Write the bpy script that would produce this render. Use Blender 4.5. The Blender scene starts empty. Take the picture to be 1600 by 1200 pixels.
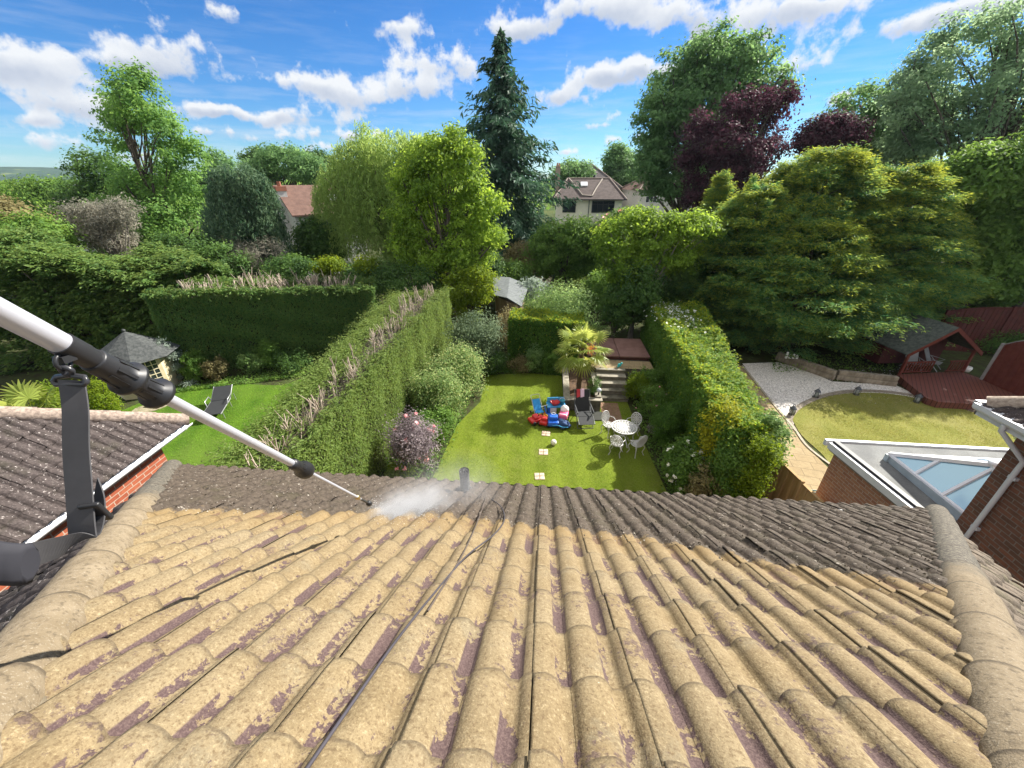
import bpy, bmesh, math, random
import numpy as np
from mathutils import Vector, Matrix, noise as mnoise

# ------------------------------------------------------------------ camera, sky, sun
F, PITCH, YAW, EYE = 612.0, math.radians(27.54), math.radians(5.44), 8.5
SUN = Vector((1.0, 0.82, 1.0)).normalized()
scene = bpy.context.scene
COL = scene.collection
cam = bpy.data.cameras.new('camera')
cam.sensor_width = 36.0
cam.lens = 36.0 * F / 1600.0
cam.clip_start, cam.clip_end = 0.03, 6000.0
camo = bpy.data.objects.new('camera', cam)
COL.objects.link(camo)
camo.location = (0, 0, EYE)
camo.rotation_euler = (math.pi / 2 - PITCH, 0, YAW)
scene.camera = camo
FWD = np.array([-math.sin(YAW) * math.cos(PITCH), math.cos(YAW) * math.cos(PITCH), -math.sin(PITCH)])
RGT = np.array([math.cos(YAW), math.sin(YAW), 0.0])
UPV = np.cross(RGT, FWD)
EYEP = np.array([0, 0, EYE])

def ray(x, y): return FWD + (x - 800) / F * RGT - (y - 600) / F * UPV
def at(x, y, Y):
    d = ray(x, y); return EYEP + d * (Y / d[1])
def onz(x, y, z=0.0):
    d = ray(x, y); return EYEP + d * ((z - EYE) / d[2])
def atd(x, y, D): return EYEP + ray(x, y) * D
def mpp(p): return float((np.array(p) - EYEP) @ FWD) / F      # metres per photo pixel at a point

scene.view_settings.view_transform = 'Standard'
scene.view_settings.look = 'None'
scene.view_settings.gamma = 1.0
scene.view_settings.exposure = 1.4
scene.render.engine = 'CYCLES'
scene.cycles.max_bounces = 14; scene.cycles.diffuse_bounces = 8

def clouds_world():
    w = bpy.data.worlds.new('World'); scene.world = w; w.use_nodes = True
    nt = w.node_tree; N = nt.nodes; L = nt.links; N.clear()
    out = N.new('ShaderNodeOutputWorld')
    sky = N.new('ShaderNodeTexSky'); sky.sky_type = 'NISHITA'; sky.sun_disc = False
    sky.sun_elevation = math.asin(SUN.z); sky.sun_rotation = math.atan2(SUN.x, SUN.y)
    sky.air_density = 1.0; sky.dust_density = 0.0; sky.ozone_density = 4.0; sky.altitude = 0
    bg = N.new('ShaderNodeBackground'); bg.inputs['Strength'].default_value = 0.052
    hs = N.new('ShaderNodeHueSaturation'); hs.inputs['Saturation'].default_value = 1.22
    L.new(sky.outputs[0], hs.inputs['Color']); tn = N.new('ShaderNodeMixRGB'); tn.blend_type = 'MULTIPLY'; tn.inputs[0].default_value = 1.0; tn.inputs[2].default_value = (0.56, 0.82, 1.08, 1); L.new(hs.outputs[0], tn.inputs[1]); L.new(tn.outputs[0], bg.inputs['Color'])
    tc = N.new('ShaderNodeTexCoord')
    D = tc.outputs['Generated']
    def math_(op, a, b=None, c=None, clamp=False):
        n = N.new('ShaderNodeMath'); n.operation = op; n.use_clamp = clamp
        for i, v in enumerate((a, b, c)):
            if v is None: continue
            if isinstance(v, (int, float)): n.inputs[i].default_value = v
            else: L.new(v, n.inputs[i])
        return n.outputs[0]
    def dot(v, k):
        n = N.new('ShaderNodeVectorMath'); n.operation = 'DOT_PRODUCT'
        L.new(v, n.inputs[0]); n.inputs[1].default_value = k; return n.outputs['Value']
    sep = N.new('ShaderNodeSeparateXYZ'); L.new(D, sep.inputs[0])
    # flat cloud layer: direction projected on a plane high overhead
    den = math_('ADD', math_('MAXIMUM', sep.outputs['Z'], 0.0), 0.09)
    px = math_('DIVIDE', sep.outputs['X'], den); py = math_('DIVIDE', sep.outputs['Y'], den)
    cmb = N.new('ShaderNodeCombineXYZ'); L.new(px, cmb.inputs[0]); L.new(py, cmb.inputs[1])
    def tex(scale, detail, rough, vec, lac=2.0):
        t = N.new('ShaderNodeTexNoise'); t.inputs['Scale'].default_value = scale
        t.inputs['Detail'].default_value = detail; t.inputs['Roughness'].default_value = rough
        L.new(vec, t.inputs['Vector']); return t
    n_dir = tex(24.0, 6.0, 0.6, D)
    n_big = tex(1.1, 7.0, 0.6, cmb.outputs[0])
    # warp the direction used by the clouds' envelopes so that edges billow
    wn = tex(9.0, 5.0, 0.55, D)
    wv = N.new('ShaderNodeVectorMath'); wv.operation = 'MULTIPLY_ADD'
    L.new(wn.outputs['Color'], wv.inputs[0]); wv.inputs[1].default_value = (0.08, 0.08, 0.05)
    sub = N.new('ShaderNodeVectorMath'); sub.operation = 'SUBTRACT'; L.new(D, sub.inputs[0]); sub.inputs[1].default_value = (0.04, 0.04, 0.025)
    L.new(sub.outputs[0], wv.inputs[2])
    DW = wv.outputs[0]
    CL = [(45, 108, 105, 36, 1), (250, 75, 92, 38, 1), (200, 100, 90, 16, .9), (350, 24, 42, 20, 1), (490, 128, 110, 20, .9), (540, 150, 80, 25, .8),
          (420, 178, 150, 17, .92), (110, 165, 110, 22, .9), (60, 222, 130, 16, .8), (40, 190, 70, 12, .85), (330, 168, 60, 10, .8), (625, 48, 62, 20, .9), (690, 100, 85, 26, 1), (655, 138, 55, 24, .9),
          (800, 42, 58, 20, .95), (930, 18, 120, 28, 1.1), (1080, 28, 80, 24, .9), (1240, 22, 120, 32, 1.1), (1440, 36, 105, 18, .95), (1540, 8, 80, 24, .9),
          (1240, 98, 50, 26, 1), (950, 120, 80, 22, 1), (880, 150, 55, 18, .95), (1010, 105, 60, 20, .8), (920, 192, 40, 8, .8), (965, 178, 30, 10, .7), (1320, 152, 40, 12, .9),
          (330, 205, 150, 12, .75), (560, 212, 120, 10, .75), (980, 215, 60, 9, .7), (470, 232, 90, 8, .7), (900, 232, 70, 7, .7), (250, 240, 80, 8, .7), (1180, -70, 300, 40, 1), (500, -110, 260, 50, 1), (100, -90, 150, 40, 1), (-200, 60, 200, 40, 1), (1800, 90, 150, 40, 1)]
    acc = None; shade = None
    for (cx, cy, hw, hh, k) in CL:
        d = ray(cx, cy); rr = np.linalg.norm(d); d = d / rr
        # local right / up of that direction
        r = np.cross(d, [0, 0, 1]); r /= np.linalg.norm(r); u = np.cross(r, d)
        dd = ray(cx + 5, cy); du = dd / np.linalg.norm(dd) - d; sx = np.linalg.norm(du) / 5
        dd = ray(cx, cy - 5); dv = dd / np.linalg.norm(dd) - d; sy = np.linalg.norm(dv) / 5
        a = math_('POWER', math_('ABSOLUTE', dot(DW, tuple(r / (hw * sx)))), 2.0)
        bb = dot(DW, tuple(u / (hh * sy)))
        off = -float(d @ u) / (hh * sy)
        b = math_('ADD', bb, off) if abs(off) > 1e-6 else bb
        e = math_('POWER', 2.718, math_('MULTIPLY', math_('ADD', a, math_('MULTIPLY', b, b)), -1.0))
        front = math_('GREATER_THAN', dot(D, tuple(d)), 0.2)
        e = math_('MULTIPLY', math_('MULTIPLY', e, front), k)
        low = math_('MULTIPLY', e, math_('MULTIPLY_ADD', b, -0.8, 0.35))
        acc = e if acc is None else math_('ADD', acc, e)
        shade = low if shade is None else math_('ADD', shade, low)
    acc = math_('MINIMUM', acc, 1.15)
    val = math_('ADD', math_('MULTIPLY', acc, 0.60), math_('MULTIPLY', math_('SUBTRACT', n_dir.outputs['Fac'], 0.5), 1.65))
    val = math_('ADD', val, math_('MULTIPLY', math_('SUBTRACT', n_big.outputs['Fac'], 0.5), 0.35))
    mr = N.new('ShaderNodeMapRange'); mr.interpolation_type = 'SMOOTHSTEP'
    mr.inputs['From Min'].default_value = 0.26; mr.inputs['From Max'].default_value = 0.62
    L.new(val, mr.inputs['Value'])
    # thin high veil low in the sky
    veil = N.new('ShaderNodeMapRange'); veil.inputs['From Min'].default_value = 0.32; veil.inputs['From Max'].default_value = 0.0
    veil.inputs['To Min'].default_value = 0.0; veil.inputs['To Max'].default_value = 0.38
    L.new(sep.outputs['Z'], veil.inputs['Value'])
    stv = N.new('ShaderNodeVectorMath'); stv.operation = 'MULTIPLY'; L.new(D, stv.inputs[0]); stv.inputs[1].default_value = (7, 7, 60)
    nst = tex(1.0, 5.0, 0.6, stv.outputs[0])
    vv = math_('MULTIPLY', veil.outputs[0], math_('MULTIPLY_ADD', nst.outputs['Fac'], 4.0, -1.85, True))
    above = N.new('ShaderNodeMapRange'); above.inputs['From Min'].default_value = 0.0; above.inputs['From Max'].default_value = 0.03; L.new(sep.outputs['Z'], above.inputs['Value'])
    cover = math_('MULTIPLY', math_('MAXIMUM', mr.outputs[0], vv), above.outputs[0], None, True)
    sh = N.new('ShaderNodeMapRange'); sh.inputs['From Min'].default_value = 0.2; sh.inputs['From Max'].default_value = 0.75
    L.new(math_('ADD', shade, math_('MULTIPLY', math_('SUBTRACT', n_dir.outputs['Fac'], 0.5), 0.6)), sh.inputs['Value'])
    cr = N.new('ShaderNodeMixRGB'); cr.inputs[1].default_value = (0.86, 0.89, 0.93, 1); cr.inputs[2].default_value = (0.50, 0.57, 0.70, 1)
    L.new(sh.outputs[0], cr.inputs[0])
    bc = N.new('ShaderNodeBackground'); bc.inputs['Strength'].default_value = 0.40
    L.new(cr.outputs[0], bc.inputs['Color'])
    mx = N.new('ShaderNodeMixShader'); L.new(cover, mx.inputs[0]); L.new(bg.outputs[0], mx.inputs[1]); L.new(bc.outputs[0], mx.inputs[2])
    # bright cumulus added overhead and behind the viewer, out of frame, as fill light
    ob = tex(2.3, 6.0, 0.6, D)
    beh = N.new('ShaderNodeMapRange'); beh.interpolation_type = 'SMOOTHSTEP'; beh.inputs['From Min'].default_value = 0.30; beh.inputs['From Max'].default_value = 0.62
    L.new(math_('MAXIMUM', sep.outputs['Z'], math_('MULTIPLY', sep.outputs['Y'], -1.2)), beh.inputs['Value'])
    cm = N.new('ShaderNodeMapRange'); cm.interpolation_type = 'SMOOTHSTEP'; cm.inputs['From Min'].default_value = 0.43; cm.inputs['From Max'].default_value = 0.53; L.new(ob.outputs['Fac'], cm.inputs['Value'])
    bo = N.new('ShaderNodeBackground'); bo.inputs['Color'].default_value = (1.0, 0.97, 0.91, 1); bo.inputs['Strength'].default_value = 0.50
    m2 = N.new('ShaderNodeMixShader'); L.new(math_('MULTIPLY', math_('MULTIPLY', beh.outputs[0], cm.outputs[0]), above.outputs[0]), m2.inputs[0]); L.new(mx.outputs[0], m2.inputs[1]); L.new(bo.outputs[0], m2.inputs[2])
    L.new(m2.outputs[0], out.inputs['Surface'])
clouds_world()

sl = bpy.data.lights.new('sun', 'SUN'); sl.energy = 4.9; sl.angle = math.radians(0.53); sl.color = (1.0, 0.95, 0.86)
slo = bpy.data.objects.new('sun', sl); COL.objects.link(slo)
slo.rotation_euler = (-SUN).to_track_quat('-Z', 'Y').to_euler()
slo.location = (60, 50, 60)

# ------------------------------------------------------------------ tagging and mesh helpers
def tag(o, label=None, cat=None, group=None, kind=None):
    if label: o['label'] = label
    if cat: o['category'] = cat
    if group: o['group'] = group
    if kind: o['kind'] = kind
    return o
def thing(name, label, cat, loc=(0, 0, 0), rotz=0.0, group=None):
    o = bpy.data.objects.new(name, None); COL.objects.link(o)
    o.empty_display_size = 0.2
    o.location = tuple(float(c) for c in loc); o.rotation_euler = (0, 0, rotz)
    return tag(o, label, cat, group)
def dup(root, loc, rotz, label=None, group=None, scale=None):
    r = root.copy(); COL.objects.link(r); r.location = tuple(float(c) for c in loc); r.rotation_euler = (0, 0, rotz)
    if scale: r.scale = (scale,) * 3
    if label: r['label'] = label
    if group: r['group'] = group
    for ch in list(root.children):
        c = ch.copy(); COL.objects.link(c); c.parent = r
        for g in list(ch.children):
            d = g.copy(); COL.objects.link(d); d.parent = c
    return r
def link_mesh(name, verts, faces_flat, counts, m, parent=None, smooth=False, uv=None, attrs=None, loc=None):
    """numpy mesh: verts (N,3), flat loop indices, face sizes"""
    me = bpy.data.meshes.new(name)
    V = np.ascontiguousarray(verts, dtype=np.float32); FL = np.ascontiguousarray(faces_flat, dtype=np.int32)
    CT = np.ascontiguousarray(counts, dtype=np.int32)
    me.vertices.add(len(V)); me.vertices.foreach_set('co', V.ravel())
    me.loops.add(len(FL)); me.loops.foreach_set('vertex_index', FL)
    me.polygons.add(len(CT))
    st = np.zeros(len(CT), np.int32); st[1:] = np.cumsum(CT)[:-1]
    me.polygons.foreach_set('loop_start', st)
    me.polygons.foreach_set('use_smooth', np.full(len(CT), bool(smooth)))
    me.update(calc_edges=True)
    if uv is not None:
        lay = me.uv_layers.new(name='UVMap'); lay.data.foreach_set('uv', np.ascontiguousarray(uv[FL], np.float32).ravel())
    if attrs:
        for k, a in attrs.items():
            at_ = me.attributes.new(k, 'FLOAT', 'POINT'); at_.data.foreach_set('value', np.ascontiguousarray(a, np.float32))
    me.materials.append(m)
    o = bpy.data.objects.new(name, me); COL.objects.link(o)
    if parent is not None: o.parent = parent
    if loc is not None: o.location = tuple(float(c) for c in loc)
    return o

class MB:
    """collects simple shapes; build() links them as ONE mesh object with box-projected UVs in metres"""
    def __init__(s): s.v = []; s.f = []; s.sm = []
    def add(s, vs, fs, smooth=False):
        b = len(s.v); s.v += [tuple(float(c) for c in p) for p in vs]
        s.f += [tuple(i + b for i in f) for f in fs]; s.sm += [smooth] * len(fs); return s
    def box(s, c, size, rz=0.0, rx=0.0, ry=0.0, bev=0.0):
        hx, hy, hz = [q / 2 for q in size]
        M = Matrix.Translation(Vector(tuple(float(q) for q in c))) @ Matrix.Rotation(rz, 4, 'Z') @ Matrix.Rotation(rx, 4, 'X') @ Matrix.Rotation(ry, 4, 'Y')
        if bev <= 0:
            vs = [M @ Vector((x, y, z)) for x in (-hx, hx) for y in (-hy, hy) for z in (-hz, hz)]
            return s.add(vs, [(0, 1, 3, 2), (4, 6, 7, 5), (0, 4, 5, 1), (2, 3, 7, 6), (0, 2, 6, 4), (1, 5, 7, 3)])
        bm = bmesh.new(); bmesh.ops.create_cube(bm, size=1.0)
        for v in bm.verts: v.co = Vector((v.co.x * size[0], v.co.y * size[1], v.co.z * size[2]))
        bmesh.ops.bevel(bm, geom=bm.edges[:], offset=bev, segments=2, affect='EDGES', profile=0.6)
        bm.verts.index_update()
        s.add([M @ v.co for v in bm.verts], [tuple(v.index for v in f.verts) for f in bm.faces], True); bm.free(); return s
    def tube(s, pts, rad, n=8, caps=True, smooth=True):
        pts = [Vector(tuple(float(c) for c in p)) for p in pts]
        if not hasattr(rad, '__len__'): rad = [rad] * len(pts)
        vs = []; fs = []; prev = None
        for i, p in enumerate(pts):
            t = (pts[min(i + 1, len(pts) - 1)] - pts[max(i - 1, 0)])
            t = t.normalized() if t.length > 1e-9 else Vector((0, 0, 1))
            if prev is None:
                a = t.orthogonal().normalized()
            else:
                a = prev - t * prev.dot(t); a = a.normalized() if a.length > 1e-6 else t.orthogonal().normalized()
            prev = a; b = t.cross(a)
            for k in range(n):
                an = 2 * math.pi * k / n
                vs.append(p + (a * math.cos(an) + b * math.sin(an)) * rad[i])
        for i in range(len(pts) - 1):
            for k in range(n):
                k2 = (k + 1) % n
                fs.append((i * n + k, i * n + k2, (i + 1) * n + k2, (i + 1) * n + k))
        s.add(vs, fs, smooth)
        if caps:
            m = len(pts) - 1
            s.add(vs[:n], [tuple(range(n))[::-1]]); s.add(vs[m * n:], [tuple(range(n))])
        return s
    def lathe(s, prof, c=(0, 0, 0), n=24, axis=None, smooth=True):
        """prof: list of (r, h) along z (or along axis vector)"""
        ax = Vector(axis).normalized() if axis is not None else Vector((0, 0, 1))
        a = ax.orthogonal().normalized() if axis is not None else Vector((1, 0, 0)); b = ax.cross(a); c = Vector(tuple(float(q) for q in c))
        vs = []; fs = []
        for (r, h) in prof:
            for k in range(n):
                an = 2 * math.pi * k / n; vs.append(c + ax * h + (a * math.cos(an) + b * math.sin(an)) * r)
        for i in range(len(prof) - 1):
            for k in range(n):
                k2 = (k + 1) % n; fs.append((i * n + k, i * n + k2, (i + 1) * n + k2, (i + 1) * n + k))
        return s.add(vs, fs, smooth)
    def prism(s, poly, z0, z1):
        n = len(poly); vs = [(p[0], p[1], z0) for p in poly] + [(p[0], p[1], z1) for p in poly]
        fs = [tuple(range(n))[::-1], tuple(range(n, 2 * n))] + [(i, (i + 1) % n, n + (i + 1) % n, n + i) for i in range(n)]
        return s.add(vs, fs)
    def quad(s, a, b, c, d): return s.add([a, b, c, d], [(0, 1, 2, 3)])
    def slab(s, a, b, c, d, t):
        """quad a b c d thickened by vector t"""
        P = [Vector(tuple(float(q) for q in p)) for p in (a, b, c, d)]; T = Vector(t)
        return s.add(P + [p + T for p in P], [(3, 2, 1, 0), (4, 5, 6, 7), (0, 1, 5, 4), (1, 2, 6, 5), (2, 3, 7, 6), (3, 0, 4, 7)])
    def ball(s, c, r, sc=(1, 1, 1), n=12, noise=0.0, seed=0):
        vs = []; fs = []; m = n // 2 + 1
        for i in range(m + 1):
            th = math.pi * i / m
            for k in range(n):
                ph = 2 * math.pi * k / n
                d = Vector((math.sin(th) * math.cos(ph), math.sin(th) * math.sin(ph), math.cos(th)))
                rr = r * (1 + (noise * mnoise.noise(d * 2.3 + Vector((seed, 0, 0))) if noise else 0))
                vs.append((c[0] + d.x * rr * sc[0], c[1] + d.y * rr * sc[1], c[2] + d.z * rr * sc[2]))
        for i in range(m):
            for k in range(n):
                k2 = (k + 1) % n; fs.append((i * n + k, (i + 1) * n + k, (i + 1) * n + k2, i * n + k2))
        return s.add(vs, fs, True)
    def build(s, name, m, parent=None, off=(0, 0, 0), uv=False):
        me = bpy.data.meshes.new(name)
        ox, oy, oz = [float(q) for q in off]
        me.from_pydata([(x - ox, y - oy, z - oz) for x, y, z in s.v], [], s.f)
        me.polygons.foreach_set('use_smooth', s.sm)
        me.update()
        if uv:
            lay = me.uv_layers.new(name='UVMap')
            for p in me.polygons:
                nx, ny, nz = [abs(c) for c in p.normal]
                for li in p.loop_indices:
                    x, y, z = s.v[me.loops[li].vertex_index]
                    lay.data[li].uv = (x, y) if nz > 0.8 else ((y, z) if nx > ny else (x, z))
        me.materials.append(m)
        o = bpy.data.objects.new(name, me); COL.objects.link(o)
        if parent is not None: o.parent = parent
        return o
def struct(name, o_or_mb, m=None, **k):
    o = o_or_mb.build(name, m, **k) if isinstance(o_or_mb, MB) else o_or_mb
    o['kind'] = 'structure'; return o
def sub_root(o):
    return o

# ------------------------------------------------------------------ materials
class G:
    def __init__(s, name):
        s.m = bpy.data.materials.new(name); s.m.use_nodes = True
        s.nt = s.m.node_tree; s.N = s.nt.nodes; s.L = s.nt.links
        s.b = s.N['Principled BSDF']; s.out = s.N['Material Output']
        s.b.inputs['Specular IOR Level'].default_value = 0.3
    def put(s, sock, v):
        if hasattr(v, 'is_output') or isinstance(v, bpy.types.NodeSocket): s.L.new(v, sock)
        elif isinstance(v, (tuple, list)) and len(v) == 3 and sock.type == 'RGBA': sock.default_value = (*v, 1)
        else: sock.default_value = v
    def co(s, kind='Object', scale=None):
        o = s.N.new('ShaderNodeTexCoord').outputs[kind]
        if scale:
            n = s.N.new('ShaderNodeVectorMath'); n.operation = 'MULTIPLY'; s.L.new(o, n.inputs[0]); n.inputs[1].default_value = scale; o = n.outputs[0]
        return o
    def pos(s): return s.N.new('ShaderNodeNewGeometry').outputs['Position']
    def attr(s, name):
        n = s.N.new('ShaderNodeAttribute'); n.attribute_name = name; return n.outputs['Fac']
    def noise(s, vec, scale, detail=4, rough=0.55, dist=0.0):
        n = s.N.new('ShaderNodeTexNoise'); s.put(n.inputs['Vector'], vec); n.inputs['Scale'].default_value = scale
        n.inputs['Detail'].default_value = detail; n.inputs['Roughness'].default_value = rough; n.inputs['Distortion'].default_value = dist
        return n.outputs['Fac']
    def voro(s, vec, scale, feat='F1', out='Distance'):
        n = s.N.new('ShaderNodeTexVoronoi'); n.feature = feat; s.put(n.inputs['Vector'], vec); n.inputs['Scale'].default_value = scale; return n.outputs[out]
    def math(s, op, a, b=None, c=None, clamp=False):
        n = s.N.new('ShaderNodeMath'); n.operation = op; n.use_clamp = clamp
        for i, v in enumerate((a, b, c)):
            if v is not None: s.put(n.inputs[i], v)
        return n.outputs[0]
    def step(s, v, a, b):
        n = s.N.new('ShaderNodeMapRange'); n.interpolation_type = 'SMOOTHSTEP'
        s.put(n.inputs['Value'], v); n.inputs['From Min'].default_value = a; n.inputs['From Max'].default_value = b; return n.outputs[0]
    def mix(s, f, a, b):
        n = s.N.new('ShaderNodeMixRGB'); s.put(n.inputs[0], f); s.put(n.inputs[1], a); s.put(n.inputs[2], b); return n.outputs[0]
    def ramp(s, f, stops):
        n = s.N.new('ShaderNodeValToRGB'); e = n.color_ramp.elements
        while len(e) < len(stops): e.new(0.5)
        for i, (p, c) in enumerate(stops): e[i].position = p; e[i].color = (*c, 1)
        s.put(n.inputs[0], f); return n.outputs[0]
    def bump(s, h, strength=0.4, dist=0.01):
        n = s.N.new('ShaderNodeBump'); n.inputs['Strength'].default_value = strength; n.inputs['Distance'].default_value = dist
        s.put(n.inputs['Height'], h); s.L.new(n.outputs[0], s.b.inputs['Normal']); return n
    def done(s, col, rough=0.8, metal=0.0, spec=None):
        s.put(s.b.inputs['Base Color'], col); s.put(s.b.inputs['Roughness'], rough); s.put(s.b.inputs['Metallic'], metal)
        if spec is not None: s.b.inputs['Specular IOR Level'].default_value = spec
        return s.m

def m_noise(name, a, b, scale, rough=0.85, bump=0.3, bdist=0.01, metal=0.0, detail=5, coord='Object', spec=0.3, sc=None, fine=None):
    g = G(name); v = g.co(coord, sc); n = g.noise(v, scale, detail, 0.6)
    f = g.step(n, 0.3, 0.7); c = g.mix(f, a, b)
    if fine:
        n2 = g.noise(v, fine, 3, 0.7); c = g.mix(g.math('MULTIPLY', g.step(n2, 0.35, 0.75), 0.5), c, tuple(x * 0.55 for x in a))
    if bump: g.bump(n if not fine else n2, bump, bdist)
    return g.done(c, rough, metal, spec)

def m_leaf(name, dark, light, tip=None, trans=0.45, rough=0.6, spec=0.2):
    """leaf: 'tint' attribute runs from dark leaf to light leaf; 'tip' marks pale young growth"""
    k = 2.3 if max(light) < .17 else (1.5 if max(light) < .3 else 1.0)
    dark = tuple(x * k for x in dark); light = tuple(x * k for x in light)
    g = G(name); t = g.attr('tint'); c = g.mix(t, dark, light)
    if tip is not None: c = g.mix(g.attr('tip'), c, tip)
    g.put(g.b.inputs['Base Color'], c); g.b.inputs['Roughness'].default_value = rough; g.b.inputs['Specular IOR Level'].default_value = spec
    tr = g.N.new('ShaderNodeBsdfTranslucent')
    hs = g.N.new('ShaderNodeHueSaturation'); hs.inputs['Hue'].default_value = 0.478; hs.inputs['Value'].default_value = 1.9
    g.L.new(c, hs.inputs['Color']); g.L.new(hs.outputs[0], tr.inputs['Color'])
    mx = g.N.new('ShaderNodeMixShader'); mx.inputs[0].default_value = trans
    g.L.new(g.b.outputs[0], mx.inputs[1]); g.L.new(tr.outputs[0], mx.inputs[2]); g.L.new(mx.outputs[0], g.out.inputs['Surface'])
    return g.m

def m_plain(name, c, rough=0.6, metal=0.0, spec=0.4, var=0.12, scale=6.0):
    g = G(name); n = g.noise(g.co(), scale, 4, 0.6)
    col = g.mix(g.step(n, 0.25, 0.75), tuple(x * (1 - var) for x in c), tuple(min(1, x * (1 + var)) for x in c))
    return g.done(col, rough, metal, spec)

def m_brick(name, c1, c2, mortar, scale=1.0):
    g = G(name); uv = g.co('UV')
    b = g.N.new('ShaderNodeTexBrick'); g.L.new(uv, b.inputs['Vector'])
    b.inputs['Scale'].default_value = scale; b.inputs['Brick Width'].default_value = 0.235; b.inputs['Row Height'].default_value = 0.08
    b.inputs['Mortar Size'].default_value = 0.0075; b.inputs['Mortar Smooth'].default_value = 0.15; b.inputs['Bias'].default_value = -0.1
    g.put(b.inputs['Color1'], c1); g.put(b.inputs['Color2'], c2); g.put(b.inputs['Mortar'], mortar)
    n = g.noise(uv, 9.0, 6, 0.7); n2 = g.noise(uv, 90.0, 3, 0.6)
    c = g.mix(g.math('MULTIPLY', g.step(n, 0.4, 0.75), 0.45), b.outputs['Color'], tuple(x * 0.45 for x in c1))
    c = g.mix(g.math('MULTIPLY', g.step(n2, 0.55, 0.8), 0.25), c, tuple(min(1, x * 1.6) for x in c2))
    h = g.math('SUBTRACT', g.math('MULTIPLY', n2, 0.3), b.outputs['Fac'])
    g.bump(h, 0.6, 0.008)
    return g.done(c, 0.88)
# ------------------------------------------------------------------ foliage
def unit(a): return a / np.maximum(np.linalg.norm(a, axis=-1, keepdims=True), 1e-9)
class Leaves:
    def __init__(s, seed=0): s.rng = np.random.default_rng(seed); s.V = []; s.T = []; s.P = []
    def add(s, P, Nn, S, tint, tip=None, aspect=0.5, dirs=None, fold=0.18):
        n = len(P)
        if n == 0: return s
        Nn = unit(Nn)
        if dirs is None: dirs = s.rng.normal(size=(n, 3))
        t1 = unit(dirs - Nn * (dirs * Nn).sum(1, keepdims=True)); t2 = np.cross(Nn, t1)
        S = np.broadcast_to(np.asarray(S, float), (n,))[:, None]
        A = np.broadcast_to(np.asarray(aspect, float), (n,))[:, None]
        q = np.stack([P - t1 * S, P + t2 * S * A + Nn * S * fold, P + t1 * S, P - t2 * S * A + Nn * S * fold], 1)
        s.V.append(q.reshape(-1, 3)); s.T.append(np.repeat(np.broadcast_to(np.asarray(tint, float), (n,)), 4))
        tp = np.zeros(n) if tip is None else np.broadcast_to(np.asarray(tip, float), (n,))
        s.P.append(np.repeat(tp, 4)); return s
    def count(s): return sum(len(v) for v in s.V) // 4
    def build(s, name, m, parent=None, off=(0, 0, 0)):
        V = np.concatenate(s.V) - np.array(off, float); n = len(V) // 4
        return link_mesh(name, V, np.arange(4 * n), np.full(n, 4), m, parent, attrs={'tint': np.clip(np.concatenate(s.T), 0, 1), 'tip': np.clip(np.concatenate(s.P), 0, 1)})

def rdir(rng, n): return unit(rng.normal(size=(n, 3)))

def crown(L, lobes, nclump, per, cr, leaf, aspect=0.55, shell=0.2, upw=0.5, flat=0.65, tip=0.0, droop=0.0, tintb=0.0, zmin=0.15):
    """leaf clumps spread through ellipsoid lobes (c, r(3)); returns clump centres"""
    rng = L.rng
    w = np.array([(l[1][0] * l[1][1] * l[1][2]) ** 0.67 for l in lobes]); w /= w.sum()
    idx = rng.choice(len(lobes), nclump, p=w)
    C = np.array([l[0] for l in lobes], float)[idx]; R = np.array([l[1] for l in lobes], float)[idx]
    d = rdir(rng, nclump); f = rng.random(nclump) ** shell
    cen = C + d * R * f[:, None] * rng.uniform(0.86, 1.12, (nclump, 1))
    keep = cen[:, 2] > zmin; cen, d = cen[keep], d[keep]; n = len(cen)
    ct = np.clip(rng.normal(0.45 + tintb, 0.22, n), 0, 1)
    crs = cr * rng.uniform(0.55, 1.35, n)
    leaf = leaf * .8; k = np.maximum(4, (per * 1.5 * (crs / cr) ** 2).astype(int)); ii = np.repeat(np.arange(n), k); N = len(ii)
    off = rng.normal(size=(N, 3)) * 0.5; off[:, 2] *= flat
    P = cen[ii] + off * crs[ii][:, None]
    if droop: P[:, 2] -= droop * np.abs(rng.normal(size=N)) * crs[ii]
    Nn = d[ii] * 0.55 + off * 0.5 + np.array([0, 0, upw]) + rng.normal(size=(N, 3)) * 0.45
    tint = np.clip(ct[ii] + rng.normal(0, 0.16, N), 0, 1)
    tp = None
    if tip: tp = (rng.random(N) < tip) * rng.uniform(0.4, 1, N)
    ok = P[:, 2] > 0.02
    L.add(P[ok], Nn[ok], leaf * rng.uniform(0.45, 1.5, N)[ok], tint[ok], None if tp is None else tp[ok], aspect)
    return cen

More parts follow.
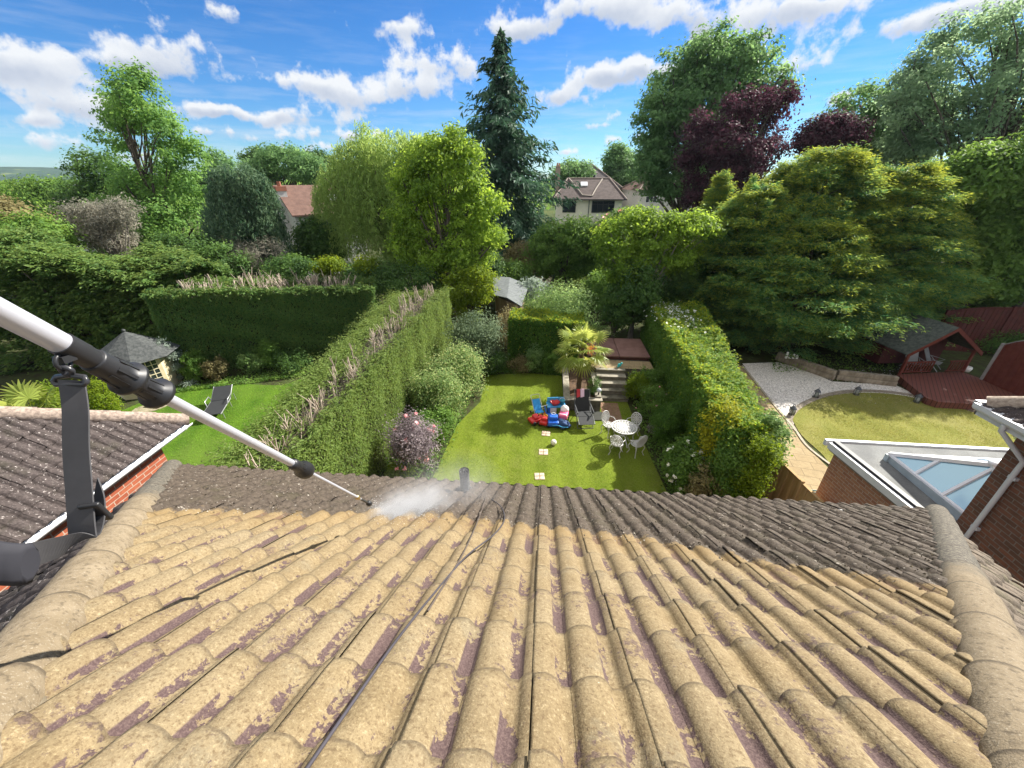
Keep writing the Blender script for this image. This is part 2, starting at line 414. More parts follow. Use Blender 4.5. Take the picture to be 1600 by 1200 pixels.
def limbs(mb, base, top_r, r0, targets, rng, fork_z=(0.25, 0.75), n=7, lean=None, wig=0.25, zt=None):
    """a tapered trunk from base with limbs to target points"""
    base = np.array(base, float); T = np.array(targets, float)
    zt = zt if zt is not None else T[:, 2].max() * 0.8
    top = np.array([T[:, 0].mean() * 0.6 + base[0] * 0.4, T[:, 1].mean() * 0.6 + base[1] * 0.4, zt])
    if lean is not None: top = np.array(lean, float)
    m = 9; tr = []
    for i in range(m):
        t = i / (m - 1); p = base * (1 - t) + top * t; p[:2] += rng.normal(size=2) * wig * 0.35 * math.sin(math.pi * t); tr.append(p)
    rad = [r0 * (1.35 if i == 0 else 1) * (1 - t_) + top_r * t_ for i, t_ in enumerate(np.linspace(0, 1, m))]
    mb.tube(tr, rad, max(n, 8))
    for q in T:
        f = rng.uniform(*fork_z); h = base[2] + f * min(q[2] - base[2], zt - base[2]) * 0.9
        t = np.clip((h - base[2]) / max(zt - base[2], 0.01), 0.03, 0.97); j = t * (m - 1); a = int(j); s0 = tr[a] * (1 - (j - a)) + tr[min(a + 1, m - 1)] * (j - a)
        rr = (r0 * (1 - t) + top_r * t) * 0.5
        mid = s0 * 0.5 + q * 0.5 + rng.normal(size=3) * wig * np.linalg.norm(q - s0) * 0.25 + np.array([0, 0, 0.08 * np.linalg.norm(q - s0)])
        pts = []
        for i in range(6):
            u = i / 5; pts.append(s0 * (1 - u) ** 2 + mid * 2 * u * (1 - u) + q * u * u)
        mb.tube(pts, [rr * (1 - u * 0.85) + 0.008 for u in np.linspace(0, 1, 6)], 5, caps=False)
    return tr

def broad(name, label, base, lobes, mat, bark, nclump, per, cr, leaf, r0=0.25, nl=26, group=None, seed=0, cat='tree', aspect=0.55, shell=0.2, flowers=None, flat=0.65, tip=0.0, upw=0.5, droop=0.0, tintb=0.0, fork=(0.25, 0.8), extra=None, zt=None):
    L = Leaves(seed); t = thing(name, label, cat, base, group=group)
    B = np.array(base, float); LB = [(np.array(c, float) - B, np.array(r, float)) for c, r in lobes]
    cen = crown(L, LB, nclump, per, cr, leaf, aspect, shell, upw, flat, tip, droop, tintb)
    if extra: extra(L, LB)
    L.build('crown' if cat == 'tree' else 'foliage', mat, t)
    mb = MB(); rng = L.rng
    sel = cen[rng.choice(len(cen), min(nl, len(cen)), replace=False)]
    limbs(mb, (0, 0, -0.1), r0 * 0.2, r0, sel, rng, fork, zt=zt)
    mb.build('trunk' if cat == 'tree' else 'stem', bark, t)
    if flowers:
        fm, nf, fs, lab = flowers
        Fl = Leaves(seed + 77); q = cen[rng.choice(len(cen), nf)]
        ctr = np.mean([l[0] for l in LB], 0)
        o = unit(q - ctr + np.array([0, -0.2, 0.35])); q = q + o * cr * 0.6 + rng.normal(size=q.shape) * cr * 0.25
        for i in range(nf):
            Fl = Leaves(seed + 77 + i); Fl.add(q[i] + Fl.rng.normal(size=(7, 3)) * fs * 0.4, o[i] + Fl.rng.normal(size=(7, 3)) * 0.5, fs * Fl.rng.uniform(0.6, 1.1, 7), Fl.rng.random(7), None, 0.8)
            Fl.build('flower', fm, t)
    return t

def pl(lst, Y, seed=1, depth=0.9, dz=0.45):
    """lobes from photo pixels: (x, y, rx[, ry]) at world depth Y"""
    rng = np.random.default_rng(seed); out = []
    for q in lst:
        x, y, rx = q[:3]; ry = q[3] if len(q) > 3 else rx
        p = at(x, y, Y); k = mpp(p); o = rng.uniform(-dz, dz) * rx * k; d = unit((p - EYEP) * np.array([1, 1, 0.0]))
        out.append((p + d * o, (rx * k, rx * k * depth, ry * k)))
    return out

def strands(L, tops, lens, step, leaf, aspect=0.28, spread=0.06, tintf=None, curl=0.0, outd=None, per=2):
    """hanging strands of leaves from points tops"""
    rng = L.rng
    for i, (p, ln) in enumerate(zip(tops, lens)):
        n = max(3, int(ln / step)); tt = np.linspace(0, 1, n)
        o = outd[i] if outd is not None else rng.normal(size=3) * [1, 1, 0]
        P = p + np.outer(tt ** 0.6 * curl, o) - np.outer(tt * ln, [0, 0, 1]) + rng.normal(size=(n, 3)) * spread
        P = np.repeat(P, per, 0) + rng.normal(size=(n * per, 3)) * spread
        m = len(P); D = np.tile([0, 0, -1.0], (m, 1)) + rng.normal(size=(m, 3)) * 0.45
        tn = (tintf[i] if tintf is not None else 0.5) + rng.normal(0, 0.15, m)
        ok = P[:, 2] > 0.05
        L.add(P[ok], (np.tile(o, (m, 1)) * 0.6 + rng.normal(size=(m, 3)))[ok], (leaf * rng.uniform(0.6, 1.3, m))[ok], tn[ok], None, aspect, D[ok])

def fronds(L, roots, dirs, length, leaf, nseg=5, aspect=0.35, droop=0.25, width=0.22, tint=0.4, tipgain=0.0, per=2):
    """flat sprays: along each direction, leaves on both sides; tips lighter when tipgain > 0"""
    rng = L.rng; n = len(roots); D = unit(dirs); side = unit(np.cross(D, np.array([0, 0, 1.0])) + 1e-6)
    ln = np.broadcast_to(length, (n,)); tn = np.broadcast_to(np.asarray(tint, float), (n,))
    for k in range(nseg):
        u = (k + 0.5) / nseg
        c = roots + D * (ln * u)[:, None] - np.array([0, 0, 1.0]) * (droop * ln * u * u)[:, None]
        for sgn in ((-1, 1) if per == 2 else (0,)):
            w = width * (1.15 - u * 0.8)
            P = c + side * (sgn * w * ln * 0.5)[:, None] + rng.normal(size=(n, 3)) * 0.07 * ln[:, None]
            dd = D + side * sgn * 0.55 + rng.normal(size=(n, 3)) * 0.2 - np.array([0, 0, droop * u])
            nn = np.array([0, 0, 1.0]) + rng.normal(size=(n, 3)) * 0.35 + D * 0.2
            L.add(P, nn, leaf * (1.1 - 0.45 * u) * rng.uniform(0.7, 1.3, n), tn + rng.normal(0, 0.12, n), None if not tipgain else np.clip(tipgain * (u - 0.25) * 1.5 + rng.normal(0, 0.15, n), 0, 1), aspect, dd)

# leaf and bark materials
LEAF = dict(
    ash=m_leaf('leaf_ash', (0.03, 0.07, 0.015), (0.09, 0.16, 0.035)),
    willow=m_leaf('leaf_willow', (0.085, 0.145, 0.035), (0.21, 0.285, 0.08), trans=0.50),
    bright=m_leaf('leaf_bright', (0.06, 0.115, 0.012), (0.17, 0.26, 0.03), trans=0.50),
    lime=m_leaf('leaf_lime', (0.09, 0.15, 0.008), (0.22, 0.30, 0.02), trans=0.50),
    spruce=m_leaf('leaf_spruce', (0.012, 0.032, 0.02), (0.032, 0.062, 0.034), trans=0.25),
    deodar=m_leaf('leaf_deodar', (0.014, 0.034, 0.019), (0.062, 0.098, 0.05), trans=0.30),
    dark=m_leaf('leaf_dark', (0.014, 0.035, 0.008), (0.045, 0.085, 0.018), trans=0.40),
    mid=m_leaf('leaf_mid', (0.026, 0.058, 0.010), (0.075, 0.128, 0.024), trans=0.45),
    tall=m_leaf('leaf_tall', (0.025, 0.06, 0.018), (0.08, 0.14, 0.05), trans=0.45),
    airy=m_leaf('leaf_airy', (0.05, 0.085, 0.045), (0.11, 0.16, 0.085), trans=0.5),
    copper=m_leaf('leaf_copper', (0.012, 0.005, 0.007), (0.042, 0.015, 0.021), trans=0.35),
    gold=m_leaf('leaf_gold', (0.016, 0.05, 0.018), (0.042, 0.102, 0.03), (0.27, 0.32, 0.035), trans=0.45),
    cypress=m_leaf('leaf_cypress', (0.018, 0.045, 0.012), (0.055, 0.10, 0.024), (0.15, 0.2, 0.04), trans=0.35),
    hedge=m_leaf('leaf_hedge', (0.031, 0.054, 0.011), (0.074, 0.108, 0.024), (0.16, 0.2, 0.05), trans=0.35),
    privet=m_leaf('leaf_privet', (0.03, 0.075, 0.01), (0.10, 0.19, 0.03), (0.3, 0.34, 0.02), trans=0.45),
    goldleaf=m_leaf('leaf_goldleaf', (0.2, 0.23, 0.012), (0.36, 0.36, 0.02), trans=0.4),
    bush=m_leaf('leaf_bush', (0.055, 0.105, 0.03), (0.18, 0.25, 0.09), (0.42, 0.45, 0.2), trans=0.45),
    grey=m_leaf('leaf_grey', (0.06, 0.06, 0.045), (0.15, 0.14, 0.11), trans=0.35),
    purple=m_leaf('leaf_purple', (0.05, 0.04, 0.045), (0.15, 0.125, 0.13), trans=0.35),
    palm=m_leaf('leaf_palm', (0.07, 0.11, 0.015), (0.18, 0.22, 0.05), (0.35, 0.30, 0.08), trans=0.45, rough=0.4),
    sage=m_leaf('leaf_sage', (0.03, 0.048, 0.026), (0.075, 0.10, 0.055)),
    palegreen=m_leaf('leaf_pale', (0.05, 0.105, 0.03), (0.175, 0.25, 0.085), trans=0.50),
    brown=m_leaf('leaf_brown', (0.05, 0.045, 0.018), (0.13, 0.115, 0.05), trans=0.35),
    blade=m_leaf('leaf_blade', (0.05, 0.12, 0.012), (0.14, 0.25, 0.04), trans=0.50),
    silver=m_leaf('leaf_silver', (0.09, 0.12, 0.09), (0.22, 0.26, 0.22), trans=0.35),
    white=m_leaf('petal_white', (0.7, 0.7, 0.62), (0.85, 0.85, 0.8), trans=0.35),
    pink=m_leaf('petal_pink', (0.7, 0.3, 0.32), (0.85, 0.5, 0.5), trans=0.35),
    orange=m_leaf('petal_orange', (0.55, 0.2, 0.03), (0.7, 0.36, 0.06), trans=0.35),
)
BARK = m_noise('bark', (0.05, 0.04, 0.03), (0.13, 0.11, 0.085), 6, 0.95, 0.8, 0.03, sc=(1, 1, 0.3))
BARK_PALE = m_noise('bark_pale', (0.14, 0.12, 0.10), (0.3, 0.27, 0.23), 7, 0.95, 0.6, 0.02, sc=(1, 1, 0.3))
TWIG = m_noise('cut_twig', (0.25, 0.195, 0.145), (0.52, 0.44, 0.35), 9, 0.9, 0.3)
CORE = m_noise('hedge_wood', (0.025, 0.02, 0.014), (0.05, 0.045, 0.028), 5, 1.0, 0.5)
# ------------------------------------------------------------------ the house roof being cleaned
TH = math.radians(33.5)
RN = np.array([0, math.sin(TH), math.cos(TH)]); RS = np.array([0, math.cos(TH), -math.sin(TH)]); RU = np.array([1.0, 0, 0])
RP0 = EYEP - RN * 0.78
def rp(u, v, h=0.0): return RP0 + RU * u + RS * v + RN * h
B_PTS = [(-3.2, 2.62), (-2.74, 2.67), (-2.32, 2.8), (-1.7, 2.86), (-1.3, 3.14), (-0.72, 3.15), (-0.11, 3.08), (0.27, 2.94), (0.72, 2.95), (1.12, 2.70), (1.47, 2.54), (2.01, 2.41), (2.6, 2.28)]
def b_clean(u): return float(np.interp(u, [p[0] for p in B_PTS], [p[1] for p in B_PTS]))
EAVE = lambda u: 4.93 + 0.05 * u
HIP_L = lambda v: -(0.53 + 0.885 * v)
HIP_R = lambda v: 0.27 + 0.86 * v
GAUGE, COVER = 0.292, 0.30

def roll_profile(fine):
    """one double roman tile across: (x, height, pan)  x from the side joint"""
    def roll(x, c, w, h):
        t = abs(x - c) / w
        return h * (1 - t ** 2.4) ** 0.7 if t < 1 else 0.0
    xs = list(np.linspace(0.0, COVER, 33 if fine else 19)); out = []
    for x in xs:
        z = max(roll(x, 0.022, 0.058, 0.033), roll(x, 0.022 + COVER / 2, 0.058, 0.033))
        z2 = roll(x, 0.022 + COVER, 0.058, 0.032)
        if x > COVER - 0.036: z = z2 - 0.002
        pan = 1.0 if z < 0.009 else max(0.0, 1 - (z - 0.009) / 0.010)
        out.append((x, z, pan))
    return out

def tile_field(name, m, P0, U, S, N, u0, u1, v0, v1, inside, skew=0.0, dirt=None, parent=None, fine=True, seed=3, rough=0.0, thick=0.024, eave=None):
    rng = random.Random(seed); prof = roll_profile(fine); nx = len(prof)
    V = []; FL = []; CT = []; UV = []; A = {'pan': [], 'rnd': [], 'dirt': [], 'vf': []}
    P0 = np.array(P0); U = np.array(U); S = np.array(S); N = np.array(N)
    nc = int(math.ceil((v1 - v0) / GAUGE - 1e-4)); nu0 = int(math.floor(u0 / COVER)); nu1 = int(math.ceil(u1 / COVER))
    for j in range(nc):
        for i in range(nu0, nu1):
            ub = i * COVER; vt = v0 + j * GAUGE
            cu, cv = ub + COVER / 2, vt + GAUGE / 2 + skew * (ub + COVER / 2)
            if not (inside(cu - COVER, cv) or inside(cu + COVER, cv) or inside(cu, cv) or inside(cu, cv + GAUGE / 2) or inside(cu, cv - GAUGE / 2)): continue
            dz = rng.uniform(-0.0025, 0.0035); rt = rng.random(); tw = rng.uniform(-0.007, 0.007); du = rng.uniform(-0.003, 0.003)
            isd = dirt is not None and dirt(cu, cv + GAUGE / 2) > -0.1
            nr = (9 if isd else 7) if fine else (4 if isd else 3)
            b = len(V); rows = []
            for r in range(nr + 1):
                lip = r == nr
                t = 1.0 if lip else r / (nr - 1)
                for k, (x, z, pan) in enumerate(prof):
                    uu = ub + x + du; vv = vt + t * GAUGE + skew * uu + (0.006 * math.sin(x * 37 + i) * t)
                    h = z + thick * t + dz + tw * (x / COVER - 0.5)
                    # worn, rounded leading edge
                    if t > 0.97 and not lip: h -= 0.004
                    if lip: h -= thick + 0.004 + z * 0.25
                    if rough and not lip:
                        q = P0 + U * uu + S * vv
                        dd = dirt(uu, vv) if dirt is not None else 1
                        a = rough * min(1, max(0, dd * 8 + 0.4)) * (0.45 + 1.5 * min(1, max(0, (0.1 - uu) * 1.2)) * (1 if dd > 0 else 0))
                        h += a * (mnoise.noise(Vector(q * 22.0)) + 0.8 * mnoise.noise(Vector(q * 55.0)) + 0.25)
                    V.append(P0 + U * uu + S * vv + N * h); UV.append((uu, vv))
                    A['pan'].append(pan); A['rnd'].append(rt); A['vf'].append(t); A['dirt'].append(dirt(uu, vv) if dirt is not None else 1.0)
            for r in range(nr):
                lip = r == nr - 1
                for k in range(nx - 1):
                    um = ub + (prof[k][0] + prof[k + 1][0]) / 2; tt = (r + 0.5) / (nr - 1) if not lip else 1.0
                    if not inside(um, vt + tt * GAUGE + skew * um): continue
                    a = b + r * nx + k
                    FL += [a, a + nx, a + nx + 1, a + 1]; CT.append(4)
            # thin side edge at the joint
            for r in range(nr - 1):
                if inside(ub, vt + (r + .5) / (nr - 1) * GAUGE + skew * ub):
                    a = b + r * nx; c = len(V)
                    for q in (a, a + nx):
                        V.append(V[q] - N * 0.006 + U * 0.001); UV.append(UV[q])
                        A['pan'].append(0); A['rnd'].append(rt); A['vf'].append(0.5); A['dirt'].append(A['dirt'][q])
                    FL += [a, c, c + 1, a + nx]; CT.append(4)
    return link_mesh(name, np.array(V), FL, CT, m, parent, True, np.array(UV), {k: np.array(x) for k, x in A.items()})

def mat_tiles(name, clean=True, base=((0.16, 0.117, 0.06), (0.222, 0.17, 0.095)), old=((0.036, 0.026, 0.018), (0.082, 0.063, 0.046)), lich=(0.27, 0.24, 0.2), lichamt=0.62):
    g = G(name); uv = g.co('UV'); P = g.pos()
    nA = g.noise(P, 7, 6, 0.65); nF = g.noise(P, 160, 3, 0.7); nM = g.noise(P, 34, 5, 0.65); nL = g.noise(P, 2.1, 5, 0.6); nG = g.noise(P, 75, 4, 0.75)
    rnd = g.attr('rnd'); pan = g.attr('pan'); vf = g.attr('vf')
    # old weathered surface: moss, soot and lichen
    o = g.mix(g.step(nM, 0.3, 0.7), old[0], old[1])
    o = g.mix(g.math('MULTIPLY', g.step(nF, 0.55, 0.75), 0.6), o, tuple(c * 1.9 for c in old[1]))
    o = g.mix(g.math('MULTIPLY', g.step(g.noise(P, 3.0, 4, 0.6), 0.5, 0.75), 0.5), o, (old[0][0] * 1.1, old[0][1] * 1.35, old[0][2] * 0.8))
    li = g.math('MULTIPLY', g.step(g.noise(P, 26, 4, 0.75), lichamt, lichamt + 0.05), 1.0)
    o = g.mix(li, o, lich)
    if clean:
        c = g.mix(g.step(nA, 0.28, 0.72), base[0], base[1])
        c = g.mix(g.math('MULTIPLY', g.math('SUBTRACT', rnd, 0.45), 0.9, None, True), c, (0.20, 0.16, 0.10))
        c = g.mix(g.math('MULTIPLY', g.step(nL, 0.45, 0.7), 0.5), c, (0.15, 0.108, 0.056))
        c = g.mix(g.math('MULTIPLY', g.step(g.noise(P, 5.5, 6, 0.7), 0.54, 0.68), 0.55), c, (0.15, 0.128, 0.085))
        # grains
        c = g.mix(g.math('MULTIPLY', g.step(nF, 0.53, 0.72), 0.55), c, (0.33, 0.255, 0.14))
        c = g.mix(g.math('MULTIPLY', g.step(nG, 0.47, 0.37), 0.7), c, (0.10, 0.066, 0.034))
        c = g.mix(g.math('MULTIPLY', g.step(nG, 0.56, 0.66), 0.5), c, (0.34, 0.275, 0.165))
        c = g.mix(g.math('MULTIPLY', g.step(nF, 0.46, 0.33), 0.6), c, (0.11, 0.072, 0.036))
        # worn coating shows the purple body, mostly along the pans
        st = g.N.new('ShaderNodeVectorMath'); st.operation = 'MULTIPLY'; g.L.new(uv, st.inputs[0]); st.inputs[1].default_value = (8.5, 2.6, 1)
        nP = g.noise(st.outputs[0], 1.0, 3, 0.6); wear = g.noise(P, 46, 4, 0.7)
        pm = g.math('ADD', g.math('MULTIPLY', nP, 1.0), g.math('MULTIPLY', g.math('SUBTRACT', wear, 0.5), 0.5))
        pm = g.math('ADD', pm, g.math('MULTIPLY', rnd, 0.12)); pm = g.math('ADD', pm, g.math('MULTIPLY', g.math('SUBTRACT', 0.55, vf), 0.16))
        pmask = g.math('MULTIPLY', g.step(pm, 0.575, 0.60), g.step(pan, 0.3, 0.7))
        big = g.math('ADD', g.math('ADD', g.noise(P, 4.2, 4, 0.6), g.math('MULTIPLY', g.step(vf, 0.72, 1.0), 0.07)), g.math('MULTIPLY', g.math('SUBTRACT', wear, 0.5), 1.1))
        rub = g.math('MULTIPLY', g.step(big, 0.64, 0.78), 0.75)
        c = g.mix(g.math('MAXIMUM', pmask, rub), c, g.mix(g.step(nF, 0.4, 0.65), (0.062, 0.039, 0.038), (0.108, 0.073, 0.066)))
        # left-over dirt specks
        sp = g.step(g.noise(P, 62, 3, 0.8), 0.70, 0.74); c = g.mix(g.math('MULTIPLY', sp, 0.8), c, (0.045, 0.035, 0.025))
        spw = g.step(g.noise(P, 17, 2, 0.9), 0.795, 0.81); c = g.mix(spw, c, (0.5, 0.47, 0.4))
        edge = g.math('MULTIPLY', g.step(g.math('ADD', vf, g.math('MULTIPLY', g.math('SUBTRACT', nM, 0.5), 0.06)), 0.955, 0.985), 0.4); c = g.mix(edge, c, (0.075, 0.052, 0.035))
        d = g.math('ADD', g.attr('dirt'), g.math('MULTIPLY', g.math('SUBTRACT', g.noise(P, 13, 5, 0.7), 0.5), 0.36))
        # near the line the freshly rinsed tile is wet and darker
        wet = g.math('MULTIPLY', g.step(d, -0.55, -0.05), 0.35); c = g.mix(wet, c, (0.17, 0.10, 0.025))
        dm = g.step(d, -0.03, 0.03); col = g.mix(dm, c, o)
        g.put(g.b.inputs['Roughness'], g.mix(wet, (0.92, 0.92, 0.92), (0.55, 0.55, 0.55)))
        h = g.math('ADD', g.math('MULTIPLY', nF, 0.6), g.math('MULTIPLY', nM, g.math('MULTIPLY_ADD', dm, 1.6, 0.5)))
        g.bump(h, 0.55, 0.008); g.put(g.b.inputs['Base Color'], col)
        return g.m
    h = g.math('ADD', g.math('MULTIPLY', nF, 0.5), nM); g.bump(h, 0.6, 0.01)
    return g.done(o, 0.93)
M_TILE = mat_tiles('concrete_roof_tile')
M_TILE_OLD = mat_tiles('weathered_roof_tile', False, old=((0.034, 0.027, 0.025), (0.078, 0.062, 0.058)), lich=(0.36, 0.32, 0.30), lichamt=0.605)
M_TILE_GREY = mat_tiles('grey_side_tile', False, old=((0.085, 0.068, 0.05), (0.17, 0.135, 0.10)), lich=(0.36, 0.33, 0.29), lichamt=0.66)  # paler grey-tan tile of the right side slope
M_WHITE = m_plain('white_pvc', (0.56, 0.57, 0.59), 0.35, var=0.05)
M_RENDER = m_noise('white_render', (0.5, 0.49, 0.46), (0.6, 0.59, 0.56), 4, 0.9, 0.15)
M_BRICK_RED = m_brick('red_brick', (0.26, 0.066, 0.032), (0.34, 0.105, 0.05), (0.36, 0.29, 0.225))
M_BRICK_DARK = m_brick('dark_brick', (0.12, 0.062, 0.042), (0.21, 0.085, 0.05), (0.18, 0.155, 0.13))
M_BRICK_MIX = m_brick('mixed_brick', (0.28, 0.13, 0.08), (0.36, 0.19, 0.11), (0.36, 0.30, 0.24))
M_BLACK = m_plain('black_plastic', (0.018, 0.018, 0.02), 0.42, var=0.3)
M_LEAD = m_noise('lead', (0.04, 0.038, 0.035), (0.09, 0.085, 0.08), 12, 0.7, 0.3)

def hip_mat():
    g = G('hip_tile'); P = g.pos(); d = g.attr('dirt'); rnd = g.attr('rnd')
    nA = g.noise(P, 9, 6, 0.65); nF = g.noise(P, 130, 3, 0.7)
    sc = g.N.new('ShaderNodeVectorMath'); sc.operation = 'MULTIPLY'; g.L.new(g.co('UV'), sc.inputs[0]); sc.inputs[1].default_value = (52, 4, 1)
    nS = g.noise(sc.outputs[0], 1.0, 5, 0.7)
    c = g.mix(g.step(nA, 0.3, 0.7), (0.155, 0.118, 0.072), (0.23, 0.182, 0.12))
    c = g.mix(g.math('MULTIPLY', rnd, 0.6), c, (0.15, 0.118, 0.075))
    c = g.mix(g.math('MULTIPLY', g.step(nF, 0.55, 0.7), 0.5), c, (0.36, 0.32, 0.25))
    c = g.mix(g.math('MULTIPLY', g.step(nS, 0.5, 0.66), 0.85), c, (0.085, 0.065, 0.042))
    o = g.mix(g.step(nS, 0.35, 0.7), (0.045, 0.04, 0.034), (0.17, 0.15, 0.115))
    dd = g.math('ADD', d, g.math('MULTIPLY', g.math('SUBTRACT', g.noise(P, 10, 5, 0.7), 0.5), 0.6))
    c = g.mix(g.step(dd, -0.1, 0.25), c, o)
    li = g.step(g.noise(sc.outputs[0], 1.7, 3, 0.8), 0.66, 0.7); c = g.mix(g.math('MULTIPLY', li, g.math('MULTIPLY_ADD', g.step(dd, -0.2, 0.2), 0.75, 0.12)), c, (0.48, 0.45, 0.39))
    c = g.mix(g.math('MULTIPLY', g.attr('joint'), 0.75), c, (0.055, 0.042, 0.028))
    g.bump(g.math('ADD', nF, nS), 0.5, 0.006)
    return g.done(c, 0.93)
M_HIP = hip_mat()
M_MORTAR = m_noise('mortar', (0.11, 0.09, 0.06), (0.19, 0.16, 0.112), 22, 0.95, 0.8, 0.01)

house = thing('house', 'house under the camera, sandy half-cleaned tiled roof with dark mossy lower tiles', 'house', (0, 0, 0))
def in_main(u, v): return (-0.35 < v < EAVE(u) + 0.05) and HIP_L(v) < u < HIP_R(v)
def dirt_main(u, v): return v - b_clean(u)
tile_field('roof_tiles', M_TILE, RP0, RU, RS, RN, -5.4, 5.6, -0.5, 5.28, in_main, 0.05, dirt_main, house, True, 5, rough=0.009)
mb = MB(); mb.slab(rp(HIP_L(-.3) + .02, -.3, -.03), rp(HIP_R(-.3) - .02, -.3, -.03), rp(HIP_R(5.1) - .02, 5.12, -.03), rp(HIP_L(4.66) + .02, 4.66, -.03), tuple(-RN * .01)); mb.build('roof_underlay', m_plain('roofing_felt', (.02, .02, .02), .95), house)
# hips and the two side slopes
def hip_line(side, v):
    return rp(HIP_L(v) if side < 0 else HIP_R(v), v)
def side_plane(side):
    a, b = hip_line(side, 0.0), hip_line(side, 5.0)
    d = unit(b - a); N = np.cross(d, np.array([0, 1.0, 0])); N = unit(N); N = N if N[2] > 0 else -N
    S = unit(np.array([N[0], N[1], 0]) * N[2] - np.array([0, 0, 1.0]) * (N[0] ** 2 + N[1] ** 2)); U = np.cross(N, S)
    return a, U, S, N
for side in (-1, 1):
    P0s, Us, Ss, Ns = side_plane(side)
    ev = 4.75 if side < 0 else 4.95
    def in_side(u, v, side=side, P0s=P0s, Us=Us, Ss=Ss):
        q = P0s + Us * u + Ss * v
        if v > (4.08 if side < 0 else ev * 0.93) or v < -0.3: return False
        # keep the part nearer than the hip line
        hv = (q[0] - (-0.53 if side < 0 else 0.27)) / (-0.885 if side < 0 else 0.86)
        yh = RP0[1] + RS[1] * hv
        return q[1] < yh and q[1] > -4.0
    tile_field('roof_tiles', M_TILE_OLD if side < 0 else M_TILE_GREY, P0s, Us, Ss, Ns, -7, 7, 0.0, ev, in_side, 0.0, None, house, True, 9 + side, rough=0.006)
    # half round hip tiles
    V = []; FL = []; CT = []; UV = []; D = []; RD = []; JT = []
    rng = random.Random(40 + side); vtop, vbot = -0.2, (4.78 if side < 0 else 5.2)
    nt_ = 13; d = unit(hip_line(side, vbot) - hip_line(side, vtop)); up = unit(RN + Ns); sd = np.cross(d, up)
    for k in range(nt_):
        va, vb = vtop + (vbot - vtop) * k / nt_, vtop + (vbot - vtop) * (k + 1.06) / nt_
        r_ = rng.random(); jit = rng.uniform(-0.006, 0.006)
        b = len(V); na = 19; rows = 9
        for i in range(rows + 1):
            t = (0, .02, .2, .4, .6, .8, .95, .985, 1.0, 1.0)[i]; lip = i == rows
            vv = va + (vb - va) * t; c = hip_line(side, vv) + up * (-0.026 + jit * .8 + 0.007 * t) + sd * jit
            rad = 0.104 + 0.005 * t - (0.013 if lip else 0)
            for a in range(na):
                an = math.radians(-8) + math.radians(196) * a / (na - 1)
                q = c + sd * math.cos(an) * rad + up * math.sin(an) * rad * 0.98
                q = q + up * 0.003 * mnoise.noise(Vector(q * 14))
                V.append(q); UV.append((vv, an)); D.append(vv - (2.85 if side < 0 else 2.55)); RD.append(r_); JT.append(1.0 if t > .98 else 0.0)
        # the lip gets corners of its own so that the joint stays a crisp line
        c0_ = len(V)
        for a in range(na): V.append(V[b + (rows - 1) * na + a]); UV.append(UV[b + (rows - 1) * na + a]); D.append(D[b + (rows - 1) * na + a]); RD.append(r_); JT.append(1.0)
        for a in range(na - 1): FL += [c0_ + a, c0_ + a + 1, b + rows * na + a + 1, b + rows * na + a]; CT.append(4)
        for i in range(rows - 1):
            for a in range(na - 1):
                q = b + i * na + a; FL += [q, q + 1, q + na + 1, q + na]; CT.append(4)
    link_mesh('hip_ridge', np.array(V), FL, CT, M_HIP, house, True, np.array(UV), {'dirt': np.array(D), 'rnd': np.array(RD), 'joint': np.array(JT)})
    # bedding mortar under the edges of the hip tiles
    mo = MB()
    for s_ in (-1, 1):
        n_ = 150; vs = []; PN = (RN if (s_ * side < 0) == (float(sd @ RU) * side > 0) else Ns)
        for k in range(n_ + 1):
            vv = vtop + (vbot - 0.04 - vtop) * k / n_; c = hip_line(side, vv); w = 0.035 + 0.014 * math.sin(k * 1.9) + 0.012 * math.sin(k * .67 + 1) + rng.uniform(-.004, .004)
            e0 = c + sd * s_ * 0.1085 - up * 0.035; e1 = c + sd * s_ * (0.112 + w) - up * (0.075 + rng.uniform(-.004, .004)); e2 = c + sd * s_ * (0.09 + w) - up * 0.13
            vs += [e0 + up * .012 - sd * s_ * .012, e0 + up * rng.uniform(-.002, .003), e1, e2]
        mo.add(vs, [(k * 4 + q, k * 4 + q + 1, k * 4 + q + 5, k * 4 + q + 4) for k in range(n_) for q in range(3)], True)
    mo.build('mortar_bedding', M_MORTAR, house)
# walls, fascia and gutter of this house
eL, eR = rp(HIP_L(4.68), 4.68), rp(HIP_R(5.15), 5.15)
mw = MB()
gz = 5.0
mw.prism([(-4.5, -4), (4.3, -4), (4.3, 3.35), (-4.5, 3.35)], 0, 4.85)
mw.build('wall', M_BRICK_MIX, house, uv=True)
mg = MB()
for u0_, u1_ in ((-4.55, 0.0), (0.0, 4.5)):
    a, b = rp(u0_, EAVE(u0_) + 0.03, -0.02), rp(u1_, EAVE(u1_) + 0.03, -0.02)
    prof = [(0.055 * math.cos(t), 0.055 * math.sin(t)) for t in np.linspace(math.pi, 2 * math.pi, 9)]
    vs = [a + np.array([0, p[0] + 0.05, p[1] - 0.02]) for p in prof] + [b + np.array([0, p[0] + 0.05, p[1] - 0.02]) for p in prof]
    mg.add(vs, [(i, i + 1, i + 10, i + 9) for i in range(8)], True)
mg.build('gutter', M_BLACK, house)
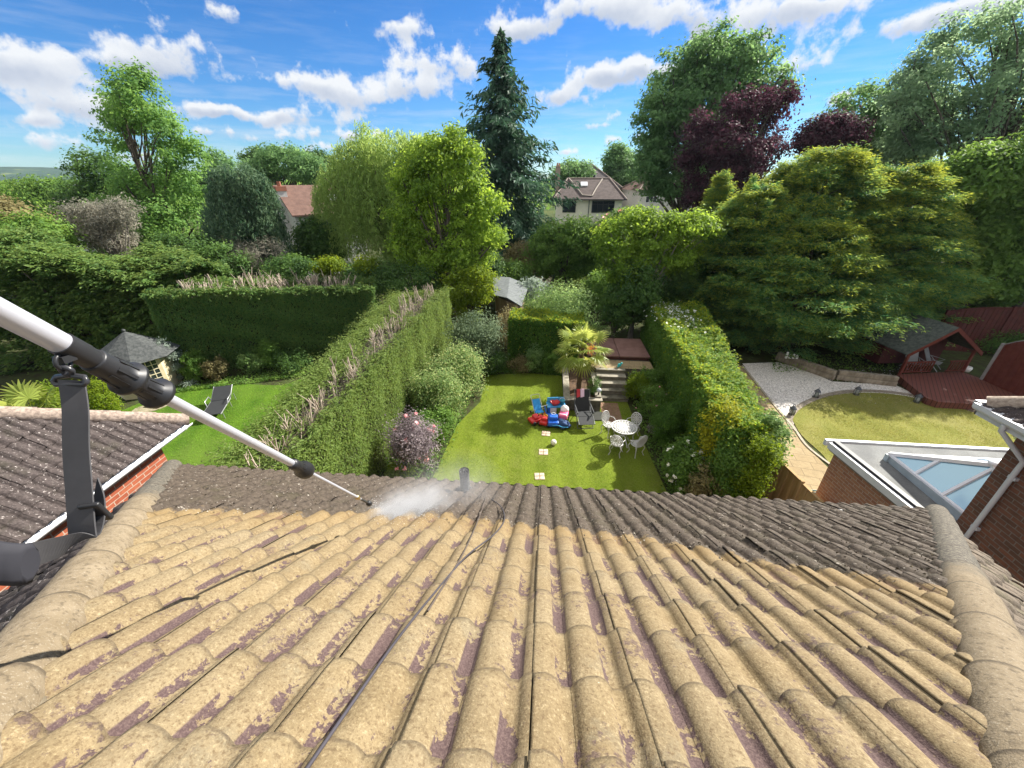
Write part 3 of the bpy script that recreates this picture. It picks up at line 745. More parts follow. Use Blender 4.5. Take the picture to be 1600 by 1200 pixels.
# soil vent pipe rising through the dark tiles
pb = rp(-0.82, 4.37, 0.0)
vp = MB(); vp.tube([pb + np.array([0, 0, -0.1]), pb + np.array([0, 0, 0.3])], 0.052, 20, caps=False)
vp.tube([pb + np.array([0, 0, 0.3]), pb + np.array([0, 0, 0.12])], 0.044, 20, caps=False)
vp.lathe([(0.052, 0.3), (0.044, 0.3)], pb, 20)
vp.lathe([(0.054, 0.315), (0.054, 0.26)], pb, 20)
vpo = vp.build('vent_pipe', m_noise('pipe_grime', (0.035, 0.035, 0.035), (0.14, 0.14, 0.13), 25, 0.8, 0.4), house)
vg = MB()
for k in range(4):
    an = k * math.pi / 4; dx, dy = 0.05 * math.cos(an), 0.05 * math.sin(an)
    vg.tube([pb + np.array([-dx, -dy, 0.303]), pb + np.array([0, 0, 0.335]), pb + np.array([dx, dy, 0.303])], 0.004, 5)
vg.build('vent_cage', M_BLACK, vpo)
lf = MB(); lf.slab(rp(-0.93, 4.26, 0.042), rp(-0.71, 4.26, 0.042), rp(-0.71, 4.5, 0.046), rp(-0.93, 4.5, 0.046), tuple(-RN * 0.02)); lf.lathe([(0.085, -0.02), (0.075, 0.05), (0.056, 0.07)], pb, 20)
lf.build('flashing', M_LEAD, house)

# crumbs of moss and lichen lying on the dirty tiles and along the cleaned edge
rngd = np.random.default_rng(11); V = []; FL = []; CT = []
def crumbs(n, light, name, m, zone):
    V = []; FL = []; CT = []; c = 0
    while c < n:
        u, v = zone(); 
        if not in_main(u - 0.1, v) or not in_main(u + 0.1, v): continue
        x = (u / COVER) % 1.0 * COVER
        z = float(np.interp(x, [p[0] for p in PROF], [p[1] for p in PROF])) + 0.012
        s = rngd.uniform(0.003, 0.010) * (1.5 if rngd.random() < 0.1 else 1); q = rp(u, v, z); b = len(V)
        R = rngd.normal(size=(3, 3)); R[0] = unit(R[0]); R[1] = unit(np.cross(R[0], R[1])); R[2] = np.cross(R[0], R[1])
        for w in ((1, 0, 0), (-.8, .5, 0), (0, -.9, .2), (0.1, 0.1, .8)): V.append(q + (R[0] * w[0] + R[1] * w[1]) * s + RN * (w[2] + .1) * s * .7)
        for f in ((0, 1, 3), (1, 2, 3), (2, 0, 3), (0, 2, 1)): FL += [b + f[0], b + f[1], b + f[2]]; CT.append(3)
        c += 1
    return link_mesh(name, np.array(V), FL, CT, m, house)
PROF = roll_profile(True)
def zone_dark():
    u = rngd.uniform(-4.8, 4.8); return u, b_clean(u) + 0.02 + abs(rngd.normal()) * 1.0
def zone_edge():
    u = rngd.uniform(-2.6, 2.4); return u, b_clean(u) + rngd.normal() * 0.09
o = crumbs(5200, 0, 'moss_crumbs', m_noise('moss', (0.04, 0.034, 0.02), (0.12, 0.095, 0.06), 30, 1.0, 0), zone_dark); o['kind'] = 'stuff'
o = crumbs(1300, 1, 'lichen_flakes', m_noise('lichen', (0.2, 0.175, 0.14), (0.38, 0.34, 0.28), 30, 1.0, 0), lambda: zone_dark() if rngd.random() < .7 else zone_edge()); o['kind'] = 'stuff'

# thin cable lying down a trough of the tiles
cpx = [(470, 1215), (560, 1085), (620, 1000), (680, 925), (730, 868), (772, 835), (788, 812), (783, 792), (768, 780)]
def on_roof(x, y, h=0.0):
    d = ray(x, y); k = -(0.78 - h) / float(d @ RN); return EYEP + k * d
cp = [on_roof(x, y, 0.056) for i, (x, y) in enumerate(cpx)]
def spline(P, n=6):
    P = [np.array(p, float) for p in P]; Q = [P[0] * 2 - P[1]] + P + [P[-1] * 2 - P[-2]]; out = []
    for i in range(1, len(Q) - 2):
        for k in range(n):
            t = k / n; a, b, c, d = Q[i - 1], Q[i], Q[i + 1], Q[i + 2]
            out.append(0.5 * (2 * b + (c - a) * t + (2 * a - 5 * b + 4 * c - d) * t * t + (3 * b - a - 3 * c + d) * t ** 3))
    return out + [P[-1]]
mc = MB(); mc.tube(spline(cp), 0.0044, 8)
tag(mc.build('cable', m_plain('cable_sheath', (0.05, 0.045, 0.055), 0.5)), 'thin dark cable lying down the sandy cleaned roof tiles', 'cable')
cp2 = [on_roof(x, y, 0.056) for x, y in [(668, 955), (725, 862), (752, 800), (760, 775)]]
mc = MB(); mc.tube(spline(cp2), 0.004, 8)
tag(mc.build('cable', m_plain('cable_sheath_thin', (0.09, 0.07, 0.06), 0.5)), 'second thinner brown cable beside the dark cable on the roof', 'cable')
# ------------------------------------------------------------------ house next door on the left
lh = thing('brick_house', 'red brick house at far left with dark lichen-spotted tiled roof and white gutter', 'house', (-8.5, 2.5, 0))
LO = (-8.5, 2.5, 0)
TL = math.radians(35.5)
lA = unit(np.array([-0.078, 0.997, 0])); lO = np.array([lA[1], -lA[0], 0])
lG = np.array([-6.46, 5.40, 4.64]); lS = lO * math.cos(TL) - np.array([0, 0, 1]) * math.sin(TL); lN = lO * math.sin(TL) + np.array([0, 0, 1]) * math.cos(TL)
LV = 17 * GAUGE
lP0 = lG - lS * (LV - 0.06)
def in_left(u, v): return u < -(LV - v) * math.cos(TL) * 1.0 + 0.02 and u > -8 and 0 < v < LV + 0.02
o = tile_field('roof_tiles', M_TILE_OLD, lP0, lA, lS, lN, -8, 0.3, 0.0, LV, in_left, 0.0, None, lh, True, 21, rough=0.004)
o.location = (-LO[0], -LO[1], 0)
fl_ = lambda u, v: lP0 + lA * u + lS * v - lN * .03
mb = MB(); mb.slab(fl_(-LV * math.cos(TL), 0), fl_(-7, 0), fl_(-7, LV - .02), fl_(-.05, LV - .02), tuple(-lN * .01)); mb.build('roof_underlay', m_plain('roofing_felt_b', (.02, .02, .02), .95), lh, LO)
# hip caps
mb = MB(); hd = unit(-lO - lA + np.array([0, 0, math.tan(TL)]))
for k in range(14):
    a = lG + hd * (0.44 * k - 0.05) + lN * 0.02; b = a + hd * 0.46
    up = unit(lN + np.array([0, 0, .8])); sd = np.cross(hd, up); vs = []
    for q, r in ((a, 0.125), (b, 0.112)):
        for t in np.linspace(-0.2, math.pi + 0.2, 11): vs.append(q + sd * math.cos(t) * r + up * (math.sin(t) * r - 0.02))
    mb.add(vs, [(i, i + 1, i + 12, i + 11) for i in range(10)], True)
mb.build('hip_ridge', m_noise('old_hip_cap', (0.15, 0.115, 0.095), (0.34, 0.27, 0.22), 22, 0.95, 0.6), lh, LO)
wc = lG - lO * 0.33 - lA * 0.33
mb = MB(); P = [wc, wc - lA * 9, wc - lA * 9 - lO * 7, wc - lO * 7]; mb.prism([(p[0], p[1]) for p in P], 0, 4.56)
# UV along the wall
o = mb.build('wall', M_BRICK_RED, lh, LO, uv=True)
mb = MB(); a = lG - lO * 0.02 + np.array([0, 0, -0.05]); b = a - lA * 8.5
prof = [(0.06 * math.cos(t), 0.06 * math.sin(t)) for t in np.linspace(math.pi, 2 * math.pi, 9)] + [(0.066 * math.cos(t), 0.066 * math.sin(t)) for t in np.linspace(2 * math.pi, math.pi, 9)]
vs = [q + lO * (p[0] + 0.07) + np.array([0, 0, p[1]]) for q in (a, b) for p in prof]
mb.add(vs, [(i, (i + 1) % 18, 18 + (i + 1) % 18, 18 + i) for i in range(18)], True); mb.add(vs[:18], [tuple(range(18))])
mb.slab(a + lO * 0.0 + np.array([0, 0, .05]), b + np.array([0, 0, .05]), b + np.array([0, 0, -.13]), a + np.array([0, 0, -.13]), tuple(-lO * 0.02))
c1 = a - lA * 0.0
mb.slab(c1 + np.array([0, 0, .05]), c1 - lO * 7 + np.array([0, 0, .05]), c1 - lO * 7 + np.array([0, 0, -.13]), c1 + np.array([0, 0, -.13]), tuple(-lA * 0.02))
mb.build('gutter', M_WHITE, lh, LO)
mb = MB(); mb.tube([wc - lA * 1.55 + lO * 0.012 + np.array([0, 0, -.2]), wc - lA * 1.55 + lO * 0.012 - np.array([0, 0, 4.6])], 0.009, 6); mb.build('wall_cable', M_BLACK, lh, LO)

# ------------------------------------------------------------------ house next door on the right
RO = (9.5, 2.5, 0)
rh = thing('brick_house', 'dark brown brick house at far right with white downpipe', 'house', RO)
RX, RYc = 7.5, 5.86
mb = MB(); mb.prism([(RX, RYc), (RX, -5), (15, -5), (15, RYc)], 0, 5.05); mb.build('wall', M_BRICK_DARK, rh, RO, uv=True)
mb = MB()
gx, gy, gz_ = 7.06, 6.2, 5.24
for (a, b) in (((gx, gy, gz_), (gx, -5, gz_)), ((gx, gy, gz_), (15, gy, gz_))):
    a, b = np.array(a), np.array(b); out = np.array([-1.0, 0, 0]) if a[0] == b[0] else np.array([0, 1.0, 0])
    sq = [(-0.0, 0.05), (0.10, 0.05), (0.10, -0.02), (0.07, -0.06), (0.0, -0.06), (0.0, -0.05), (0.06, -0.05), (0.09, -0.015), (0.09, 0.05)]
    vs = [q + out * p[0] + np.array([0, 0, p[1]]) for q in (a, b) for p in sq]
    mb.add(vs, [(i, i + 1, 9 + i + 1, 9 + i) for i in range(8)]); mb.add(vs[:9], [tuple(range(9))])
    mb.slab(a + np.array([0, 0, .06]), b + np.array([0, 0, .06]), b - np.array([0, 0, .16]), a - np.array([0, 0, .16]), tuple(-out * .02))
mb.slab((gx + .03, gy - .03, gz_ - .15), (RX + .03, RYc + .0, gz_ - .15), (RX + .03, -5, gz_ - .15), (gx + .03, -5, gz_ - .15), (0, 0, -.02))
mb.build('gutter', M_WHITE, rh, RO)
mb = MB()
mb.tube([(gx - .05, 5.7, gz_ - .06), (gx - .05, 5.7, gz_ - .16), (RX - .06, 5.56, gz_ - .62), (RX - .06, 5.56, gz_ - .78), (RX - .06, 5.56, 0)], 0.036, 12)
for z in (4.3, 3.2, 2.0): mb.box((RX - .03, 5.56, z), (.06, .11, .05))
mb.build('downpipe', M_WHITE, rh, RO)
t_ = math.radians(33); rS = np.array([-math.cos(t_), 0, -math.sin(t_)]); rN = np.array([-math.sin(t_), 0, math.cos(t_)])
rP0 = np.array([gx, gy, gz_ + .03]) - rS * (7 * GAUGE - .06)
def in_right(u, v): return u < -(7 * GAUGE - v) * math.cos(t_) + .03 and 0 < v
# U = +Y
o = tile_field('roof_tiles', M_TILE_OLD, rP0, (0, 1, 0), rS, rN, -5, .3, 0, 7 * GAUGE, in_right, 0, None, rh, True, 31, rough=.004); o.location = (-RO[0], -RO[1], 0)
mb = MB(); hd = unit(np.array([1, -1, math.tan(t_)])); up = unit(rN + np.array([0, 0, 1.0])); sd = np.cross(hd, up)
for k in range(5):
    a = np.array([gx + .05, gy - .05, gz_ + .06]) + hd * .44 * k; b = a + hd * .46
    mb.tube([a, b], [.125, .115], 14)
mb.build('hip_ridge', m_noise('old_hip_cap_b', (0.22, 0.17, 0.13), (0.4, 0.33, 0.26), 20, .95, .5), rh, RO)

# ------------------------------------------------------------------ flat-roofed extension with roof lantern
EO = (9, 7, 0)
ex = thing('flat_roof_extension', 'single-storey brick extension with grey flat roof and glazed roof lantern', 'extension', EO)
ez = 2.9
P4 = [(6.9, 8.36), (7.2, 5.87), (13, 5.87), (13, 8.36)]
Pw = [(6.98, 8.26), (7.27, 5.87), (12.9, 5.87), (12.9, 8.26)]
mb = MB(); mb.prism(Pw, 0, ez - .22); mb.build('wall', M_BRICK_MIX, ex, EO, uv=True)
mb = MB(); mb.prism(P4, ez - .2, ez); mb.build('flat_roof', m_noise('roof_felt', (0.145, 0.148, 0.145), (0.215, 0.218, 0.21), 1.7, .9, .2, fine=30, coord='Object'), ex, EO)
mb = MB()
def strip(a, b, w0, w1, z0, z1):
    a = np.array([*a, 0.]); b = np.array([*b, 0.]); d = unit(b - a); n_ = np.array([-d[1], d[0], 0]) # left of a->b
    mb.add([a + n_ * w0 + [0, 0, z0], b + n_ * w0 + [0, 0, z0], b + n_ * w1 + [0, 0, z0], a + n_ * w1 + [0, 0, z0], a + n_ * w0 + [0, 0, z1], b + n_ * w0 + [0, 0, z1], b + n_ * w1 + [0, 0, z1], a + n_ * w1 + [0, 0, z1]],
           [(3, 2, 1, 0), (4, 5, 6, 7), (0, 1, 5, 4), (1, 2, 6, 5), (2, 3, 7, 6), (3, 0, 4, 7)])
strip(P4[0], P4[1], -.07, -.002, ez - .13, ez + .03)
strip((6.83, 8.44), (13, 8.44), .0, .08, ez - .13, ez + .02)
mb.build('fascia', M_WHITE, ex, EO)
mb = MB(); strip((6.91, 8.36), P4[1], .01, .12, ez + .003, ez + .075); mb.build('edge_trim', m_plain('black_rubber', (0.03, 0.032, 0.034), .55), ex, EO)
# lantern
la = MB()
L1 = np.array([7.72, 7.78, ez + .16]); L0 = np.array([7.80, 5.1, ez + .16]); R1 = np.array([10.9, 7.78, ez + .16]); R0_ = np.array([10.9, 5.1, ez + .16])
Bq = at(1553, 728, 6.55); B2 = Bq + np.array([.9, 0, 0])
for a, b in ((L1, L0), (L1, R1), (R1, R0_), (L0, R0_)):
    m_ = (a + b) / 2; d = b - a
    la.box((m_[0], m_[1], ez + .08), (abs(d[0]) + .10 if abs(d[0]) > .5 else .10, abs(d[1]) + .10 if abs(d[1]) > .5 else .10, .16))
lo = la.build('roof_lantern', m_plain('grey_kerb', (0.36, 0.42, 0.43), .5), ex, EO)
fr = MB()
def bar(a, b, w=.045, h=.05):
    d = unit(b - a); s_ = unit(np.cross(d, [0, 0, 1.0])); u_ = np.cross(s_, d)
    fr.slab(a - s_ * w - u_ * .01, b - s_ * w - u_ * .01, b + s_ * w - u_ * .01, a + s_ * w - u_ * .01, tuple(u_ * h))
for a, b in ((L1, L0), (L1, R1), (L0, R0_), (R1, R0_)): bar(a + [0, 0, .0], b + [0, 0, .0], .035, .045)
bar(L1, Bq, .05, .07); bar(L0, Bq, .05, .07); bar(R1, B2, .05, .07); bar(R0_, B2, .05, .07); bar(Bq, B2, .06, .07)
def hipx(y):   # point on hip L1-B at a given y
    t = (y - L1[1]) / (Bq[1] - L1[1]); return L1 + (Bq - L1) * t
for y in (7.12, 6.5):
    e = L1 + (L0 - L1) * ((y - L1[1]) / (L0[1] - L1[1])); h_ = hipx(y) if y > Bq[1] else L0 + (Bq - L0) * ((y - L0[1]) / (Bq[1] - L0[1])); bar(e, h_, .026, .05)
for x in (8.3, 8.9, 9.5, 10.1):
    e = np.array([x, 7.78, ez + .16]); f_ = hipx(0) if False else (L1 + (Bq - L1) * min(1, (x - L1[0]) / (Bq[0] - L1[0])) if x < Bq[0] else np.array([x, Bq[1], Bq[2]])); bar(e, f_, .026, .05)
fr.ball(tuple(Bq + [0, 0, .05]), .1, (1, 1, .6))
fr.build('lantern_frame', m_plain('bright_white_pvc', (.8, .81, .83), .3, var=.04), lo, EO)
gl = MB()
for tri in ((L1, L0, Bq), (L1, Bq, B2, R1), (L0, R0_, B2, Bq), (R1, B2, R0_)): gl.add(tri, [tuple(range(len(tri)))])
gg = G('solar_glass'); gg.done((0.36, 0.56, 0.68), 0.03, 0.4, .8)
gl.build('glazing', gg.m, lo, EO)

# ------------------------------------------------------------------ boundary fence and things beside it
M_FENCE = m_noise('larch_board', (0.30, 0.19, 0.085), (0.43, 0.29, 0.14), 6, .85, .4, sc=(1, 1, .15))
fe = thing('timber_fence', 'light brown timber panel fence between the hedge end and brick extension', 'fence', (6.7, 7.5, 0))
FP = [(6.42, 9.75), (6.62, 8.35), (6.82, 6.95), (7.0, 5.4)]
for i in range(3):
    a, b = np.array([*FP[i], 0.]), np.array([*FP[i + 1], 0.]); d = unit(b - a); n_ = np.array([d[1], -d[0], 0]); ln = np.linalg.norm(b - a)
    mb = MB(); k = 12; top = 1.62 - i * .03
    for q in range(k):
        c = a + d * (ln * (q + .5) / k) + n_ * (.008 if q % 2 else -.008); mb.box((c[0], c[1], .06 + top / 2), (.022, ln / k * 1.08, top), rz=math.atan2(d[1], d[0]) - math.pi / 2)
    c = (a + b) / 2
    mb.box((c[0], c[1], top + .075), (.07, ln, .03), rz=math.atan2(d[1], d[0]) - math.pi / 2)
    mb.box((c[0] - n_[0] * .03, c[1], .4), (.05, ln, .09), rz=math.atan2(d[1], d[0]) - math.pi / 2)
    mb.build('fence_panel', M_FENCE, fe, (6.7, 7.5, 0))
    mb = MB(); mb.box((a[0], a[1], .86), (.09, .09, 1.74), bev=.008); mb.build('post', M_FENCE, fe, (6.7, 7.5, 0))

tc_ = onz(1275, 779, .75)
tch = thing('garden_chair', 'dark teal folding chair by the extension wall, only its back showing', 'chair', (tc_[0], tc_[1], 0))
M_TEAL = m_plain('teal_paint', (0.015, 0.11, 0.11), .5)
mb = MB()
for s_ in (-.22, .22): mb.tube([(s_, -.1, 0), (s_, .15, .95)], .012, 6); mb.tube([(s_, .25, 0), (s_, -.15, .5)], .012, 6)
mb.build('frame', M_TEAL, tch)
mb = MB()
for k in range(5): mb.box((0, .02, .5), (.42, .06, .018)) if k == 0 else mb.box((0, .1 + .012 * k, .62 + .07 * k), (.44, .015, .045))
mb.build('slats', M_TEAL, tch)

# ------------------------------------------------------------------ telescopic lance
LD0, LD1 = .58, 2.6
LP0 = atd(0, 487, LD0); LP1 = atd(583, 790, LD1); LD = unit(LP1 - LP0)
def lt(x):
    s = x / 583.0; return s * LD0 / (LD1 * (1 - s) + s * LD0)
def lpt(x): return LP0 + (LP1 - LP0) * lt(x)
ALU = G('brushed_aluminium'); _v = ALU.co('Object'); _n = ALU.noise(_v, 35, 6, .75); ALU.bump(ALU.noise(_v, 400, 2), .05, .0005); ALU_m = ALU.done(ALU.mix(ALU.math('MULTIPLY', ALU.step(_n, .56, .72), .45), (0.5, 0.5, 0.545), (.3, .29, .29)), ALU.math('MULTIPLY_ADD', _n, .4, .2), .4)
lance = thing('telescopic_lance', 'long silver telescopic washing lance with black clamps reaching over the roof', 'lance', LP1)
def ltube(name, xa, xb, r, m=ALU_m, n=24, back=0.0, parent=None):
    mb = MB(); a = lpt(xa) - LD * back; b = lpt(xb); mb.tube([a, b], r, n); return mb.build(name, m, parent or lance, LP1)
ltube('tube', 0, 110, .0180, back=.7); ltube('tube', 200, 470, .0130); ltube('tube', 450, 563, .0077)
def clamp(x0, x1, prof, ribs=0, rr=.03):
    a, b = lpt(x0), lpt(x1); L_ = np.linalg.norm(b - a)
    mb = MB(); q_ = .86 if x0 < 300 else .82; mb.lathe([(r * q_, L_ * t) for r, t in prof], a, 28, axis=LD); rr *= q_
    q = a + LD * 0
    ax = Vector(LD); o1 = ax.orthogonal().normalized(); o2 = ax.cross(o1)
    for k in range(ribs):
        an = 2 * math.pi * k / ribs; d = np.array(o1 * math.cos(an) + o2 * math.sin(an))
        mb.slab(a + LD * L_ * .35 + d * rr * .8, a + LD * L_ * .92 + d * rr * .8, a + LD * L_ * .92 + d * rr * 1.06, a + LD * L_ * .35 + d * rr * .9, tuple(np.cross(LD, d) * .006))
    return mb.build('clamp', M_BLACK, lance, LP1)
ltube('collar', 94, 128, .0203, M_BLACK); ltube('collar', 126, 152, .0194, M_BLACK)
clamp(143, 206, [(.0, 0), (.0245, 0), (.026, .05), (.0265, .45), (.029, .55), (.030, .8), (.041, .86), (.0415, .95), (.031, 1), (.0, 1)], 8, .031)
clamp(198, 250, [(.0, 0), (.021, 0), (.0225, .1), (.024, .45), (.027, .75), (.040, .84), (.0405, .95), (.029, 1.0), (.0, 1.0)], 8, .027)
clamp(455, 483, [(.0, 0), (.020, 0), (.0255, .12), (.026, .35), (.027, .5), (.042, .62), (.042, .82), (.02, 1), (.0, 1)], 8, .029)
BRASS = G('brass').done((0.55, 0.40, 0.16), .35, .9)
a = lpt(557); mb = MB(); mb.lathe([(0, 0), (.0105, 0), (.013, .01), (.013, .03), (.009, .04), (.009, .055), (0, .055)], a, 12, axis=LD); mb.build('coupling', BRASS, lance, LP1)
mb = MB(); mb.tube([lpt(563), lpt(575)], .0068, 12); mb.lathe([(0, 0), (.013, 0), (.0175, .016), (.0175, .042), (.013, .055), (0, .055)], lpt(575), 16, axis=LD)
mb.build('nozzle', M_BLACK, lance, LP1)
# eye bracket under the collar
hb = lpt(108); dn = unit(np.array([0, 0, -1.0]) - LD * float(np.array([0, 0, -1.0]) @ LD))
mb = MB(); ring = [hb + dn * (.028) + (LD * math.cos(t) + dn * math.sin(t)) * .013 for t in np.linspace(0, 2 * math.pi, 15)]
mb.tube(ring, .0035, 6, caps=False); mb.box(tuple(hb + dn * .021), (.02, .02, .012))
mb.build('strap_eye', M_BLACK, lance, LP1)

def atds(x, y, D): return atd(x, y, D * .922)
# ------------------------------------------------------------------ strap hanging from the lance
st0 = hb + dn * .036
sp_loc = tuple(st0)
strap = thing('carrying_strap', 'black webbing strap hung from the lance by a black snap hook', 'strap', sp_loc)
SC = atds(108, 592, .735); K = mpp(SC)
def web(pxs, width, name, thick=.0025, m=None):
    """ribbon through (x, y, depth, angle of width axis in image deg)"""
    ctr = spline([atds(x, y, D) for x, y, D, an in pxs], 8); ans = spline([np.array([an, 0, 0.]) for *_, an in pxs], 8)
    mb = MB(); vs = []
    for c, a in zip(ctr, ans):
        an = math.radians(a[0]); wdir = unit(RGT * math.cos(an) + UPV * math.sin(an) + FWD * .12); 
        fn = unit(np.cross(wdir, np.array([0, 0, 1.0]) * .8 + UPV))
        for s_ in (-1, 1):
            for q in (-1, 1): vs.append(c + wdir * s_ * width / 2 + FWD * q * thick / 2)
    fs = []; n = len(ctr)
    for i in range(n - 1):
        b = i * 4
        for p, q in ((0, 2), (3, 1), (1, 0), (2, 3)): fs.append((b + p, b + q, b + 4 + q, b + 4 + p))
    mb.add(vs, fs, False); return mb.build(name, m or M_WEB, strap, sp_loc)
gw = G('webbing'); uvw = gw.co('Object'); wv_ = gw.N.new('ShaderNodeTexWave'); wv_.inputs['Scale'].default_value = 260; gw.L.new(uvw, wv_.inputs[0]); wv_.bands_direction = 'Z'
gw.bump(wv_.outputs['Fac'], .35, .001); M_WEB = gw.done(gw.mix(gw.noise(uvw, 30, 4), (0.036, 0.035, 0.037), (0.072, 0.07, 0.074)), .75)
web([(112, 594, .735, -2), (118, 640, .728, -3), (119, 700, .722, -3), (124, 770, .716, -2), (127, 815, .712, -2), (130, 842, .712, 4)], .0405, 'webbing')
web([(150, 765, .745, 88), (148, 800, .735, 40), (134, 838, .715, 5), (110, 850, .70, 60), (70, 862, .67, 75), (25, 872, .63, 80), (-40, 872, .58, 85)], .041, 'webbing_tail')
mb = MB()
pad = spline([atds(x, y, D) for x, y, D in [(48, 880, .61), (30, 882, .60), (0, 880, .585), (-60, 870, .55)]], 6)
vs = []; fs = []; 
for i, c in enumerate(pad):
    w = .03 if i else .022
    for k in range(10):
        an = 2 * math.pi * k / 10; vs.append(c + UPV * math.sin(an) * w + FWD * math.cos(an) * .012)
for i in range(len(pad) - 1):
    for k in range(10): fs.append((i * 10 + k, i * 10 + (k + 1) % 10, i * 10 + 10 + (k + 1) % 10, i * 10 + 10 + k))
mb.add(vs, fs, True); mb.add(vs[:10], [tuple(range(10))]); mb.build('shoulder_pad', m_plain('pad_fabric', (0.02, 0.02, 0.026), .8), strap, sp_loc)
mb = MB(); c = atds(150, 800, .728)
mb.box(tuple(c), (.03, .008, .045), rz=.3, rx=.2, bev=.003); mb.build('buckle', M_BLACK, strap, sp_loc)
mb = MB()   # snap hook
c0 = hb + dn * .036; c1 = atds(108, 586, .735)
pts = [c0 + (c1 - c0) * t + RGT * (.011 * math.sin(math.pi * t)) for t in np.linspace(0, 1, 8)]; mb.tube(pts, .0045, 8)
pts = [c0 + (c1 - c0) * t - RGT * (.009 * math.sin(math.pi * t)) for t in np.linspace(0, 1, 8)]; mb.tube(pts, .003, 8)
mb.tube([c0 + (c1 - c0) * .72, c1], .007, 10)
e = [atds(84, 596, .735), atds(88, 589, .735), atds(110, 586, .735), atds(132, 589, .735), atds(136, 596, .735), atds(132, 601, .735), atds(110, 600, .735), atds(88, 601, .735), atds(84, 596, .735)]
mb.tube(e, .0045, 8)
mb.build('snap_hook', m_plain('hook_plastic', (0.03, 0.03, 0.034), .3), strap, sp_loc)

# ------------------------------------------------------------------ spray of water: a real cloud of mist
mb = MB(); nz = lpt(583)
m0, m1 = atd(612, 806, 3.02), atd(735, 765, 3.75); mdir = unit(m1 - m0)
mc_ = m0 + (m1 - m0) * .35
ax = unit(np.cross(mdir, UPV)); ay = np.cross(ax, mdir)
vs = []; fs = []; NU, NV = 16, 20
for i_ in range(NU + 1):
    th = math.pi * i_ / NU
    for k_ in range(NV):
        ph = 2 * math.pi * k_ / NV; vs.append(mc_ - mdir * math.cos(th) * 1.0 + (ax * math.cos(ph) + ay * math.sin(ph)) * math.sin(th) * .48)
for i_ in range(NU):
    for k_ in range(NV): k2 = (k_ + 1) % NV; fs.append((i_ * NV + k_, (i_ + 1) * NV + k_, (i_ + 1) * NV + k2, i_ * NV + k2))
mb.add(vs, fs, True)
mist = mb.build('water_mist', bpy.data.materials.new('mist'))
tag(mist, 'white cloud of water spray blowing off the lance nozzle over the tiles', 'water spray', kind='stuff')
mm = mist.data.materials[0]; mm.use_nodes = True; nt = mm.node_tree; nt.nodes.clear(); LK = nt.links.new
o_ = nt.nodes.new('ShaderNodeOutputMaterial'); pv = nt.nodes.new('ShaderNodeVolumePrincipled'); LK(pv.outputs[0], o_.inputs['Volume'])
pv.inputs['Color'].default_value = (.99, .99, 1, 1); pv.inputs['Anisotropy'].default_value = 0.0
gp = nt.nodes.new('ShaderNodeNewGeometry')
def vmath(op, a, b):
    n = nt.nodes.new('ShaderNodeVectorMath'); n.operation = op
    for q, v in enumerate((a, b)):
        if hasattr(v, 'is_linked'): LK(v, n.inputs[q])
        else: n.inputs[q].default_value = tuple(v)
    return n.outputs['Value'] if op == 'DOT_PRODUCT' else n.outputs[0]
def mth(op, a, b, c=None):
    n = nt.nodes.new('ShaderNodeMath'); n.operation = op
    for q, v in enumerate((a, b, c)):
        if v is None: continue
        if hasattr(v, 'is_linked'): LK(v, n.inputs[q])
        else: n.inputs[q].default_value = v
    return n.outputs[0]
def plume(c, la, lb, amp):          # soft plume: gaussian along and across the jet
    d = vmath('SUBTRACT', gp.outputs['Position'], c); a = mth('DIVIDE', vmath('DOT_PRODUCT', d, mdir), la); x = mth('DIVIDE', vmath('DOT_PRODUCT', d, ax), lb); y = mth('DIVIDE', vmath('DOT_PRODUCT', d, ay), lb)
    r2 = mth('ADD', mth('MULTIPLY', a, a), mth('ADD', mth('MULTIPLY', x, x), mth('MULTIPLY', y, y)))
    return mth('MULTIPLY', mth('POWER', 2.718, mth('MULTIPLY', r2, -1.0)), amp)
nn = nt.nodes.new('ShaderNodeTexNoise'); nn.inputs['Scale'].default_value = 6; nn.inputs['Detail'].default_value = 6; nn.inputs['Roughness'].default_value = .6; LK(gp.outputs['Position'], nn.inputs['Vector'])
nf = mth('MAXIMUM', mth('MULTIPLY_ADD', nn.outputs['Fac'], 4.0, -1.2), 0.0)
tot = mth('ADD', plume(m0 + mdir * .10, .17, .085, 22.0), mth('ADD', plume(m0 + mdir * .30, .24, .14, 4.5), plume(m0 + mdir * .7, .42, .24, .7)))
LK(mth('MULTIPLY', tot, nf), pv.inputs['Density'])
# the white fan of water at the nozzle tip and flying drops
mb = MB(); rngm = random.Random(8)
for k in range(420):
    t = rngm.random() ** .7; tgt = on_roof(rngm.uniform(590, 690), rngm.uniform(800, 826), .03); q = nz + (tgt - nz) * t + np.array([rngm.gauss(0, .02), rngm.gauss(0, .02), abs(rngm.gauss(0, .035))])
    mb.ball(tuple(q), rngm.uniform(.0008, .0022), n=5)
drops = mb.build('water_drops', G('water_drop').done((0.85, 0.88, 0.9), .1, 0, .6)); tag(drops, 'white water droplets thrown up where the jet hits the tiles', 'water spray', kind='stuff')
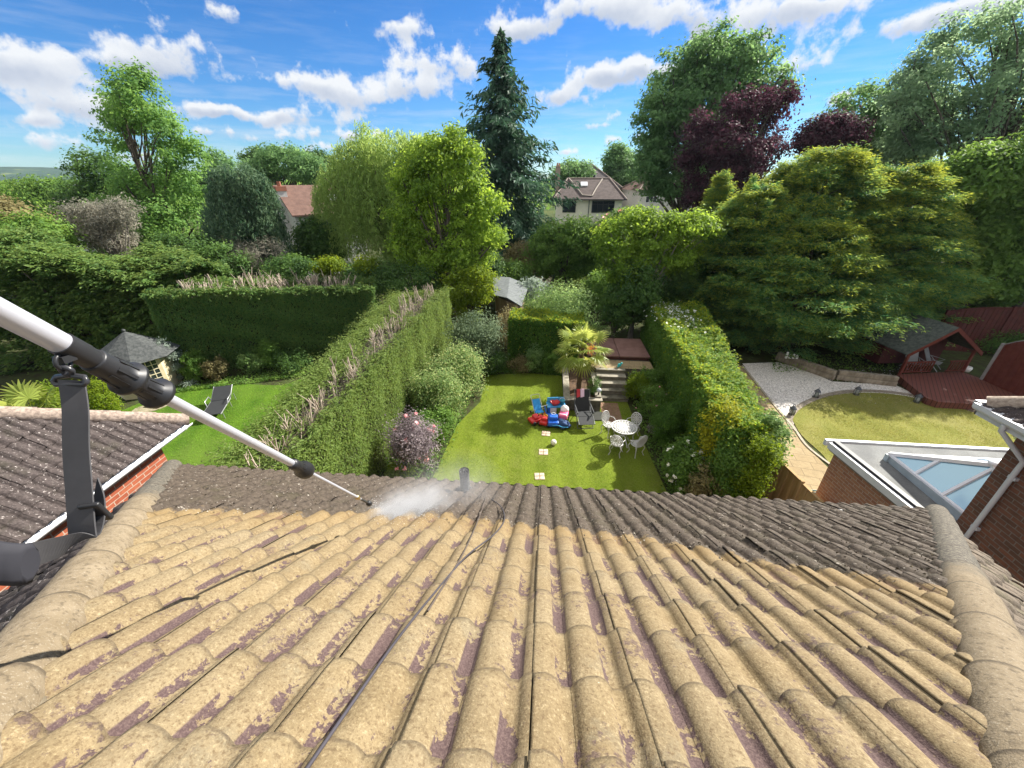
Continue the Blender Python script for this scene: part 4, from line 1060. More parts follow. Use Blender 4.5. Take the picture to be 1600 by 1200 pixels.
# ------------------------------------------------------------------ ground, lawns, paths
def grass_mat(name, a, b, dry, stripe=None, dryamt=.35):
    g = G(name); P = g.pos(); n1 = g.noise(P, .8, 6, .65); n2 = g.noise(P, 14, 5, .7); n3 = g.noise(P, 70, 3, .7)
    c = g.mix(g.step(n1, .3, .7), a, b); c = g.mix(g.math('MULTIPLY', g.step(n2, .45, .72), dryamt), c, dry); c = g.mix(g.math('MULTIPLY', g.step(g.noise(P, .35, 5, .65), .48, .66), .45), c, dry)
    if stripe:
        w = g.N.new('ShaderNodeVectorMath'); w.operation = 'DOT_PRODUCT'; g.L.new(P, w.inputs[0]); w.inputs[1].default_value = stripe
        s_ = g.math('SINE', g.math('ADD', w.outputs['Value'], g.math('MULTIPLY', n1, 1.2))); c = g.mix(g.math('MULTIPLY', g.step(s_, -.5, .5), .3), c, tuple(min(1, x * 1.35) for x in b))
    c = g.mix(g.math('MULTIPLY', g.step(n3, .5, .3), .5), c, tuple(x * .5 for x in a))
    g.bump(g.math('ADD', n3, g.math('MULTIPLY', n2, .6)), .7, .03)
    return g.done(c, .95, 0, .1)
def sheet(name, poly, z, m):
    mb = MB(); mb.add([(p[0], p[1], z) for p in poly], [tuple(range(len(poly)))]); return struct(name, mb, m)
def rounded(pts, n=6): return [tuple(p[:2]) for p in spline([np.array([q[0], q[1], 0.]) for q in pts] + [np.array([pts[0][0], pts[0][1], 0.])], n)[:-1]]
gnd = G('ground_soil'); P_ = gnd.pos(); gd = gnd.noise(P_, .03, 4, .6); gs = gnd.noise(P_, 3, 6, .7)
gc = gnd.mix(gnd.step(gs, .35, .7), (0.035, 0.03, 0.016), (0.05, 0.075, 0.02)); vd = gnd.N.new('ShaderNodeVectorMath'); vd.operation = 'LENGTH'; gnd.L.new(P_, vd.inputs[0])
gc = gnd.mix(gnd.step(vd.outputs['Value'], 60, 200), gc, gnd.mix(gnd.step(gd, .4, .6), (0.05, 0.09, 0.02), (0.11, 0.14, 0.04)))
gnd.bump(gs, .5, .05)
mb = MB(); mb.add([(-3500, -60, 0), (3500, -60, 0), (3500, 3500, 0), (-3500, 3500, 0)], [(0, 1, 2, 3)]); struct('ground', mb, gnd.done(gc, 1.0, 0, .1))
M_LAWN = grass_mat('lawn_grass', (0.10, 0.145, 0.012), (0.145, 0.19, 0.02), (0.2, 0.205, 0.055), (7.0, .4, 0))
M_LAWN_L = grass_mat('lawn_grass_lush', (0.045, 0.105, 0.008), (0.08, 0.145, 0.014), (0.11, 0.16, 0.03), (5.0, 3.0, 0), .2)
M_LAWN_R = grass_mat('lawn_grass_dry', (0.15, 0.165, 0.03), (0.21, 0.21, 0.05), (0.28, 0.25, 0.095))
lawn = [(-3.55, 4.0), (-3.5, 8.5), (-3.35, 12.6), (-2.75, 14.4), (-2.9, 17.0), (-1.0, 17.45), (.78, 17.3), (.85, 14.1), (2.3, 14.3), (2.32, 14.95), (3.55, 15.02), (3.6, 13.6), (3.75, 11.0), (3.95, 8.4), (4.0, 4.0)]
sheet('lawn', lawn, .012, M_LAWN)
sheet('lawn', rounded([onz(175, 648), onz(240, 622), onz(300, 603), onz(370, 600), onz(440, 602), onz(480, 592), (-8.0, 15.5, 0), (-7.2, 9, 0), (-8, 5.0, 0), (-12, 4.5, 0), (-17, 8, 0)]), .012, M_LAWN_L)
oval = rounded([onz(1237, 655), onz(1252, 637), onz(1290, 621), onz(1340, 614), onz(1400, 617), onz(1450, 627), onz(1520, 645), onz(1568, 668), onz(1590, 695), (15.5, 10.5, 0), (11, 9.6, 0), onz(1312, 735), onz(1282, 708), onz(1252, 680)], 5)
sheet('lawn', oval, .02, M_LAWN_R)
def pave_mat(name, a, b, joint, bw, bh, rot=0.0):
    g = G(name); P = g.pos(); mp_ = g.N.new('ShaderNodeMapping'); mp_.inputs['Rotation'].default_value = (0, 0, rot); g.L.new(P, mp_.inputs[0])
    bt = g.N.new('ShaderNodeTexBrick'); g.L.new(mp_.outputs[0], bt.inputs[0]); bt.inputs['Scale'].default_value = 1; bt.inputs['Brick Width'].default_value = bw; bt.inputs['Row Height'].default_value = bh
    bt.inputs['Mortar Size'].default_value = .012; g.put(bt.inputs['Color1'], a); g.put(bt.inputs['Color2'], b); g.put(bt.inputs['Mortar'], joint); bt.offset = .37
    n = g.noise(P, 3.3, 6, .7); c = g.mix(g.math('MULTIPLY', g.step(n, .4, .7), .5), bt.outputs['Color'], tuple(x * .62 for x in a)); n2 = g.noise(P, 40, 4, .7)
    c = g.mix(g.math('MULTIPLY', g.step(n2, .5, .75), .3), c, tuple(min(1, x * 1.3) for x in b)); g.bump(g.math('SUBTRACT', n2, bt.outputs['Fac']), .4, .01)
    return g.done(c, .9)
M_PAVE = pave_mat('sandstone_paving', (0.27, 0.20, 0.105), (0.33, 0.255, 0.145), (0.18, 0.135, 0.075), .62, .42, .2)
sheet('path', [(6.3, 5.0), (6.6, 20.5), onz(1160, 572)[:2], onz(1200, 624)[:2], onz(1238, 668)[:2], onz(1262, 700)[:2], onz(1300, 737)[:2], (9.6, 8.3), (8.6, 5.0)], .008, M_PAVE)
M_KERB = m_noise('stone_edging', (0.28, 0.24, 0.18), (0.38, 0.34, 0.27), 9, .9, .4)
def edging(name, pts, w, h, m, label=None):
    P = spline([np.array([p[0], p[1], 0.]) for p in pts], 5); mb = MB()
    for a, b in zip(P[:-1], P[1:]):
        d = unit(b - a); n_ = np.array([-d[1], d[0], 0]) * w / 2; mb.slab(a + n_ + [0, 0, h], b + n_ + [0, 0, h], b - n_ + [0, 0, h], a - n_ + [0, 0, h], (0, 0, -h))
    return struct(name, mb, m)
edging('path_edging', [onz(1160, 572), onz(1200, 622), onz(1238, 667), onz(1262, 699), onz(1312, 738)], .09, .04, M_KERB)
edging('lawn_edging', [onz(1240, 672), onz(1233, 655), onz(1250, 635), onz(1290, 618), onz(1340, 611), onz(1400, 614), onz(1450, 624), onz(1520, 641), onz(1575, 668)], .22, .03, m_noise('edging_setts', (0.16, 0.13, 0.10), (0.3, 0.26, 0.2), 12, .95, .6))
gr = G('white_gravel'); vz = gr.voro(gr.pos(), 26, 'F1', 'Color'); vd_ = gr.voro(gr.pos(), 26)
sx = gr.N.new('ShaderNodeSeparateColor'); gr.L.new(vz, sx.inputs[0]); gcol = gr.ramp(sx.outputs[0], [(0, (0.42, 0.38, 0.34)), (.5, (0.68, 0.64, 0.59)), (1, (0.86, 0.82, 0.77))]); gr.bump(vd_, 1.0, .03)
sheet('gravel', [onz(1160, 568)[:2], onz(1215, 566)[:2], onz(1260, 578)[:2], onz(1300, 596)[:2], onz(1400, 602)[:2], onz(1462, 632)[:2], onz(1440, 636)[:2], onz(1340, 618)[:2], onz(1250, 640)[:2], onz(1238, 668)[:2], onz(1200, 622)[:2]], .004, gr.done(gcol, .95))
# loose pebbles
mbp = MB(); rp_ = random.Random(4)
for k in range(700):
    p = onz(rp_.uniform(1180, 1440), rp_.uniform(575, 632)); x, y = None, None
    mbp.ball((p[0], p[1], .012), rp_.uniform(.014, .03), (1, .8, .5), n=5)
tag(mbp.build('pebbles', m_noise('pebble', (0.3, 0.285, 0.28), (0.58, 0.56, 0.55), 3, .9, 0)), 'white pebbles scattered over the gravel bed', 'pebbles', kind='stuff')
sheet('bare_soil', [onz(1462, 632)[:2], onz(1480, 636)[:2], onz(1640, 650)[:2], onz(1650, 720)[:2], onz(1575, 672)[:2], onz(1525, 646)[:2]], .006, m_noise('bare_soil', (0.10, 0.075, 0.05), (0.2, 0.15, 0.1), 5, 1, .6))
sheet('path', [onz(826, 470)[:2], onz(845, 470)[:2], onz(866, 428)[:2], onz(848, 420)[:2], onz(836, 436)[:2]], .006, m_noise('sandy_path', (0.42, 0.3, 0.18), (0.55, 0.42, 0.27), 4, .95, .3))
sheet('lawn', [onz(845, 470)[:2], onz(940, 480)[:2], onz(960, 440)[:2], onz(900, 425)[:2], onz(868, 436)[:2]], .008, M_LAWN)

# grass blades standing on the near lawns (nobody could count them)
def blades(name, n, polyfn, m, label, h=.05, seed=0):
    L = Leaves(seed); rng = L.rng; P = polyfn(rng, n); n = len(P)
    d = np.array([0, 0, 1.0]) + rng.normal(size=(n, 3)) * .45
    L.add(P + np.array([0, 0, h * .5]), rng.normal(size=(n, 3)) + [0, -.4, .4], h * rng.uniform(.5, 1.1, n), np.clip(.5 + .25 * np.sin(P[:, 0] * 7 + .3 * P[:, 1]) + rng.normal(0, .2, n), 0, 1), (rng.random(n) < .12) * .8, .14, d)
    o = L.build(name, m); tag(o, label, 'grass', kind='stuff')
def inpoly(P, poly):
    x, y = P[:, 0], P[:, 1]; c = np.zeros(len(P), bool); n = len(poly)
    for i in range(n):
        x1, y1 = poly[i][:2]; x2, y2 = poly[(i + 1) % n][:2]
        if y1 == y2: continue
        c ^= ((y1 > y) != (y2 > y)) & (x < (x2 - x1) * (y - y1) / (y2 - y1) + x1)
    return c
M_BLADE = m_leaf('grass_blade', (0.06, 0.105, 0.006), (0.13, 0.185, 0.016), (0.25, 0.25, 0.08), trans=.35, rough=.7, spec=.15)
def lawnpts(rng, n):
    P = np.column_stack([rng.uniform(-3.6, 4.1, n), rng.uniform(8, 17.6, n), np.full(n, .012)]); return P[inpoly(P, lawn)]
blades('lawn_blades', 90000, lawnpts, M_BLADE, 'short mown grass blades covering the middle lawn', .03, 5)

M_BLADE_R = m_leaf('grass_blade_dry', (0.10, 0.115, 0.02), (0.2, 0.2, 0.045), (0.32, 0.28, 0.12), trans=.35, rough=.7, spec=.15)
M_BLADE_L = m_leaf('grass_blade_lush', (0.03, 0.08, 0.006), (0.085, 0.16, 0.014), (0.16, 0.2, 0.04), trans=.35, rough=.7, spec=.15)
def ovalpts(rng, n):
    P = np.column_stack([rng.uniform(9.5, 18.5, n), rng.uniform(9.5, 17.2, n), np.full(n, .02)]); return P[inpoly(P, oval) & (np.sin(P[:, 0] * 1.7 + np.sin(P[:, 1] * 1.3) * 1.5) * np.cos(P[:, 1] * 1.9 + P[:, 0] * .4) > rng.uniform(-1.3, .6, n))]
blades('lawn_blades', 90000, ovalpts, M_BLADE_R, 'short dry grass blades covering the oval lawn on the right', .035, 6)
def leftpts(rng, n):
    P = np.column_stack([rng.uniform(-17.5, -7.2, n), rng.uniform(6, 16, n), np.full(n, .012)]); return P[np.sin(P[:, 0] * 1.1 + P[:, 1] * .5) * np.cos(P[:, 1] * 1.3) > rng.uniform(-1.3, .8, n)]
def leftpoly(rng, n):
    P = leftpts(rng, n); Q = [onz(175, 648), onz(240, 622), onz(300, 603), onz(370, 600), onz(440, 602), onz(480, 592), (-8.0, 15.5, 0), (-7.2, 9, 0), (-8, 6.0, 0), (-12, 6, 0), (-17, 8, 0)]; return P[inpoly(P, Q)]
blades('lawn_blades', 80000, leftpoly, M_BLADE_L, 'short lush grass blades covering the left lawn', .04, 7)

# ------------------------------------------------------------------ hedges
def lowfreq(P, s, ph=0.0):
    return (np.sin(P[:, 0] * s + ph) * np.cos(P[:, 1] * s * 1.3 + ph * 2) + np.sin(P[:, 2] * s * 1.7 + P[:, 0] * s * .6 + ph)) * .5
def hedge(name, label, base, hs, mat, side_n, top_n, leaf, seed, tip_side=0.0, tip_top=.2, feather=(), stems=None, cat='hedge', topr=.12, aspect=.5, side_tint=(.5, .5, .5, .5), lump=.05):
    """base: 4 footprint corners anticlockwise, hs: top height at each corner"""
    B = [np.array([p[0], p[1], 0.]) for p in base]; c0 = sum(B) / 4; t = thing(name, label, cat, c0)
    T = [b + np.array([0, 0, h]) for b, h in zip(B, hs)]; L = Leaves(seed); rng = L.rng
    for i in range(4):
        a, b, tb, ta = B[i], B[(i + 1) % 4], T[(i + 1) % 4], T[i]; d = unit(b - a); n_ = np.array([d[1], -d[0], 0]); n = int(side_n[i])
        if n == 0: continue
        u, v = rng.random((n, 1)), rng.random((n, 1)) ** .9
        P = (a * (1 - u) + b * u) * (1 - v) + (ta * (1 - u) + tb * u) * v
        P = P + n_ * (rng.normal(-.02, .05, (n, 1)) + lump * lowfreq(P, 3.1, seed)[:, None])
        Nn = n_ + rng.normal(size=(n, 3)) * .55 + [0, 0, .25]
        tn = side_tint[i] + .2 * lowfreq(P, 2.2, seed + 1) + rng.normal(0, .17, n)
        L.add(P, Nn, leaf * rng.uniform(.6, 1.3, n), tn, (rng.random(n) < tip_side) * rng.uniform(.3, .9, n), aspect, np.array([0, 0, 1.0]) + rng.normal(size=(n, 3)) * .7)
    n = int(top_n); u, v = rng.random((n, 1)), rng.random((n, 1))
    P = (T[0] * (1 - u) + T[1] * u) * (1 - v) + (T[3] * (1 - u) + T[2] * u) * v
    hole = np.ones(n, bool)
    if stems: # bare middle strip where the trunks were cut
        hole = ~((v[:, 0] > stems['v0'] + .05 * np.sin(u[:, 0] * 31)) & (v[:, 0] < stems['v1'] + .06 * np.sin(u[:, 0] * 23 + 1)) & (rng.random(n) < .93) & (lowfreq(P, 1.1, 3) > -.5))
    hgt = topr * (lowfreq(P, 2.7, seed + 2) + lowfreq(P, 6.1, seed + 5) * .6)
    P = P + np.array([0, 0, 1.0]) * (hgt[:, None] + rng.normal(0, .05, (n, 1)))
    P, k = P[hole], int(hole.sum())
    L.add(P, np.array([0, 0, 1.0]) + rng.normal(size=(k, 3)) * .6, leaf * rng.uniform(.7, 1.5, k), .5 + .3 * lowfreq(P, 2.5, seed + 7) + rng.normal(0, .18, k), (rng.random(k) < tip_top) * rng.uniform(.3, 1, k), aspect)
    for (v0, v1, nf, ln) in feather:      # feathery untrimmed sprays on the top
        u, v = rng.random((nf, 1)), rng.uniform(v0, v1, (nf, 1))
        R = (T[0] * (1 - u) + T[1] * u) * (1 - v) + (T[3] * (1 - u) + T[2] * u) * v + rng.normal(size=(nf, 3)) * .08 - [0, 0, .05]
        w = unit(T[3] - T[0]) * (v - .5) * 1.4
        D = w + np.array([0, 0, .55]) + rng.normal(size=(nf, 3)) * .5
        fronds(L, R, D, ln * rng.uniform(.6, 1.3, nf), leaf * 1.25, 5, .4, .35, .34, np.clip(.5 + .25 * lowfreq(R, 2.0, seed) + rng.normal(0, .15, nf), 0, 1), .5)
    L.build('foliage', mat, t, c0)
    mb = MB(); ins = .16; q = [c0 + (b - c0) * (1 - ins / max(.3, np.linalg.norm((b - c0)[:2]))) for b in B]
    cx = sum(B) / 4
    bb = []
    for i in range(4):
        d1 = unit(B[(i + 1) % 4] - B[i]); d0 = unit(B[i - 1] - B[i]); bb.append(B[i] + (d1 + d0) * ins)
    dz_ = .22 if not stems else .34
    vs = [(p[0], p[1], 0) for p in bb] + [(p[0], p[1], h - dz_) for p, h in zip(bb, hs)]
    mb.add(vs, [(3, 2, 1, 0), (4, 5, 6, 7)] + [(i, (i + 1) % 4, 4 + (i + 1) % 4, 4 + i) for i in range(4)]); mb.build('woody_core', CORE, t, c0)
    if stems:
        protos = []
        for k in range(6):
            mb = MB(); h = .55; lean = rng.normal(size=2) * .1; r = rng.uniform(.012, .024)
            mb.tube([(0, 0, -.3), (lean[0] * .4, lean[1] * .4, .1), (lean[0], lean[1], h)], [r * 1.1, r, r * .85], 6)
            for q in range(rng.integers(3, 7)):
                z = rng.uniform(-.05, .35); a = rng.uniform(0, 6.28); ln = rng.uniform(.18, .45); s_ = np.array([lean[0] * z / h, lean[1] * z / h, z]); mb.tube([s_, s_ + np.array([math.cos(a) * ln * .5, math.sin(a) * ln * .5, ln])], [r * .5, r * .3], 5)
            protos.append(mb)
        meshes = []
        cnt = 0
        for k in range(stems['n']):
            for _ in range(30):
                u, v = rng.random(), rng.uniform(stems['v0'], stems['v1']); p = (T[0] * (1 - u) + T[1] * u) * (1 - v) + (T[3] * (1 - u) + T[2] * u) * v
                if stems.get('ok') is None or stems['ok'](u): break
            p = p - [0, 0, .22 - stems.get('up', 0)]
            i = int(rng.integers(0, 6))
            if len(meshes) <= i or meshes[i] is None:
                while len(meshes) <= i: meshes.append(None)
                o = protos[i].build('cut_stem', TWIG, t); meshes[i] = o
            else:
                o = meshes[i].copy(); COL.objects.link(o)
            lp = p - c0; o.location = tuple(lp); o.rotation_euler = (rng.normal() * .22, rng.normal() * .22, rng.uniform(0, 6.28)); s_ = rng.uniform(.55, 1.15) * stems.get('s', 1); o.scale = (s_, s_, s_ * rng.uniform(.7, 1.15))
        L2 = Leaves(seed + 50); nb = stems['n'] * 10; u, v = rng.random((nb, 1)), rng.uniform(stems['v0'], stems['v1'], (nb, 1))
        P = (T[0] * (1 - u) + T[1] * u) * (1 - v) + (T[3] * (1 - u) + T[2] * u) * v - [0, 0, .2] + rng.normal(size=(nb, 3)) * [.1, .1, .12]
        L2.add(P, rng.normal(size=(nb, 3)), rng.uniform(.05, .16, nb), rng.random(nb), None, .06, np.array([0, 0, .8]) + rng.normal(size=(nb, 3)) * .8)
        o = L2.build('dead_twigs', LEAF['grey'], t, c0); o['kind'] = 'stuff'
    return t
# left garden hedge: footprint inner (right) face first
hl = [(-5.25, 4.6), (-5.25, 20.3), (-8.0, 19.6), (-6.95, 4.6)]
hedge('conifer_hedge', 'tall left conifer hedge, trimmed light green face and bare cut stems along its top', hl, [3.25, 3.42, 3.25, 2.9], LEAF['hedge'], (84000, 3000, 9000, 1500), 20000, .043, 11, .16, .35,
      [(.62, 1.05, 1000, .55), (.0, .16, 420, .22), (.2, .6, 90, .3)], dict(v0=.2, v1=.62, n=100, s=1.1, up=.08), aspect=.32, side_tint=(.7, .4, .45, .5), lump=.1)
# right garden hedge
hr = [(5.35, 21.6), (4.95, 9.2), (6.2, 9.35), (8.1, 21.2)]
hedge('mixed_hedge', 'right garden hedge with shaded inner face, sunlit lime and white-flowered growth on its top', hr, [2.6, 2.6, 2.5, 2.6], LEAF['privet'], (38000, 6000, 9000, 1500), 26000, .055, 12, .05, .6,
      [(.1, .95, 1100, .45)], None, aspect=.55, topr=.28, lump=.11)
# cross hedge of the left neighbour with cut trunks along its top
hb_ = [(-17.8, 15.5), (-9.1, 19.5), (-9.7, 21.2), (-18.4, 17.2)]
hedge('conifer_hedge', 'dark hedge across the left garden with pale cut trunks sticking up from its top', hb_, [4.05, 3.5, 3.5, 4.05], LEAF['cypress'], (40000, 2500, 2000, 4000), 9000, .065, 13, .16, .5,
      [(-.05, .18, 500, .35), (.82, 1.1, 700, .5)], dict(v0=.12, v1=.85, n=98, s=1.35, ok=lambda u: .1 < u < .88), aspect=.35, lump=.13)
# low yellow-green topped hedge closing the middle lawn
hc = [(-1.9, 18.15), (1.75, 18.0), (1.8, 19.5), (-1.9, 19.7)]
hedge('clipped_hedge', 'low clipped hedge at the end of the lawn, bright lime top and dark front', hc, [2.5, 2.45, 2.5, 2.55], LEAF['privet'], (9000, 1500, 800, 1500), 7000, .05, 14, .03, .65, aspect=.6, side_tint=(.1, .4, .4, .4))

# ------------------------------------------------------------------ shrubs
def shrub(name, label, px_, base_y, Y, rx, top_y, mat, n, leaf, seed, group=None, flowers=None, ry=None, tip=0.0, shell=.3, squash=.9, cr=.22, base=None, aspect=.5, lob=5, upw=.4, tintb=0.):
    """shrub standing at ground point under photo column px_ at depth Y"""
    b = at(px_, base_y, Y); b = np.array([b[0], Y, 0.]); k = mpp(b + np.array([0, 0, 1.0]))
    tz = 8.5
    lo, hi = 0, 12
    f_ = lambda z: 600 - F * (np.array([b[0], b[1], z]) - EYEP) @ UPV / ((np.array([b[0], b[1], z]) - EYEP) @ FWD)
    for _ in range(40):
        m_ = (lo + hi) / 2
        if f_(m_) > top_y: lo = m_
        else: hi = m_
    h = max(.25, lo); r = rx * k; rng = np.random.default_rng(seed)
    lobes = [(b + [0, 0, h * .5], (r * .85, r * .85, h * .5))]
    for i in range(lob):
        a = rng.uniform(0, 6.28); q = rng.uniform(.3, .62); zz = rng.uniform(.35, .72)
        lobes.append((b + [math.cos(a) * r * q, math.sin(a) * r * q, h * zz], (r * .5, r * .5, h * (1 - zz) * rng.uniform(.75, 1.0))))
    nclump = max(14, int(n / 40))
    return broad(name, label, b, lobes, mat, BARK, nclump, 40, cr * max(r, .4) * 1.4, leaf, r0=.03 + .02 * r, nl=8, group=group, seed=seed, cat='shrub', shell=shell, flowers=flowers, flat=squash, tip=tip, aspect=aspect, upw=upw, tintb=tintb)
shrub('round_shrub', 'large pale green rounded shrub with cream tips at the left lawn edge, the farther one', 712, 600, 15.3, 44, 545, LEAF['bush'], 12000, .055, 21, tip=.3)
shrub('round_shrub', 'pale green rounded shrub at the left lawn edge in front of the larger one', 690, 660, 12.9, 42, 586, LEAF['bush'], 11000, .05, 22, tip=.2)
shrub('shrub', 'loose green bush between the rose bush and the round shrubs', 684, 690, 11.7, 34, 640, LEAF['mid'], 6000, .05, 23)
shrub('rose_bush', 'dusky purple-leaved bush dotted with pink roses beside the left hedge', 652, 740, 9.9, 40, 655, LEAF['purple'], 8000, .042, 24, flowers=(LEAF['pink'], 22, .06, ''))
shrub('low_shrub', 'yellow-green low plant at the foot of the left hedge by the roof edge', 628, 760, 9.2, 24, 728, LEAF['lime'], 2500, .04, 25)
shrub('variegated_shrub', 'tall variegated grey-green shrub at the far left corner of the lawn', 748, 565, 17.6, 42, 487, LEAF['sage'], 9000, .06, 26, tip=.0)
shrub('shrub', 'brownish flowering shrub beside the shed roof', 795, 505, 20.4, 26, 472, LEAF['brown'], 4000, .055, 27)
shrub('ball_shrub', 'dark clipped ball shrub at the back edge of the lawn', 772, 580, 17.3, 24, 552, LEAF['dark'], 4000, .04, 28, shell=.12, cr=.16)
shrub('low_shrub', 'rusty-red low plant against the dark clipped hedge', 812, 578, 17.6, 22, 556, LEAF['brown'], 2500, .045, 29)
shrub('fern', 'pale green feathery plant against the dark clipped hedge', 836, 572, 17.7, 18, 540, LEAF['palegreen'], 2200, .06, 30)
shrub('low_shrub', 'mid green plant beside the raised bed at the back of the lawn', 858, 575, 17.5, 16, 550, LEAF['mid'], 2200, .05, 31)
shrub('pale_shrub', 'spreading pale silver-green tree-like shrub behind the clipped hedge', 880, 500, 23.5, 62, 440, LEAF['palegreen'], 10000, .075, 32, squash=.5, upw=1.0)
# beds right of the lawn
shrub('ball_shrub', 'yellow-green clipped dome shrub beside the steps', 992, 632, 15.1, 21, 586, LEAF['lime'], 4500, .04, 33, shell=.12, tintb=-.25)
shrub('shrub', 'dark green shrub between the steps and the right hedge', 1010, 622, 15.6, 22, 574, LEAF['mid'], 3500, .05, 34)
shrub('shrub', 'loose grey-green bush with small pink flowers beside the white chairs', 1014, 650, 13.9, 24, 605, LEAF['mid'], 4000, .045, 35, flowers=(LEAF['pink'], 14, .03, ''))
shrub('ball_shrub', 'big dense green clipped ball shrub against the right hedge', 1036, 695, 12.2, 31, 632, LEAF['privet'], 8000, .035, 36, shell=.1, cr=.14, tintb=-.25)
shrub('hydrangea', 'green bush with large white flower heads at the near right lawn corner', 1062, 765, 9.9, 36, 697, LEAF['mid'], 6500, .055, 37, flowers=(LEAF['white'], 46, .055, ''))
shrub('low_shrub', 'low dark plant with tiny pink flowers under the clipped ball shrub', 1020, 690, 12.7, 14, 668, LEAF['purple'], 1500, .04, 38)
shrub('shrub', 'brownish-green small bush beside the white hydrangea', 1098, 770, 9.2, 26, 735, LEAF['brown'], 3000, .045, 39)
shrub('shrub', 'tall yellow-green leafy bush at the near end of the right hedge', 1165, 775, 8.75, 32, 672, LEAF['lime'], 8000, .05, 40, tintb=-.2)
shrub('shrub', 'dark green bush at the foot of the near end of the right hedge', 1130, 770, 9.0, 30, 690, LEAF['mid'], 6500, .05, 41)
shrub('pale_shrub', 'blue-green feathery bush spilling over the path from the right hedge', 1195, 700, 9.6, 26, 640, LEAF['palegreen'], 5000, .06, 42, upw=.9)
shrub('golden_shrub', 'bright golden bush growing on top of the near end of the right hedge', 1142, 660, 9.8, 36, 626, LEAF['goldleaf'], 7000, .045, 43, tip=.0)
# white flowers on the right hedge top
Lw = Leaves(91); rg = Lw.rng; n = 260
Pw_ = np.column_stack([rg.normal(6.15, .55, n), rg.normal(19.4, 1.2, n), 2.62 + rg.random(n) * .14]); Lw.add(Pw_, rg.normal(size=(n, 3)) * .5 + [0, 0, 1], .07 * rg.uniform(.5, 1.2, n), rg.random(n), None, .8)
hedge_root = [o for o in COL.objects if o.get('label', '').startswith('right garden hedge')][0]
Lw.build('flowers', LEAF['white'], hedge_root, tuple(hedge_root.location))['kind'] = 'stuff'
# ---------- left garden plants
shrub('ball_shrub', 'dark green clipped ball shrub beside the cone-roofed summerhouse', 312, 595, 15.2, 21, 552, LEAF['mid'], 5000, .045, 51, shell=.1, cr=.14)
shrub('shrub', 'olive-brown twiggy shrub right of the ball shrub under the dark hedge', 348, 598, 15.4, 18, 560, LEAF['brown'], 3000, .05, 52)
shrub('shrub', 'pale-leaved shrub under the middle of the dark hedge', 400, 592, 16.2, 16, 552, LEAF['palegreen'], 2000, .06, 53)
shrub('shrub', 'tall green shrub standing in front of the dark hedge', 428, 585, 16.9, 20, 530, LEAF['mid'], 3500, .06, 54)
shrub('shrub', 'broad dark shrub at the right end of the dark hedge', 462, 590, 16.8, 30, 552, LEAF['dark'], 4500, .055, 55)
shrub('ivy_shrub', 'pale green ivy bush wrapped round the right side of the summerhouse', 283, 600, 14.9, 17, 530, LEAF['silver'], 3500, .05, 56, shell=.15)
shrub('shrub', 'yellow-flowered shrub behind the black strap', 162, 640, 11.6, 28, 592, LEAF['lime'], 3500, .05, 57)
shrub('shrub', 'bushy yellow-green plant between the palm and the strap', 92, 655, 10.6, 34, 596, LEAF['lime'], 5000, .05, 58, tintb=-.15)
shrub('low_shrub', 'blue-grey low plant at the edge of the left lawn', 212, 612, 13.6, 12, 596, LEAF['silver'], 900, .05, 59)

def spiky(name, label, b, n, ln, mat, seed, wid=.07, up=.9, group=None):
    t = thing(name, label, 'plant', b, group=group); L = Leaves(seed); rng = L.rng
    a = rng.uniform(0, 6.28, n); el = rng.uniform(.15, 1.0, n) ** .7 * up; D0 = np.column_stack([np.cos(a) * (1 - el * .8), np.sin(a) * (1 - el * .8), el + .1]); D0 = unit(D0); l_ = ln * rng.uniform(.65, 1.1, n)
    for k in range(4):
        u0, u1 = k / 4, (k + 1) / 4; p0 = D0 * (l_ * u0)[:, None] - np.array([0, 0, 1]) * (l_ * .5 * u0 ** 2)[:, None]; p1 = D0 * (l_ * u1)[:, None] - np.array([0, 0, 1]) * (l_ * .5 * u1 ** 2)[:, None]
        d = p1 - p0; nn = np.cross(d, np.column_stack([-np.sin(a), np.cos(a), 0 * a])); nn = np.where(nn[:, 2:3] < 0, -nn, nn)
        L.add((p0 + p1) / 2 + [0, 0, .05], nn + rng.normal(size=(n, 3)) * .05, np.linalg.norm(d, axis=1) * .58, .5 + rng.normal(0, .25, n), None, wid / (ln / 4) * (1.1 - .7 * u0), d, .1)
    L.build('leaves', mat, t); return t
spiky('spiky_plant', 'green strappy-leaved plant below the lance clamps', onz(167, 640), 90, .75, LEAF['blade'], 61)
spiky('spiky_plant', 'silvery strappy plant in front of the summerhouse', onz(298, 604), 60, .6, LEAF['silver'], 62)
spiky('spiky_plant', 'tall grassy cordyline behind the palm, left one', at(885, 505, 19.9) * [1, 1, 0] + [0, 0, 1.2], 130, 1.3, LEAF['silver'], 63, .06)
spiky('spiky_plant', 'tall grassy cordyline behind the palm, right one', at(928, 505, 20.2) * [1, 1, 0] + [0, 0, 1.2], 130, 1.3, LEAF['palegreen'], 64, .06)

